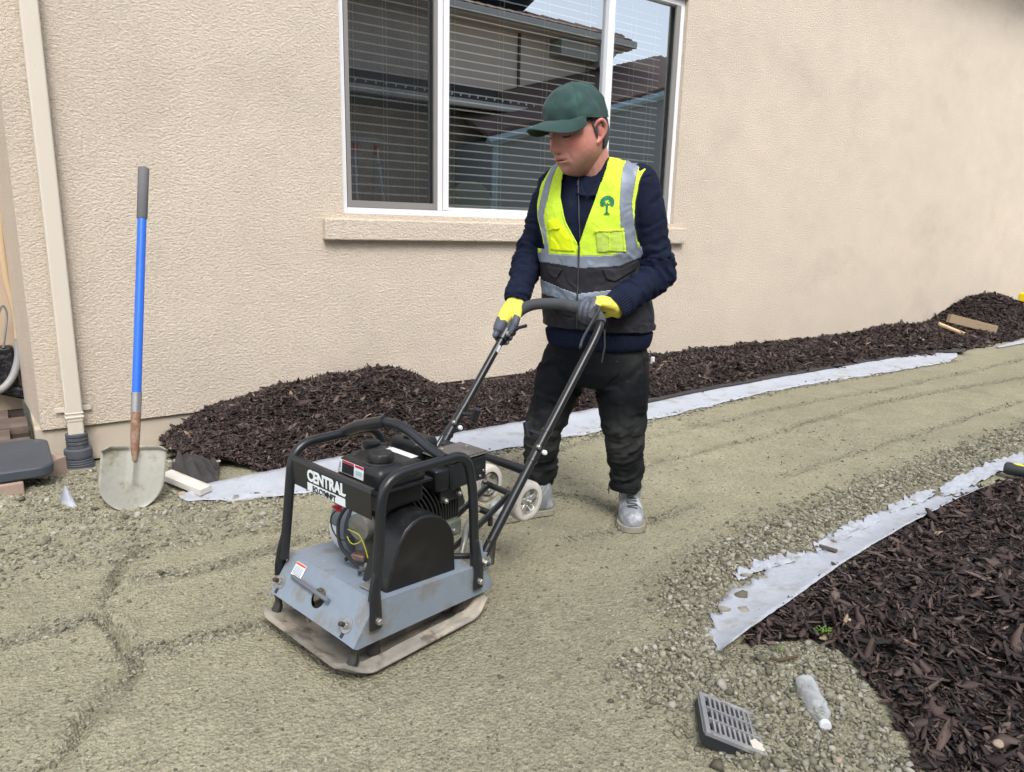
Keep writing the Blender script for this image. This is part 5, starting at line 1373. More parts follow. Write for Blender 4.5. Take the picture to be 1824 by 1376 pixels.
# transport wheels on their axle and struts
M_tyre = mat('dirty_white_tyre', S(206, 202, 194), 0.75, var=(10, 0.06), dirt=(S(126, 100, 78), 26, 0.54, 0.66, 0.65), dirt2=(S(226, 220, 210), 12, 0.55, 0.7, 0.5))
M_hub = mat('chromed_hub', S(200, 200, 196), 0.28, 0.75, dirt=(S(120, 110, 96), 22, 0.55, 0.7, 0.5))
wc = Vector((0.520, 0, 0.288)); R_ = 0.071
def wheel(sy, yin, yout, wc=wc):
    w_ = MB().lathe([(0.047, 0), (0.060, -0.001), (R_ - 0.003, 0.003), (R_, 0.009), (R_, 0.032), (R_ - 0.003, 0.038), (0.060, 0.042), (0.047, 0.041)], wc + Vector((0, sy * yin, 0)), (0, sy, 0), 44)
    w_.f = [q for q in w_.f if len(q) == 4]
    n_l = 44
    for k in range(n_l): w_.f.append((k, (k + 1) % n_l, 7 * n_l + (k + 1) % n_l, 7 * n_l + k))
    t = w_.build('tyre', M_tyre, pc, smooth=True)
    f_ = wc + Vector((0, sy * (yin + 0.034), 0))
    rim_ = MB().lathe([(0.0465, -0.034), (0.0475, 0.004), (0.0445, 0.006), (0.042, 0.0), (0.041, -0.032)], f_, (0, sy, 0), 40)
    rim_.f = [q for q in rim_.f if len(q) == 4]; hub = rim_.build('hub', M_hub, pc, smooth=True)
    for k in range(5):
        a = 2 * PI * k / 5 + 0.3
        c = f_ + Vector((math.cos(a) * 0.030, -sy * 0.006, math.sin(a) * 0.030))
        bx = MB().box(c, (0.030, 0.010, 0.020), rot=Matrix.Rotation(-a, 3, 'Y')); bx.build('spoke', M_hub, pc, bevel=0.003, smooth=True)
    MB().lathe([(0.020, -0.030), (0.019, -0.004), (0.013, 0.0), (0.0135, 0.004)], f_, (0, sy, 0), 24).build('hub_boss', M_hub, pc, smooth=True)
    MB().lathe([(0.0085, 0.0), (0.0085, 0.010), (0.0055, 0.013)], f_ + Vector((0, sy * 0.002, 0)), (0, sy, 0), 14).build('axle_nut', M_bolt, pc, smooth=True)
wheel(-1, 0.108, 0)
wheel(1, 0.075, 0, wc + Vector((0.035, 0, -0.006)))
MB().tube([wc + Vector((0, -0.115, 0)), wc + Vector((0.03, 0.115, -0.004))], 0.011, 14).build('axle', M_bk, pc, smooth=True)
for sy in (-1, 1):
    MB().tube([wc + Vector((0.0, sy * 0.055, 0)), (0.36, sy * 0.055, 0.215), (0.215, sy * 0.06, 0.165)], [0.013, 0.013, 0.011], 10, squash=0.6).build('axle_arm', M_bk, pc, smooth=True)
MB().box((0.43, 0.0, 0.243), (0.022, 0.11, 0.016)).build('arm_brace', M_bk, pc, bevel=0.003)
MB().tube([(0.42, -0.06, 0.235), (0.42, -0.06, 0.205)], 0.009, 10).build('lock_pin', M_bk, pc, smooth=True)
MB().tube(curve_pts([(0.40, -0.02, 0.26), (0.31, -0.06, 0.235), (0.26, -0.10, 0.21), (0.22, -0.12, 0.15)], 6), 0.010, 10).build('curved_tube', M_eng, pc, smooth=True)

# ------------------------------------------------------------ the worker
PX0 = Vector((1.90, 2.15, 0.0))
man = thing('person', PX0, 'man in green cap, yellow safety vest and yellow gloves pushing the plate compactor', 'person')

def capsule_mesh(pts, radii, n=20, up=None, squash=None, hemi=4):
    """closed tapering limb with rounded ends as (verts, faces)"""
    P = [Vector(p) for p in pts]; R = list(radii)
    t0 = (P[1] - P[0]).normalized(); t1 = (P[-1] - P[-2]).normalized()
    pre = []; pr = []
    for k in range(hemi):
        a = PI / 2 * (1 - k / hemi)
        pre.append(P[0] - t0 * (R[0] * math.sin(a))); pr.append(max(R[0] * math.cos(a), 1e-4))
    post = []; po = []
    for k in range(1, hemi + 1):
        a = PI / 2 * k / hemi
        post.append(P[-1] + t1 * (R[-1] * math.sin(a))); po.append(max(R[-1] * math.cos(a), 1e-4))
    b = MB()
    sq = None
    if squash is not None:
        s_ = squash if isinstance(squash, list) else [squash] * len(P)
        sq = [s_[0]] * hemi + s_ + [s_[-1]] * hemi
    b.tube(pre + P + post, pr + R + po, n, True, sq, up)
    return b

def smooth_limb(ctrl, radii, n=5, **kw):
    return capsule_mesh(curve_pts(ctrl, n), interp(radii, n), **kw)

def rings_mesh(rings, seg=40, power=2.3):
    """rings: (centre, side vector*half width, front vector*half depth)"""
    b = MB(); v = []; f = []
    for (c, A_, B_) in rings:
        c = Vector(c); A_ = Vector(A_); B_ = Vector(B_)
        for k in range(seg):
            w = 2 * PI * k / seg; cw, sw = math.cos(w), math.sin(w)
            e = 2.0 / power
            v.append(c + A_ * (math.copysign(abs(cw) ** e, cw)) + B_ * (math.copysign(abs(sw) ** e, sw)))
    m = len(rings)
    for i in range(m - 1):
        for k in range(seg): f.append((i * seg + k, i * seg + (k + 1) % seg, (i + 1) * seg + (k + 1) % seg, (i + 1) * seg + k))
    f.append(tuple(range(seg - 1, -1, -1))); f.append(tuple((m - 1) * seg + k for k in range(seg)))
    b.add(v, f)
    return b

def remesh(parts, voxel, smooth=6, factor=0.5):
    """union of closed shapes as one skin; returns vertices, faces, normals"""
    b = MB()
    for p in parts: b.add(p.v, p.f)
    me = bpy.data.meshes.new('tmp'); me.from_pydata(b.v, [], b.f)
    bm = bmesh.new(); bm.from_mesh(me); bmesh.ops.recalc_face_normals(bm, faces=bm.faces); bm.to_mesh(me); bm.free()
    o = bpy.data.objects.new('tmp', me); COL.objects.link(o)
    md = o.modifiers.new('r', 'REMESH'); md.mode = 'VOXEL'; md.voxel_size = voxel; md.adaptivity = 0
    if smooth:
        s_ = o.modifiers.new('s', 'SMOOTH'); s_.factor = factor; s_.iterations = smooth
    bpy.context.view_layer.update()
    ev_ = o.evaluated_get(bpy.context.evaluated_depsgraph_get())
    m2 = bpy.data.meshes.new_from_object(ev_)
    v = np.empty(len(m2.vertices) * 3); m2.vertices.foreach_get('co', v); v = v.reshape(-1, 3)
    nn_ = np.empty(len(m2.vertices) * 3); m2.vertices.foreach_get('normal', nn_); nn_ = nn_.reshape(-1, 3)
    ls = np.empty(len(m2.polygons), np.int32); m2.polygons.foreach_get('loop_total', ls)
    li = np.empty(len(m2.loops), np.int32); m2.loops.foreach_get('vertex_index', li)
    f = li.reshape(-1, 4) if (ls == 4).all() else None
    if f is None:
        fs = []; i0 = 0
        for c in ls:
            q = li[i0:i0 + c]; i0 += c
            fs.append(list(q) + ([q[-1]] * (4 - c) if c < 4 else []))
        f = np.array([q[:4] for q in fs])
    bpy.data.objects.remove(o); bpy.data.meshes.remove(m2); bpy.data.meshes.remove(me)
    return v, f, nn_

def submesh(v, f, fm):
    g = f[fm]; used = np.unique(g); mp = -np.ones(len(v), np.int64); mp[used] = np.arange(len(used))
    return v[used], mp[g], used

def W_(p): return Vector(p) - PX0          # world to the man's own frame
def arr(p): return np.array(tuple(p))

# materials
M_skin = mat('skin', (0.5, 0.3, 0.2), 0.46, attr=True, var=[(70, 0.08), (20, 0.09), (240, 0.07)], bump=(420, 0.10, 0.001, 'n'), spec=0.4)
M_skin.node_tree.nodes['Principled BSDF'].inputs['Subsurface Weight'].default_value = 0.12
M_skin.node_tree.nodes['Principled BSDF'].inputs['Subsurface Radius'].default_value = (0.012, 0.005, 0.003)
M_skin.node_tree.nodes['Principled BSDF'].inputs['Subsurface Scale'].default_value = 0.6
M_navy = mat('navy_fleece', S(22, 29, 50), 0.9, var=[(12, 0.10), (80, 0.10)], bump=[(500, 0.25, 0.001, 'n')], dirt=(S(56, 62, 82), 9, 0.60, 0.8, 0.25), spec=0.2)
M_rib = mat('navy_rib_knit', S(24, 31, 52), 0.9, var=(30, 0.15), spec=0.2)
M_lime = mat('lime_yellow_mesh', S(206, 238, 58), 0.75, var=[(7, 0.07), (90, 0.10)], bump=(600, 0.2, 0.0008, 'n'), dirt=(S(176, 196, 60), 7, 0.56, 0.75, 0.4))
M_refl = mat('grey_reflective_tape', S(136, 146, 162), 0.45, 0.2, var=[(10, 0.08), (50, 0.08)], dirt=(S(104, 108, 112), 14, 0.50, 0.70, 0.5), dirt2=(S(196, 200, 202), 30, 0.64, 0.72, 0.5))
M_vdark = mat('dark_vest_fabric', S(30, 30, 38), 0.75, var=(14, 0.12), bump=(300, 0.2, 0.001, 'n'), dirt=(S(84, 82, 86), 16, 0.62, 0.76, 0.4))
M_trs = mat('dusty_black_trousers', S(25, 28, 33), 0.8, attr=True, var=[(7, 0.30), (60, 0.2)], bump=(260, 0.25, 0.001, 'n'), spec=0.2, dirt=(S(50, 54, 58), 9, 0.58, 0.80, 0.14), dirt2=(S(140, 142, 138), 60, 0.70, 0.76, 0.5))
M_boot = mat('dusty_grey_boot', S(128, 132, 138), 0.8, var=[(16, 0.14), (70, 0.12)], dirt=(S(196, 200, 204), 13, 0.46, 0.66, 0.8), dirt2=(S(58, 62, 68), 26, 0.60, 0.72, 0.55), bump=(160, 0.35, 0.001, 'n'))
M_sole = mat('dusty_boot_sole', S(146, 142, 130), 0.85, var=(20, 0.15), dirt=(S(122, 112, 90), 14, 0.5, 0.7, 0.6))
M_lace = mat('boot_lace', S(58, 60, 64), 0.8)
M_cap = mat('dark_green_cotton', S(37, 66, 63), 0.85, var=[(14, 0.10), (90, 0.06)], bump=[(500, 0.25, 0.0008, 'n')], dirt=(S(66, 112, 94), 12, 0.54, 0.78, 0.4), sheen=0.1)
M_hair = mat('dark_greying_hair', S(66, 64, 66), 0.6, var=[(120, 0.4)], bump=(300, 0.8, 0.002, 'n'), stretch=(1, 1, 0.2))
M_gy_ = mat('yellow_knit_glove', S(228, 218, 92), 0.85, var=[(20, 0.05), (150, 0.08)], bump=(700, 0.3, 0.0008, 'n'), dirt=(S(150, 150, 90), 22, 0.60, 0.75, 0.5))
M_gg_ = mat('grey_glove_coating', S(80, 85, 98), 0.6, var=(30, 0.12), dirt=(S(112, 116, 120), 24, 0.58, 0.74, 0.5))
M_zip = mat('zip_teeth', S(104, 106, 112), 0.4, 0.6)

# ---- torso
FT = Vector((-0.807, -0.593, 0)).normalized(); ST = Vector((0.593, -0.807, 0)).normalized()
def pB(p): return W_(p)
TR = [   # centre, half width, half depth, forward shift
    ((1.939,2.116,0.676), 0.150, 0.118, 0.0),
    ((1.941,2.114,0.751), 0.186, 0.150, 0.0),
    ((1.937,2.111,0.813), 0.205, 0.160, 0.0),
    ((1.928,2.112,0.881), 0.203, 0.158, 0.0),
    ((1.909,2.113,0.959), 0.190, 0.150, 0.0),
    ((1.890,2.115,1.046), 0.184, 0.142, 0.0),
    ((1.874,2.114,1.142), 0.190, 0.136, 0.0),
    ((1.864,2.109,1.232), 0.196, 0.130, 0.0),
    ((1.863,2.103,1.303), 0.190, 0.118, 0.0),
    ((1.859,2.100,1.351), 0.182, 0.106, 0.0),
    ((1.858,2.094,1.390), 0.160, 0.092, 0.0),
    ((1.856,2.089,1.423), 0.118, 0.082, 0.0),
    ((1.855,2.084,1.451), 0.076, 0.070, 0.0),
]
def torso(infl=0.0, lo=0, hi=None, slope=0.0):
    rg = [(pB(c) + FT * s_, ST * (a + infl), FT * (d + infl)) for (c, a, d, s_) in TR[lo:hi]]
    out = []
    for i in range(len(rg) - 1):
        for k in range(4):
            t = k / 4
            q = [rg[max(i - 1, 0)], rg[i], rg[i + 1], rg[min(i + 2, len(rg) - 1)]]
            def cr(j): return 0.5 * ((2 * q[1][j]) + (q[2][j] - q[0][j]) * t + (2 * q[0][j] - 5 * q[1][j] + 4 * q[2][j] - q[3][j]) * t * t + (3 * q[1][j] - q[0][j] - 3 * q[2][j] + q[3][j]) * t ** 3)
            out.append((cr(0), cr(1), cr(2)))
    out.append(rg[-1])
    return rings_mesh(out, 48, 2.35)
TC = W_((1.869,2.105,1.153))
def frame_T(p):
    q = p - arr(TC)
    return q @ arr(ST), p[:, 2], q @ arr(FT)

shR = pB((1.782,2.241,1.345)); elR = pB((1.740,2.321,1.091)); wrR = pB((1.622,2.245,0.922))
shL = pB((1.976,1.967,1.354)); elL = pB((2.046,1.928,1.038)); wrL = pB((1.797,1.886,0.922))

def folds(v, n, axis_fn, seed):
    """cloth creases: warped waves running across a limb, stronger where axis_fn says"""
    amp, phase, crossd = axis_fn(v)
    w1 = fbm(v * 9, 3, seed); w2 = fbm(v * 22, 2, seed + 3) - 0.8 * np.abs(vnoise(v * 34, seed + 8)) + 0.3
    q = np.stack([phase * 0.26 + 1.3 * w1 + 0.5 * v[:, 0] * 9, v[:, 0] * 8 + 3.1, v[:, 1] * 8 - v[:, 2] * 2], 1)
    r = 0.9 - 2.6 * np.abs(vnoise(q, seed + 5)) + 0.5 - 1.3 * np.abs(vnoise(q * np.array([2.1, 1.3, 1.3]) + 7, seed + 6))
    return (amp * (0.85 * r + 0.7 * w2))[:, None] * n

def seg_param(v, a, c):
    d = arr(c) - arr(a); L_ = np.linalg.norm(d); d = d / L_
    t = (v - arr(a)) @ d
    r = np.linalg.norm(v - arr(a) - t[:, None] * d, axis=1)
    return t / L_, r

# ---- sweater: torso, sleeves, cuffs and hem
armR = [shR + (elR - shR) * -0.05, shR + (elR - shR) * 0.25, shR + (elR - shR) * 0.65, elR, elR + (wrR - elR) * 0.45, elR + (wrR - elR) * 0.85]
armL = [shL + (elL - shL) * -0.05, shL + (elL - shL) * 0.25, shL + (elL - shL) * 0.65, elL, elL + (wrL - elL) * 0.45, elL + (wrL - elL) * 0.85]
swp = [torso(0.0, 1), smooth_limb(armR, [0.062, 0.064, 0.058, 0.060, 0.056, 0.050]), smooth_limb(armL, [0.068, 0.074, 0.068, 0.069, 0.058, 0.052]),
       capsule_mesh([pB((1.867,2.106,1.370)) - ST * 0.10, shL], [0.072, 0.070]), capsule_mesh([pB((1.867,2.106,1.370)) + ST * 0.10, shR], [0.070, 0.064])]
v, f, n = remesh(swp, 0.0047, 8)
def ax_sw(v):
    amp = np.zeros(len(v)); ph = np.zeros(len(v)); cr_ = np.zeros(len(v))
    for (a, e, w) in ((shR, elR, wrR), (shL, elL, wrL)):
        t1, r1 = seg_param(v, a, e); t2, r2 = seg_param(v, e, w)
        m1 = (r1 < 0.105) & (t1 > -0.1) & (t1 < 1.15); m2 = (r2 < 0.085) & (t2 > -0.1) & (t2 < 1.2) & (r2 < r1 * 1.3)
        amp = np.where(m1, 0.0045 + 0.0065 * sstep(0.45, 1.0, t1), amp); ph = np.where(m1, t1 * 30, ph)
        amp = np.where(m2, 0.0098 - 0.0035 * np.clip(t2, 0, 1), amp); ph = np.where(m2, t2 * 34, ph)
    tor = amp == 0
    amp = np.where(tor, 0.0022, amp); ph = np.where(tor, v[:, 2] * 60, ph)
    return amp, ph, cr_
v = v + folds(v, n, ax_sw, 100)
sw = link('sweater', mesh_np('sweater', v, f), M_navy, man, smooth=True)
def cuff(a, c, ra, rc, name='cuff', ribs=34, squash=1.0):
    """ribbed knit band from a to c"""
    a = Vector(a); c = Vector(c); d = (c - a).normalized()
    up_v = Vector((0, 0, 1)) if abs(d.z) < 0.9 else Vector((1, 0, 0)); e1 = (up_v - d * up_v.dot(d)).normalized(); e2 = d.cross(e1)
    ns = ribs * 4; vv = []; ff = []; nl = 9
    for j in range(nl):
        w = j / (nl - 1); r = ra + (rc - ra) * w
        r *= (1 - 0.10 * (1 if j in (0, nl - 1) else 0)) * (1 + 0.05 * math.sin(PI * w))
        for k in range(ns):
            th = 2 * PI * k / ns; q = r * (1 + 0.035 * math.sin(th * ribs))
            vv.append(a + (c - a) * w + e1 * (math.cos(th) * q) + e2 * (math.sin(th) * q * squash))
    for j in range(nl - 1):
        for k in range(ns): ff.append((j * ns + k, j * ns + (k + 1) % ns, (j + 1) * ns + (k + 1) % ns, (j + 1) * ns + k))
    b = MB(); b.add(vv, ff); return b.build(name, M_rib, sw, smooth=True)
dR = (wrR - elR).normalized(); dL = (wrL - elL).normalized()
cuff(wrR - dR * 0.050, wrR + dR * 0.008, 0.052, 0.043)
cuff(wrL - dL * 0.055, wrL + dL * 0.008, 0.054, 0.045)
# hem: ribbed band round the hips
ring0 = TR[2]; ring1 = TR[1]
vv = []; ff = []; ns = 90 * 4; nl = 10
c0 = pB(TR[2][0]); c1 = pB((1.942,2.114,0.744))
for j in range(nl):
    w = j / (nl - 1)
    c = c0.lerp(c1, w); a_ = 0.211 - 0.014 * w + 0.004 * math.sin(PI * w); d_ = 0.168 - 0.010 * w + 0.004 * math.sin(PI * w)
    if j in (0, nl - 1): a_ -= 0.008; d_ -= 0.008
    for k in range(ns):
        th = 2 * PI * k / ns; e = 2 / 2.35; q = 1 + 0.010 * math.sin(th * 90)
        cw, sw_ = math.cos(th), math.sin(th)
        vv.append(c + ST * (a_ * q * math.copysign(abs(cw) ** e, cw)) + FT * (d_ * q * math.copysign(abs(sw_) ** e, sw_)))
for j in range(nl - 1):
    for k in range(ns): ff.append((j * ns + k, j * ns + (k + 1) % ns, (j + 1) * ns + (k + 1) % ns, (j + 1) * ns + k))
b = MB(); b.add(vv, ff); b.build('hem', M_rib, sw, smooth=True)

# ---- vest
v, f, n = remesh([torso(0.013, 2), capsule_mesh([pB((1.867,2.106,1.366)) - ST * 0.10, shL * 0.9 + pB((1.867,2.106,1.366)) * 0.1], [0.084, 0.080]), capsule_mesh([pB((1.867,2.106,1.366)) + ST * 0.10, shR * 0.9 + pB((1.867,2.106,1.366)) * 0.1], [0.082, 0.074])], 0.0036, 12)
def ax_v(v):
    s_, z_, f_ = frame_T(v)
    amp = 0.0022 + 0.0042 * np.exp(-((z_ - 1.12) / 0.07) ** 2) * sstep(0.05, 0.16, s_) + 0.0030 * sstep(1.06, 0.96, z_)
    ph = (z_ * 46 + s_ * 26)
    return amp, ph, s_ * 8
v = v + folds(v, n, ax_v, 140)
s_, z_, f_ = frame_T(v)
fc = v[f].mean(1); s, z, fo = frame_T(fc)
zw = 0.0
# neck opening: V in front, round behind
def xl(z):   # inner edge on his right (image left), outer on his left
    return np.interp(z, [1.13, 1.14, 1.22, 1.31, 1.36, 1.41, 1.50], [-0.017, -0.020, -0.070, -0.098, -0.096, -0.090, -0.082])
def xr(z):
    return np.interp(z, [1.13, 1.14, 1.215, 1.314, 1.41, 1.48, 1.55], [-0.013, -0.012, 0.012, 0.042, 0.066, 0.076, 0.082])
front = fo > -0.01
neck = front & (z > 1.135) & (s > xl(z)) & (s < xr(z))
cN = pB((1.856,2.090,1.435)); qn = fc - arr(cN)
neck |= (np.hypot(qn @ arr(ST), qn @ arr(FT)) < 0.080) & (z > 1.36)
# armholes
def aR(z): return np.interp(z, [1.0, 1.119, 1.17, 1.231, 1.30, 1.362, 1.44], [-0.30, -0.152, -0.162, -0.186, -0.200, -0.186, -0.150])
def aL(z): return np.interp(z, [1.0, 1.13, 1.16, 1.219, 1.296, 1.373, 1.43], [0.30, 0.200, 0.186, 0.174, 0.172, 0.182, 0.200])
arm = (z > 1.12) & ((s < aR(z)) | (s > aL(z)))
low = z < 0.825 - 0.02 * s
base_ok = ~neck & ~arm & ~low
bt_ = np.interp(s, [-0.2, -0.139, -0.01, 0.105, 0.195, 0.25], [1.108, 1.105, 1.101, 1.107, 1.140, 1.16])
bb_ = np.interp(s, [-0.2, -0.116, -0.008, 0.128, 0.207, 0.25], [1.070, 1.069, 1.056, 1.068, 1.105, 1.12])
b2t = np.interp(s, [-0.2, -0.135, -0.014, 0.112, 0.22], [1.005, 0.995, 0.962, 0.982, 1.005])
b2b = np.interp(s, [-0.2, -0.111, -0.013, 0.114, 0.22], [0.952, 0.943, 0.929, 0.945, 0.962])
band1 = (z < bt_) & (z > bb_)
band2 = (z < b2t) & (z > b2b)
def lerp_z(z, zs, xs): return np.interp(z, zs, xs)
# vertical tapes over the shoulders
sLa = lerp_z(z, [1.10, 1.149, 1.251, 1.431], [-0.170, -0.172, -0.190, -0.150]); sLb = lerp_z(z, [1.10, 1.136, 1.241, 1.431], [-0.134, -0.137, -0.160, -0.122])
sRa = lerp_z(z, [1.10, 1.158, 1.296, 1.449], [0.142, 0.136, 0.121, 0.120]); sRb = lerp_z(z, [1.10, 1.14, 1.296, 1.445], [0.190, 0.184, 0.160, 0.170])
tape = (z > bt_) & (((s > sLa) & (s < sLb)) | ((s > sRa) & (s < sRb)))
refl_ = (band1 | band2 | tape) & base_ok
dark = base_ok & ~refl_ & (z < bb_)
lime = base_ok & ~refl_ & ~dark
vest = None
def panel(name, mask, m, off, par, th=0.003):
    vv, g, used = submesh(v + n * off, f, mask)
    o = link(name, mesh_np(name, vv, g), m, par, smooth=True)
    md = o.modifiers.new('solid', 'SOLIDIFY'); md.thickness = th; md.offset = 1
    return o
vest = bpy.data.objects.new('vest', None); COL.objects.link(vest); vest.parent = man
panel('lime_panel', lime, M_lime, 0.0, vest)
panel('reflective_tape', refl_, M_refl, 0.0012, vest)
panel('lower_panel', dark, M_vdark, 0.0, vest)
# edge binding: a thin cord along the armholes and the V
from mathutils.bvhtree import BVHTree
bvh = BVHTree.FromPolygons([Vector(p) for p in v], [tuple(int(i) for i in q) for q in f])
def on_vest(sx, zx, off=0.003, back=False):
    o_ = TC + ST * sx + FT * (-0.6 if back else 0.6); o_.z = zx
    h = bvh.ray_cast(o_, FT if back else -FT)
    if h[0] is None: return None
    return h[0] + h[1] * off
def piping(name, pts, m, r=0.0028):
    P = [on_vest(a, c, 0.002) for a, c in pts]; P = [p for p in P if p is not None]
    if len(P) > 2: return MB().tube(P, r, 8).build(name, m, vest, smooth=True)
zs = np.linspace(1.145, 1.36, 22)
piping('edge_binding', [(float(xl(zz)) + 0.000, float(zz)) for zz in zs], M_lime)
piping('edge_binding', [(float(xr(zz)) + 0.000, float(zz)) for zz in zs], M_lime)
zs = np.linspace(1.14, 1.40, 26)
piping('edge_binding', [(float(aL(zz)), float(zz)) for zz in zs], M_vdark, 0.0030)
piping('edge_binding', [(float(aR(zz)), float(zz)) for zz in np.linspace(1.14, 1.37, 24)], M_lime, 0.0028)
# front zip, sweater zip and collar seams
P = [on_vest(-0.013, zz, 0.004) for zz in np.linspace(1.135, 0.832, 34)]; P = [p for p in P if p is not None]
MB().tube(P, 0.0050, 8, squash=0.5).build('zip', M_vdark, vest, smooth=True)
MB().tube([p + FT * 0.0032 for p in P], 0.0016, 6).build('zip_teeth', M_zip, vest, smooth=True)
MB().box(on_vest(-0.013, 1.128, 0.010), (0.006, 0.006, 0.020)).build('zip_pull', M_zip, vest, bevel=0.001)
bvs = BVHTree.FromPolygons([q.co.copy() for q in sw.data.vertices], [tuple(p.vertices) for p in sw.data.polygons])
def on_sw(sx, zx, off=0.002):
    o_ = TC + ST * sx + FT * 0.6; o_.z = zx
    h = bvs.ray_cast(o_, -FT)
    return None if h[0] is None else h[0] + h[1] * off
P = [on_sw(-0.012 - 0.001 * k, 1.15 + 0.011 * k) for k in range(22)]; P = [p for p in P if p is not None]
if len(P) > 2:
    MB().tube(P, 0.0042, 8, squash=0.5).build('zip', M_vdark, sw, smooth=True)
    MB().tube([p + FT * 0.003 for p in P], 0.0014, 6).build('zip_teeth', M_zip, sw, smooth=True)
    MB().box(P[-3] + FT * 0.006, (0.007, 0.005, 0.018)).build('zip_pull', M_zip, sw, bevel=0.001)
# pockets: raised patches following the vest
def patch(name, poly, m, off, th, par=None, hole=None):
    fm = inside(np.stack([s, z], 1), poly) & (fo > 0.0) & base_ok
    vv, g, used = submesh(v + n * off, f, fm)
    if len(g) < 3: return None
    o = link(name, mesh_np(name, vv, g), m, par or vest, smooth=True)
    md = o.modifiers.new('solid', 'SOLIDIFY'); md.thickness = th; md.offset = 1
    return o
M_clear = mat('clear_pocket_film', S(196, 224, 96), 0.3, dirt=(S(150, 166, 90), 30, 0.5, 0.7, 0.6))
M_lime2 = mat('bright_yellow_pocket', S(226, 244, 10), 0.7, var=(12, 0.05))
patch('id_pocket', [(0.046, 1.190), (0.138, 1.197), (0.146, 1.122), (0.054, 1.118)], M_clear, 0.003, 0.004)
for pl in ([(0.042, 1.196), (0.140, 1.203), (0.140, 1.194), (0.042, 1.187)], [(0.088, 1.192), (0.093, 1.192), (0.098, 1.120), (0.094, 1.120)], [(0.134, 1.200), (0.140, 1.200), (0.150, 1.120), (0.143, 1.120)]):
    patch('pocket_trim', pl, M_lime, 0.006, 0.003)
patch('pocket', [(-0.128, 1.205), (-0.086, 1.212), (-0.040, 1.160), (-0.030, 1.118), (-0.125, 1.120)], M_lime2, 0.002, 0.004)
patch('pocket_flap', [(-0.137, 1.226), (-0.090, 1.230), (-0.088, 1.196), (-0.128, 1.190)], M_lime2, 0.006, 0.004)
patch('pocket_flap', [(0.075, 1.055), (0.140, 1.060), (0.185, 1.090), (0.182, 1.060), (0.120, 1.012), (0.092, 1.020)], M_vdark, 0.003, 0.006)
patch('pocket_flap', [(-0.140, 1.060), (-0.075, 1.050), (-0.098, 1.012), (-0.132, 1.030)], M_vdark, 0.003, 0.006)
patch('lower_pocket', [(0.02, 0.935), (0.12, 0.935), (0.12, 0.885), (0.02, 0.878)], M_vdark, 0.003, 0.004)
patch('lower_pocket', [(-0.11, 0.930), (-0.03, 0.920), (-0.03, 0.875), (-0.10, 0.885)], M_vdark, 0.003, 0.004)
# emblem: a small round tree printed on the chest
M_em = mat('green_print', S(22, 120, 74), 0.6)
emb = MB()
cE = (0.080, 1.284)
def flat(name, poly, off=0.0048):
    P = [on_vest(a, c, off) for a, c in poly]
    if any(p is None for p in P): return
    cc_ = on_vest(sum(a for a, c in poly) / len(poly), sum(c for a, c in poly) / len(poly), off)
    emb.add([cc_] + P, [(0, i + 1, (i + 1) % len(P) + 1) for i in range(len(P))])
rE = random.Random(3)
for k in range(11):
    a = rad(-25 + 23 * k); r0_ = 0.0175; cx_, cz_ = cE[0] + r0_ * math.cos(a), cE[1] + 0.008 + r0_ * math.sin(a)
    rr_ = 0.0068
    flat('leaf_cluster', [(cx_ + rr_ * (1 + 0.18 * (i % 2)) * math.cos(2 * PI * i / 8), cz_ + rr_ * math.sin(2 * PI * i / 8)) for i in range(8)])
for (dx, dz, q) in ((-0.004, 0.018, 0.004), (0.006, 0.012, 0.0035), (-0.008, 0.008, 0.003), (0.0, 0.004, 0.0035)):
    flat('leaf_cluster', [(cE[0] + dx + q * math.cos(2 * PI * i / 6), cE[1] + dz + q * math.sin(2 * PI * i / 6)) for i in range(6)])
flat('trunk', [(cE[0] - 0.0035, cE[1] - 0.002), (cE[0] + 0.0035, cE[1] - 0.002), (cE[0] + 0.0035, cE[1] - 0.026), (cE[0] - 0.0025, cE[1] - 0.026)])
flat('trunk', [(cE[0] - 0.0025, cE[1] - 0.024), (cE[0] + 0.0035, cE[1] - 0.024), (cE[0] + 0.012, cE[1] - 0.034), (cE[0] - 0.010, cE[1] - 0.034)])
flat('branch', [(cE[0] - 0.002, cE[1] - 0.006), (cE[0] + 0.001, cE[1] - 0.002), (cE[0] - 0.012, cE[1] + 0.008), (cE[0] - 0.014, cE[1] + 0.005)])
flat('branch', [(cE[0] + 0.002, cE[1] - 0.006), (cE[0] - 0.001, cE[1] - 0.002), (cE[0] + 0.012, cE[1] + 0.008), (cE[0] + 0.014, cE[1] + 0.005)])

emb.build('emblem', M_em, vest)

# ---- trousers
hipR = pB((1.858,2.199,0.692)); knR = pB((1.775,2.246,0.378)); anR = pB((1.817,2.303,0.131))
hipL = pB((1.992,2.041,0.713)); knL = pB((2.000,1.998,0.397)); anL = pB((2.071,2.033,0.142))
legR = [hipR, hipR.lerp(knR, 0.35), hipR.lerp(knR, 0.72), knR, knR.lerp(anR, 0.45), knR.lerp(anR, 0.80), anR]
legL = [hipL, hipL.lerp(knL, 0.35), hipL.lerp(knL, 0.72), knL, knL.lerp(anL, 0.45), knL.lerp(anL, 0.80), anL]
pelv = [(pB((1.935,2.119,0.783)), ST * 0.185, FT * 0.145), (pB((1.935,2.119,0.721)), ST * 0.196, FT * 0.150), (pB((1.935,2.119,0.652)), ST * 0.196, FT * 0.145), (pB((1.933,2.126,0.588)), ST * 0.175, FT * 0.125)]
v2, f2, n2 = remesh([rings_mesh(pelv, 44, 2.3), smooth_limb(legR, [0.101, 0.100, 0.086, 0.075, 0.070, 0.064, 0.047]), smooth_limb(legL, [0.110, 0.107, 0.092, 0.077, 0.072, 0.066, 0.052])], 0.0058, 8)
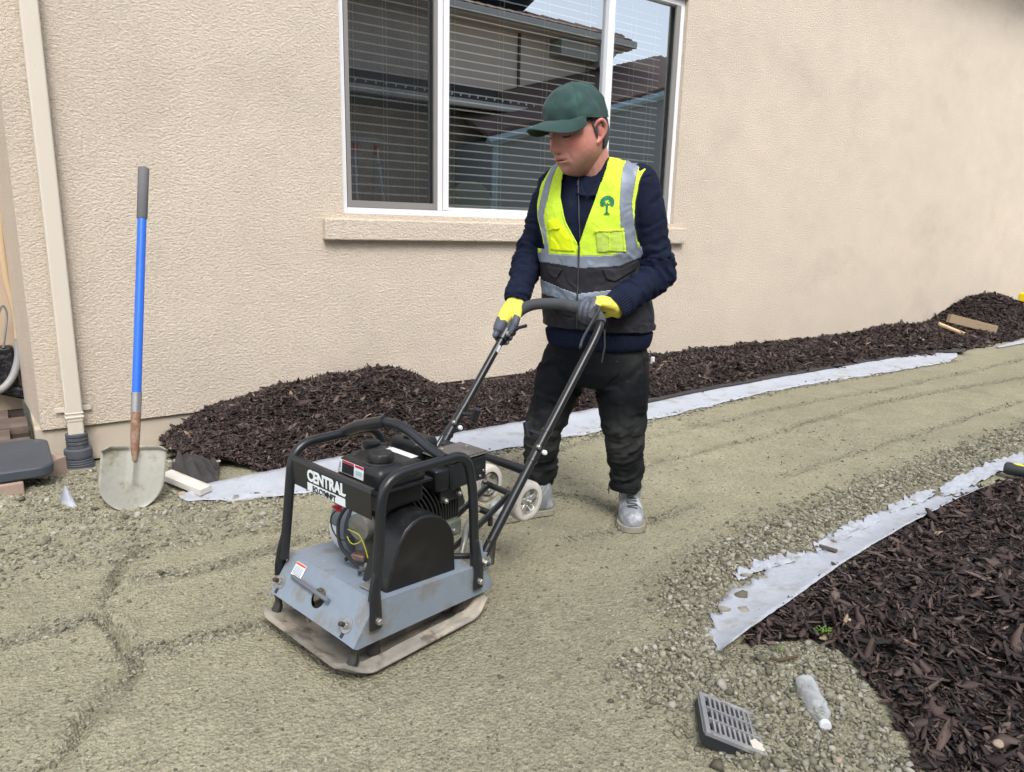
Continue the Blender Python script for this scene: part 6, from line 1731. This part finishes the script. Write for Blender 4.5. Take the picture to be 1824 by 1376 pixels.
def ax_t(v):
    amp = np.full(len(v), 0.0018); ph = v[:, 2] * 40; 
    for (h, k, a) in ((hipR, knR, anR), (hipL, knL, anL)):
        t1, r1 = seg_param(v, h, k); t2, r2 = seg_param(v, k, a)
        m1 = (r1 < 0.12) & (t1 > 0) & (t1 < 1); m2 = (r2 < 0.10) & (t2 >= 0)
        amp = np.where(m1, 0.0052 + 0.0040 * sstep(0.6, 1.0, t1), amp); ph = np.where(m1, t1 * 22, ph)
        amp = np.where(m2, 0.0085 + 0.0055 * sstep(0.5, 0.95, t2), amp); ph = np.where(m2, t2 * 26, ph)
    return amp, ph, v[:, 0] * 0
v2 = v2 + folds(v2, n2, ax_t, 160)
# dust ground into the knees and lower legs
dust = np.zeros(len(v2))
for (k, a, w) in ((knR, anR, 0.9), (knL, anL, 1.0)):
    d_ = np.linalg.norm(v2 - arr(k) - arr(FT) * 0.06 - np.array([0, 0, -0.02]), axis=1)
    dust = np.maximum(dust, w * np.exp(-(d_ / 0.105) ** 2) * (0.55 + 0.45 * fbm(v2 * 16, 3, 171)))
dust = np.maximum(dust, 0.40 * sstep(0.42, 0.2, v2[:, 2]) * (0.5 + 0.5 * fbm(v2 * 20, 3, 172)))
dust = np.clip(np.maximum(dust, 0.35 * np.exp(-np.linalg.norm(v2 - arr(hipL) - arr(ST) * 0.07 - arr(FT) * 0.09, axis=1) / 0.07)), 0, 1)
cA = np.array(S(5, 9, 17)); cB = np.array(S(94, 96, 92))
ct = cA + (cB - cA) * (dust * 0.62)[:, None]
fz = v2[f2].mean(1)[:, 2]; fsd = (v2[f2].mean(1) - (arr(anL) + arr(anR)) / 2) @ arr(ST)
v3, f3, u3 = submesh(v2, f2, fz > np.where(fsd > 0, anL.z - 0.004, anR.z - 0.006)); ct = ct[u3]
tr_ = link('trousers', mesh_np('trousers', v3, f3, col=ct), M_trs, man, smooth=True)
bt2 = BVHTree.FromPolygons([Vector(p) for p in v2], [tuple(int(i) for i in q) for q in f2])
def on_tr(p, d):
    h = bt2.ray_cast(Vector(p), Vector(d).normalized()); return None if h[0] is None else h[0] + h[1] * 0.001
P = []
for k in range(9):
    w = k / 8; o_ = pB((2.040,1.981,0.759)).lerp(pB((2.067,1.962,0.667)), w) + FT * 0.4 + ST * (0.010 * math.sin(PI * w))
    q = on_tr(o_, -FT)
    if q: P.append(q)
if len(P) > 2: MB().tube(P, 0.0035, 6).build('pocket_seam', mat('black_seam', S(20, 20, 22), 0.8), tr_, smooth=True)
for (a, off) in ((anL, 0.062), (anR, 0.058)):
    q = a - ST * off + Vector((0, 0, 0.012)) + FT * 0.02
    for k in range(2): MB().tube([q, q - ST * 0.012 + Vector((0, 0, -0.012 - 0.02 * k)), q - ST * (0.010 + 0.01 * k) + Vector((0, 0, -0.045 + 0.02 * k))], 0.0022, 6).build('hem_cord', M_blk, tr_, smooth=True)

# ---- boots
def boot(heel, toe, ankle_top):
    heel = Vector(heel); toe = Vector(toe); d = (toe - heel); d.z = 0; Lb = d.length; d.normalize(); sd = Vector((0, 0, 1)).cross(d)
    r = bpy.data.objects.new('boot', None); COL.objects.link(r); r.parent = man
    r.location = heel; r.rotation_euler = (0, 0, math.atan2(d.y, d.x))
    top = ankle_top - heel; top = Vector((top.dot(d), top.dot(sd), top.z))
    k = Lb / 0.30
    # sole outline
    pts = []
    for (x, w) in ((0.0, 0.026), (0.008, 0.037), (0.03, 0.045), (0.08, 0.043), (0.13, 0.045), (0.19, 0.056), (0.235, 0.060), (0.27, 0.052), (0.292, 0.032), (0.30, 0.010)): pts.append((x * k, w))
    out = [(x, w) for x, w in pts] + [(x, -w) for x, w in reversed(pts)]
    so = MB().prism(out, (0, 0, 0.002), (1, 0, 0), (0, 1, 0), (0, 0, 1), 0.026)
    for i in range(9):
        x = (0.02 + i * 0.031) * k; w = np.interp(x / k, [p[0] / k for p in pts], [p[1] for p in pts])
        for sy in (-1, 1): so.box((x, sy * w, 0.010), (0.014, 0.005, 0.014))
    so.build('sole', M_sole, r, bevel=0.004, smooth=True)
    up_ = [smooth_limb([(0.035 * k, 0, 0.050), (0.09 * k, 0, 0.062), (0.16 * k, 0, 0.052), (0.215 * k, 0, 0.046), (0.252 * k, 0, 0.042)], [0.043, 0.046, 0.047, 0.050, 0.043]),
           smooth_limb([(0.045 * k, 0, 0.06), (0.055 * k, 0, 0.10), tuple(top + Vector((0.006, 0, 0.02)))], [0.046, 0.047, 0.046]),
           capsule_mesh([(0.10 * k, 0, 0.080), (0.165 * k, 0, 0.060)], [0.040, 0.042]), capsule_mesh([tuple(top + Vector((0.016, 0, 0.0))), (0.10 * k, 0, 0.090)], [0.036, 0.040])]
    vb, fb, nb_ = remesh(up_, 0.0035, 6)
    vb[:, 2] = np.maximum(vb[:, 2], 0.020)
    x_, z_ = vb[:, 0], vb[:, 2]
    amp = 0.0025 * np.exp(-((x_ - 0.17 * k) / 0.03) ** 2) + 0.0022 * np.exp(-((x_ - 0.08 * k) / 0.05) ** 2) * sstep(0.08, 0.12, z_)
    vb = vb + nb_ * (amp * np.sin(x_ * 330 + z_ * 260 + 3 * fbm(vb * 30, 2, 9)))[:, None]
    cut = top.z + 0.03
    fm = vb[fb].mean(1)[:, 2] < cut
    vb2, fb2, _u2 = submesh(vb, fb, fm)
    u = link('upper', mesh_np('upper', vb2, fb2), M_boot, r, smooth=True)
    # toe cap seam, collar and laces
    bvb = BVHTree.FromPolygons([Vector(p) for p in vb], [tuple(int(i) for i in q) for q in fb])
    def hit(o_, dd):
        h = bvb.ray_cast(Vector(o_), Vector(dd).normalized()); return None if h[0] is None else h[0] + h[1] * 0.002
    seam = [hit((0.205 * k + 0.012 * math.cos(a) , 0.12 * math.sin(a), 0.045 + 0.12 * math.cos(a)), (0, -math.sin(a), -math.cos(a))) for a in np.linspace(-1.45, 1.45, 17)]
    seam = [q for q in seam if q]
    if len(seam) > 2: MB().tube(seam, 0.0022, 6).build('toe_seam', M_boot, r, smooth=True)
    for i in range(8):
        w = i / 7
        tp = Vector((0.188 * k, 0, 0.050)).lerp(Vector((top.x + 0.020, 0, top.z + 0.010)), w)
        dd_ = Vector((-0.75, 0, -0.66)).lerp(Vector((-1, 0, -0.1)), w).normalized()
        sl_ = 0.004 if i % 2 else -0.004
        row = [hit(tp - dd_ * 0.25 + Vector((0, yy, sl_ * yy / 0.02)), dd_) for yy in np.linspace(-0.019, 0.019, 6)]
        row = [q for q in row if q]
        if len(row) > 2: MB().tube(row, 0.0030, 6).build('lace', M_lace, r, smooth=True)
    return r
boot(W_((1.852,2.257,0.000)), W_((1.562,2.325,0.000)), anR + Vector((0, 0, 0.0)))
boot(W_((2.165,2.114,0.000)), W_((1.982,1.901,0.000)), anL + Vector((0, 0, 0.0)))

# ---- gloved hands closed on the bar
MR = Matrix.Rotation(rad(12), 3, 'Z')
def mach(x, y, z): return MR @ Vector((x, y, z)) + Vector((0.858, 1.861, 0)) - PX0
def glove(name, wrist, G, t, e, w, r_bar, knuckle_deg, sweep, offs, thumb, radii=(0.0125, 0.0118, 0.0108, 0.0098)):
    """t: along the bar, e/w: across it; fingers run from the knuckle angle by sweep degrees round the bar"""
    parts = []
    lens = (1.0, 1.06, 1.0, 0.86)
    kn = []
    for i, o_ in enumerate(offs):
        rf_ = radii[min(i, 3)]
        ro = r_bar + rf_ * 0.92
        pts = []
        n_ = 9
        for k in range(n_):
            a = rad(knuckle_deg + sweep * lens[i] * k / (n_ - 1)); q = ro * (1.18 - 0.18 * min(k / 3, 1))
            pts.append(G + t * (o_ + 0.003 * math.sin(k)) + e * (math.cos(a) * q) + w * (math.sin(a) * q))
        rr_ = [rf_ * (1.10 if k in (0, 3) else 1.0) * (1 - 0.015 * k) for k in range(n_)]
        parts.append(capsule_mesh(pts, rr_, 12))
        kn.append(pts[0])
        # metacarpal from the wrist to the knuckle
        ws = wrist + t * (o_ * 0.45)
        mid = ws.lerp(pts[0], 0.55) + (pts[0] - G).normalized() * 0.006
        parts.append(smooth_limb([ws, mid, pts[0]], [0.0185, 0.0165, rf_ * 1.15], n=4, hemi=3))
    pts = [Vector(p) for p in thumb]
    parts.append(smooth_limb(pts, [0.0165, 0.0155, 0.0132, 0.0112][:len(pts)], n=4, hemi=4))
    parts.append(smooth_limb([wrist, wrist.lerp((kn[1] + kn[2]) / 2, 0.5) + ((kn[1] + kn[2]) / 2 - G).normalized() * 0.004, (kn[1] + kn[2]) / 2], [0.030, 0.030, 0.022], n=4, hemi=3))
    parts.append(capsule_mesh([wrist.lerp(kn[0], 0.35), pts[1].lerp(wrist, 0.35)], [0.020, 0.017]))
    d = (wrist - (kn[1] + kn[2]) / 2).normalized()
    parts.append(capsule_mesh([wrist + d * 0.030, wrist], [0.030, 0.030], 16, squash=0.75))
    vg, fg, ng = remesh(parts, 0.0024, 5)
    vg = vg + ng * (0.0008 * fbm(vg * 60, 2, 33))[:, None]
    return vg, fg, ng, kn
# right hand: on the far tube below the throttle clamp
tR = (MR @ Vector((0.60, 0, 0.72))).normalized(); view = Vector((0.584, 0.812, -0.12)).normalized()
eR = Vector((0.815, -0.579, 0.025)); eR = (eR - tR * eR.dot(tR)).normalized(); wR_ = tR.cross(eR).normalized()
if wR_.dot(view) > 0: wR_ = -wR_
GR = mach(0.768, 0.2, 0.822)
thR = [wrR + eR * 0.018 + wR_ * 0.012 - tR * 0.0, GR + eR * 0.018 + wR_ * 0.030 + tR * 0.030, GR + eR * 0.022 + wR_ * 0.026 + tR * 0.004, GR + eR * 0.020 + wR_ * 0.020 - tR * 0.018]
vg, fg, ng, kn = glove('glove', wrR, GR, tR, eR, wR_, 0.016, 160, 200, (0.014, -0.009, -0.032, -0.053), thR)
def split_glove(name, vg, fg, coat_mask):
    mi = coat_mask(vg[fg].mean(1)).astype(np.int32)
    me = mesh_np(name, vg, fg, mats=mi)
    return link(name, me, [M_gy_, M_gg_], man, smooth=True)
kR = arr(kn[1]); wA = arr(wrR)
def coatR(c):
    dd = (kR - wA); L_ = np.linalg.norm(dd); t_ = (c - wA) @ dd / L_ / L_
    q = c - arr(GR)
    return (t_ + 0.06 * vnoise(c * 60, 3) > 0.86) | ((q @ arr(wR_) < -0.004) & (t_ > 0.2)) | ((q @ arr(eR) > 0.004) & (t_ > 0.55))
split_glove('glove', vg, fg, coatR)
# left hand: over the near end of the bow
GL = mach(0.852, -0.135, 0.908)
tL = (MR @ Vector((0.10, 1, 0.05))).normalized(); eL = (MR @ Vector((1, -0.1, 0))).normalized(); eL = (eL - tL * eL.dot(tL)).normalized(); wL_ = tL.cross(eL).normalized()
if wL_.z < 0: wL_ = -wL_
thL = [wrL - wL_ * 0.012 - eL * 0.005, GL + eL * 0.030 - wL_ * 0.018 + tL * 0.012, GL + eL * 0.012 - wL_ * 0.034 + tL * 0.022, GL - eL * 0.012 - wL_ * 0.034 + tL * 0.028]
vg, fg, ng, kn = glove('glove', wrL, GL, tL, eL, wL_, 0.0215, 88, 165, (0.034, 0.012, -0.010, -0.031), thL)
kL = arr(kn[1]); wB_ = arr(wrL)
def coatL(c):
    dd = (kL - wB_); L_ = np.linalg.norm(dd); t_ = (c - wB_) @ dd / L_ / L_
    q = c - arr(GL)
    return (t_ + 0.06 * vnoise(c * 60, 3) > 0.98) | ((q @ arr(wL_) < 0.006) & (t_ > 0.35))
split_glove('glove', vg, fg, coatL)

# ---- head
HS = 1.19
hf = Vector((-0.999, -0.030, 0)).normalized(); hl = Vector((0, 0, 1)).cross(hf)     # forward, his left
pitch = rad(-15)
HF = (hf * math.cos(pitch) + Vector((0, 0, 1)) * math.sin(pitch)).normalized(); HU = (Vector((0, 0, 1)) * math.cos(pitch) - hf * math.sin(pitch)).normalized()
roll = rad(0); HL = HU.cross(HF).normalized()
HC = pB((1.749,2.068,1.533))
def head_to_body(p):
    p = np.asarray(p) * HS
    return p[:, [0]] * arr(HF) + p[:, [1]] * arr(HL) + p[:, [2]] * arr(HU) + arr(HC)
def g2(a, b_, sa, sb): return np.exp(-(a / sa) ** 2 - (b_ / sb) ** 2)
def head_surface(d, off=0.0):
    """d: unit directions in head axes (front, left, up) -> points"""
    x, y, z = d[:, 0], d[:, 1], d[:, 2]
    rx = np.where(x > 0, 0.094, 0.100); ry = 0.076; rz = np.where(z > 0, 0.112, 0.127)
    r = 1 / np.sqrt((x / rx) ** 2 + (y / ry) ** 2 + (z / rz) ** 2)
    p = d * r[:, None]
    X, Y, Z = p[:, 0].copy(), p[:, 1].copy(), p[:, 2].copy()
    # jaw and cheeks: squarer in front, narrower to the chin, hollow under the skull behind
    jaw = sstep(-0.01, -0.115, Z)
    Y *= 1 - 0.13 * jaw
    frontm = sstep(0.0, 0.05, X)
    X += frontm * 0.014 * sstep(-0.02, -0.11, Z)
    X = np.where(X > 0, X, X * (1 - 0.30 * sstep(-0.01, -0.11, Z)))
    Y += np.sign(Y) * 0.006 * g2(Z + 0.055, X - 0.02, 0.035, 0.05)
    fr_m = sstep(0.02, 0.06, X)
    X -= fr_m * 0.006 * g2(Z - 0.0, Y, 0.10, 0.09) * 0.3
    aY = np.abs(Y)
    X += fr_m * (0.0065 * g2(Z - 0.028, aY - 0.026, 0.011, 0.026)            # brows
                 - 0.0160 * g2(Z - 0.006, aY - 0.031, 0.013, 0.017)           # sockets
                 + 0.0065 * g2(Z - 0.003, aY - 0.033, 0.0085, 0.013)          # lids
                 + 0.0030 * g2(Z - 0.0065, aY - 0.033, 0.0028, 0.015)         # lid crease
                 + 0.0080 * g2(Z - 0.010, Y, 0.020, 0.0085)                   # bridge
                 + 0.0150 * g2(Z + 0.012, Y, 0.018, 0.0095)
                 + 0.0240 * g2(Z + 0.030, Y, 0.0115, 0.0125)                  # tip
                 + 0.0100 * g2(Z + 0.035, aY - 0.0145, 0.0080, 0.0065)        # wings
                 - 0.0040 * g2(Z + 0.0455, aY - 0.008, 0.0040, 0.006)
                 + 0.0070 * g2(Z + 0.062, Y, 0.020, 0.030)                    # muzzle
                 + 0.0050 * g2(Z + 0.0580, Y, 0.0042, 0.0200)                 # upper lip
                 + 0.0062 * g2(Z + 0.0705, Y, 0.0050, 0.0180)                 # lower lip
                 - 0.0085 * g2(Z + 0.0640, Y, 0.0026, 0.0205)                 # mouth line
                 - 0.0040 * g2(Z + 0.0820, Y, 0.0060, 0.0180)
                 + 0.0085 * g2(Z + 0.1020, Y, 0.0150, 0.0200)                 # chin
                 + 0.0050 * g2(Z + 0.0180, aY - 0.050, 0.020, 0.018)          # cheekbones
                 - 0.0042 * g2(Z + 0.048, aY - 0.031 - 0.25 * (-0.048 - Z), 0.022, 0.0045)   # nasolabial fold
                 - 0.0035 * g2(Z + 0.060, aY - 0.052, 0.026, 0.014))
    q = np.stack([X, Y, Z], 1)
    if off:
        q = q + d * off
    return q
nu_, nv_ = 150, 130
th = np.linspace(0.0, 2 * PI, nu_, endpoint=False); ph = np.linspace(0.02, PI - 0.02, nv_)
TH, PH = np.meshgrid(th, ph)
dd = np.stack([np.sin(PH) * np.cos(TH), np.sin(PH) * np.sin(TH), np.cos(PH)], -1).reshape(-1, 3)
hp = head_surface(dd)
ff = [(j * nu_ + i, (j + 1) * nu_ + i, (j + 1) * nu_ + (i + 1) % nu_, j * nu_ + (i + 1) % nu_) for j in range(nv_ - 1) for i in range(nu_)]
ff.append(tuple(range(nu_))); ff.append(tuple((nv_ - 1) * nu_ + i for i in reversed(range(nu_))))
hb = MB(); hb.add([tuple(p) for p in head_to_body(hp)], ff)
def hpt(x, y, z): return Vector(head_to_body(np.array([[x, y, z]]))[0])
ears = []
for sy in (-1, 1):
    rim_ = [(0.006, sy * 0.071, 0.002), (-0.004, sy * 0.083, 0.022), (-0.018, sy * 0.090, 0.026), (-0.029, sy * 0.091, 0.010), (-0.026, sy * 0.087, -0.010), (-0.014, sy * 0.080, -0.026), (-0.004, sy * 0.075, -0.034)]
    ears.append(smooth_limb([hpt(*q) for q in rim_], [0.0045 * HS] + [0.0052 * HS] * 5 + [0.0065 * HS], n=4, hemi=3))
    ears.append(smooth_limb([hpt(-0.006, sy * 0.072, 0.006), hpt(-0.015, sy * 0.078, 0.004), hpt(-0.018, sy * 0.080, -0.010)], [0.009 * HS, 0.010 * HS, 0.009 * HS], n=3, hemi=3, squash=0.45, up=tuple(HU)))
neck0 = pB((1.855,2.084,1.383))
nk = smooth_limb([hpt(-0.030, 0, -0.045), hpt(-0.040, 0, -0.115), neck0 + Vector((0, 0, -0.02)), neck0 - Vector((0, 0, 0.09)) ], [0.068, 0.066, 0.066, 0.085], n=4)
vh, fh, nh = remesh([hb] + ears + [nk], 0.0024, 1, 0.4)
# colours of the skin
q = vh - arr(HC); hx, hy, hz = q @ arr(HF) / HS, q @ arr(HL) / HS, q @ arr(HU) / HS
ay_ = np.abs(hy)
base = np.array(S(204, 150, 134)); red = np.array(S(202, 108, 104)); stub = np.array(S(146, 116, 110)); lip = np.array(S(184, 98, 96)); drk = np.array(S(90, 60, 48))
col = np.tile(base, (len(vh), 1))
def mixc(col, c, w): return col * (1 - w[:, None]) + c * w[:, None]
fm_ = sstep(0.02, 0.05, hx)
col = mixc(col, red, 0.50 * np.clip(g2(hz + 0.022, ay_ - 0.050, 0.032, 0.026) + g2(hz + 0.03, hy, 0.016, 0.016) + sstep(0.074, 0.084, ay_) * 0.9, 0, 1))
col = mixc(col, red, 0.35 * g2(hz + 0.10, ay_ - 0.02, 0.06, 0.08) * sstep(0.0, -0.05, hx))
col = mixc(col, stub, 0.55 * sstep(-0.045, -0.075, hz) * sstep(-0.05, 0.02, hx) * (0.7 + 0.3 * vnoise(vh * 300, 5)))
col = mixc(col, stub, 0.5 * g2(hz + 0.051, hy, 0.006, 0.020) * fm_)
col = mixc(col, lip, 0.8 * (g2(hz + 0.0575, hy, 0.0040, 0.019) + g2(hz + 0.0705, hy, 0.0046, 0.017)).clip(0, 1) * fm_)
col = mixc(col, drk, 0.8 * g2(hz + 0.0642, hy, 0.0022, 0.019) * fm_)
col = mixc(col, np.array(S(60, 48, 44)), 0.9 * g2(hz - 0.030 + 0.10 * (ay_ - 0.03).clip(0, 1) , ay_ - 0.030, 0.0045, 0.018) * fm_ * (0.8 + 0.2 * vnoise(vh * 400, 8)))
col = mixc(col, drk, 0.75 * g2(hz + 0.0032, ay_ - 0.034, 0.0020, 0.0125) * fm_)
col = mixc(col, drk, 0.35 * g2(hz - 0.0125, ay_ - 0.033, 0.0022, 0.0130) * fm_)
col = mixc(col, drk, 0.6 * g2(hz + 0.0445, ay_ - 0.0085, 0.0028, 0.0045) * fm_)
# the rest of the body under the clothes, one object with the head
bp_ = [torso(-0.02, 0, 10), smooth_limb([shR, elR, wrR - dR * 0.06], [0.045, 0.040, 0.026]), smooth_limb([shL, elL, wrL - dL * 0.06], [0.048, 0.042, 0.026]),
       smooth_limb([hipR, knR, anR, anR + Vector((0, 0, -0.03))], [0.082, 0.055, 0.034, 0.030]), smooth_limb([hipL, knL, anL, anL + Vector((0, 0, -0.03))], [0.085, 0.058, 0.034, 0.030]), capsule_mesh([hipR, hipL], [0.095, 0.095])]
vbod, fbod, _ = remesh(bp_, 0.012, 2)
keepf = fbod
V_ = np.concatenate([vh, vbod]); F_ = np.concatenate([fh, keepf + len(vh)]); C2_ = np.concatenate([col, np.tile(base, (len(vbod), 1))])
body = link('body', mesh_np('body', V_, F_, col=C2_), M_skin, man, smooth=True)

# collar of the sweater standing round the neck
vv = []; ff = []; ns = 160; nl = 12
for j in range(nl):
    w = j / (nl - 1)
    for k in range(ns):
        a = 2 * PI * k / ns
        rs = 0.098 - 0.016 * w
        d_f = abs(((a - PI / 2 + PI) % (2 * PI)) - PI)
        fr_ = math.exp(-(d_f / 0.8) ** 2)
        c = neck0 + Vector((0, 0, -0.044 + 0.070 * w - 0.026 * fr_)) + FT * (0.004 + 0.016 * fr_ * (1 - 0.5 * w))
        q = 1 + 0.012 * math.sin(j * 2.6)
        vv.append(c + ST * (rs * q * math.cos(a)) + FT * (rs * q * math.sin(a)))
for j in range(nl - 1):
    for k in range(ns):
        a = 2 * PI * (k + 0.5) / ns; d_f = abs(((a - PI / 2 + PI) % (2 * PI)) - PI)
        if d_f < 0.05 + 0.55 * (j / nl): continue
        ff.append((j * ns + k, j * ns + (k + 1) % ns, (j + 1) * ns + (k + 1) % ns, (j + 1) * ns + k))
b = MB(); b.add(vv, ff); b.build('collar', M_rib, sw, solid=0.006, smooth=True)

# hair: a shell just outside the skull
hm = head_surface(dd, 0.004) 
Xh, Yh, Zh = hp[:, 0], hp[:, 1], hp[:, 2]
strand = 0.0022 * vnoise(np.stack([Yh * 300, Zh * 60, Xh * 300], 1), 3)
hm = hm + dd * strand[:, None]
F4 = np.array([q for q in ff[:0]] or [[0, 0, 0, 0]])
idx = np.arange(nu_ * nv_).reshape(nv_, nu_)
qd = np.stack([idx[:-1], idx[1:], np.roll(idx[1:], -1, 1), np.roll(idx[:-1], -1, 1)], -1).reshape(-1, 4)
fcx, fcy, fcz = hp[qd].mean(1).T
side_edge = 0.030 + 0.004 * np.sin(fcz * 500)
hair_m = (fcx < side_edge) & (fcz > 0.030 - 0.012 * 0) | ((fcx < -0.030) & (fcz > -0.055)) | ((fcx < 0.013 - 0.20 * (0.03 - fcz)) & (fcx > -0.006) & (fcz > -0.016 + 0.008 * vnoise(np.stack([fcx * 300, fcy * 0, fcz * 0], 1), 4)) & (np.abs(fcy) > 0.05)) | ((np.abs(fcx + 0.02) < 0.03) & (fcz > 0.018))
vv_, g_, _u = submesh(head_to_body(hm), qd, hair_m)
hr_ = link('hair', mesh_np('hair', vv_, g_), M_hair, man, smooth=True)
md = hr_.modifiers.new('solid', 'SOLIDIFY'); md.thickness = 0.002; md.offset = -1

# cap: crown, seams, button and a curved brim
cap_e = bpy.data.objects.new('cap', None); COL.objects.link(cap_e); cap_e.parent = man
cc0 = np.array([-0.004, 0.0, 0.040])
def crown_pt(a, t):
    """a: angle round (0 = front), t: 0 rim .. 1 top"""
    rx, ry, h = 0.1005, 0.0835, 0.100
    ct_ = math.cos(t * PI / 2) ** 0.84; st = math.sin(t * PI / 2)
    rim_z = 0.004 - 0.016 * (0.5 - 0.5 * math.cos(a))
    x = rx * ct_ * math.cos(a) * (1.0 + (0.04 if math.cos(a) > 0 else 0.02) * math.sin(t * PI)); y = ry * ct_ * math.sin(a)
    z = h * st * (1 - 0.0 * t) + rim_z * (1 - t)
    k = 1 + 0.010 * math.sin(3 * a + 0.5) * math.sin(t * PI)
    seam_d = min(abs(((a - m * PI / 3 + PI) % (2 * PI)) - PI) for m in range(6))
    k -= 0.014 * math.exp(-(seam_d / 0.06) ** 2) * (1 - t * 0.3)
    w = mnoise.noise(Vector((x * 30, y * 30, z * 30))) * 0.0045 + mnoise.noise(Vector((x * 13, y * 13, z * 13 + 4))) * 0.008 
    return (cc0[0] + x * k + w * math.cos(a), cc0[1] + y * k + w * math.sin(a), cc0[2] + z + w * 0.6)
na_, nt_ = 180, 34
vv = [crown_pt(2 * PI * i / na_, j / (nt_ - 1)) for j in range(nt_) for i in range(na_)]
b = MB(); b.add([tuple(p) for p in head_to_body(np.array(vv))], [(j * na_ + i, j * na_ + (i + 1) % na_, (j + 1) * na_ + (i + 1) % na_, (j + 1) * na_ + i) for j in range(nt_ - 1) for i in range(na_)])
b.build('crown', M_cap, cap_e, solid=0.0025, off=0, smooth=True)
for m in range(6):
    sp_ = [crown_pt(m * PI / 3, t) for t in np.linspace(0.02, 0.97, 22)]
    MB().tube([Vector(p) + (Vector(p) - hpt(-0.004, 0, 0.04)).normalized() * 0.0014 for p in head_to_body(np.array(sp_))], 0.0014, 6).build('seam', M_cap, cap_e, smooth=True)
band = [crown_pt(2 * PI * i / 80, 0.0) for i in range(81)]
MB().tube([Vector(p) for p in head_to_body(np.array(band))], 0.0030, 8).build('sweatband_edge', M_cap, cap_e, smooth=True)
MB().lathe([(0.009, 0.0), (0.008, 0.004), (0.0, 0.0065)], hpt(-0.004, 0, 0.139), tuple(HU), 16).build('button', M_cap, cap_e, smooth=True)
for m in (0.5, 1.5, 4.5, 5.5):
    p = crown_pt(m * PI / 3, 0.62); p = np.array([p]); o_ = head_to_body(p)[0]; nrm_ = Vector(o_) - hpt(-0.004, 0, 0.04)
    MB().lathe([(0.0042, 0.0), (0.0042, 0.0015), (0.0022, 0.0015)], o_, tuple(nrm_), 12).build('eyelet', M_cap, cap_e)
vv = []
nb1, nb2 = 41, 16
for j in range(nb2):
    w = j / (nb2 - 1)
    for i in range(nb1):
        a = rad(-68 + 136 * i / (nb1 - 1)); r = crown_pt(a, 0.0)
        ext = 0.078 * (max(0.0, math.cos(a * 1.30)) ** 0.75)
        x = r[0] + ext * w * (0.92 + 0.08 * math.cos(a)) ; y = r[1] * (1 + 0.02 * w)
        z = r[2] + 0.003 - 0.010 * w * w - 0.060 * (y / 0.088) ** 2 * w * (ext / 0.078) ** 0.5
        vv.append((x, y, z))
b = MB(); b.add([tuple(p) for p in head_to_body(np.array(vv))], [(j * nb1 + i, j * nb1 + i + 1, (j + 1) * nb1 + i + 1, (j + 1) * nb1 + i) for j in range(nb2 - 1) for i in range(nb1 - 1)])
b.build('brim', M_cap, cap_e, solid=0.0032, off=0, smooth=True)
# brows, lashes and mouth line laid on the face
bvf = BVHTree.FromPolygons([Vector(p) for p in vh], [tuple(int(i) for i in q) for q in fh])
def on_face(y, z, off=0.0):
    o_ = hpt(0.20, y, z); h = bvf.ray_cast(o_, -HF)
    return None if h[0] is None else h[0] + h[1] * off
M_brow = mat('eyebrow_hair', S(44, 36, 34), 0.8); M_mouth = mat('mouth_line', S(70, 34, 32), 0.6); M_white_e = mat('eye_white', S(190, 180, 172), 0.3); M_iris = mat('dark_iris', S(30, 22, 18), 0.2)
def face_line(name, pts, r, m, off=0.0003, sq=None):
    P = [on_face(a, c, off) for a, c in pts]; P = [p for p in P if p is not None]
    if len(P) > 2: MB().tube(P, r, 6, squash=sq, up=tuple(HU)).build(name, m, body, smooth=True)
for sy in (-1, 1):
    face_line('eyebrow', [(sy * (0.013 + 0.0065 * k), 0.0225 + 0.0050 * math.sin(k / 6 * 2.6)) for k in range(7)], [0.0024, 0.0038, 0.0044, 0.0044, 0.0038, 0.0028, 0.0016], M_brow, 0.0, 0.6)
    face_line('eyelashes', [(sy * (0.020 + 0.0045 * k), 0.0005 - 0.0030 * math.sin(k / 6 * PI) + 0.0012) for k in range(7)], [0.0011, 0.0018, 0.0021, 0.0021, 0.0021, 0.0018, 0.0012], M_brow)
    face_line('eye_white', [(sy * (0.023 + 0.004 * k), -0.0042 - 0.0012 * math.sin(k / 5 * PI)) for k in range(6)], [0.0006, 0.0017, 0.0021, 0.0021, 0.0017, 0.0006], M_white_e, -0.0003)
    face_line('iris', [(sy * 0.032 + 0.0016 * k, -0.0040) for k in (-1, 0, 1)], [0.0016, 0.0020, 0.0016], M_iris, 0.0)
    face_line('nostril', [(sy * 0.0065, -0.0425), (sy * 0.0085, -0.0435), (sy * 0.0110, -0.0425)], [0.0010, 0.0016, 0.0010], M_mouth, -0.0004)
face_line('mouth_line', [(-0.021 + 0.0042 * k, -0.0640 - 0.0012 * abs(k - 5) / 5) for k in range(11)], [0.0008] + [0.0019] * 9 + [0.0008], M_mouth, -0.0003)
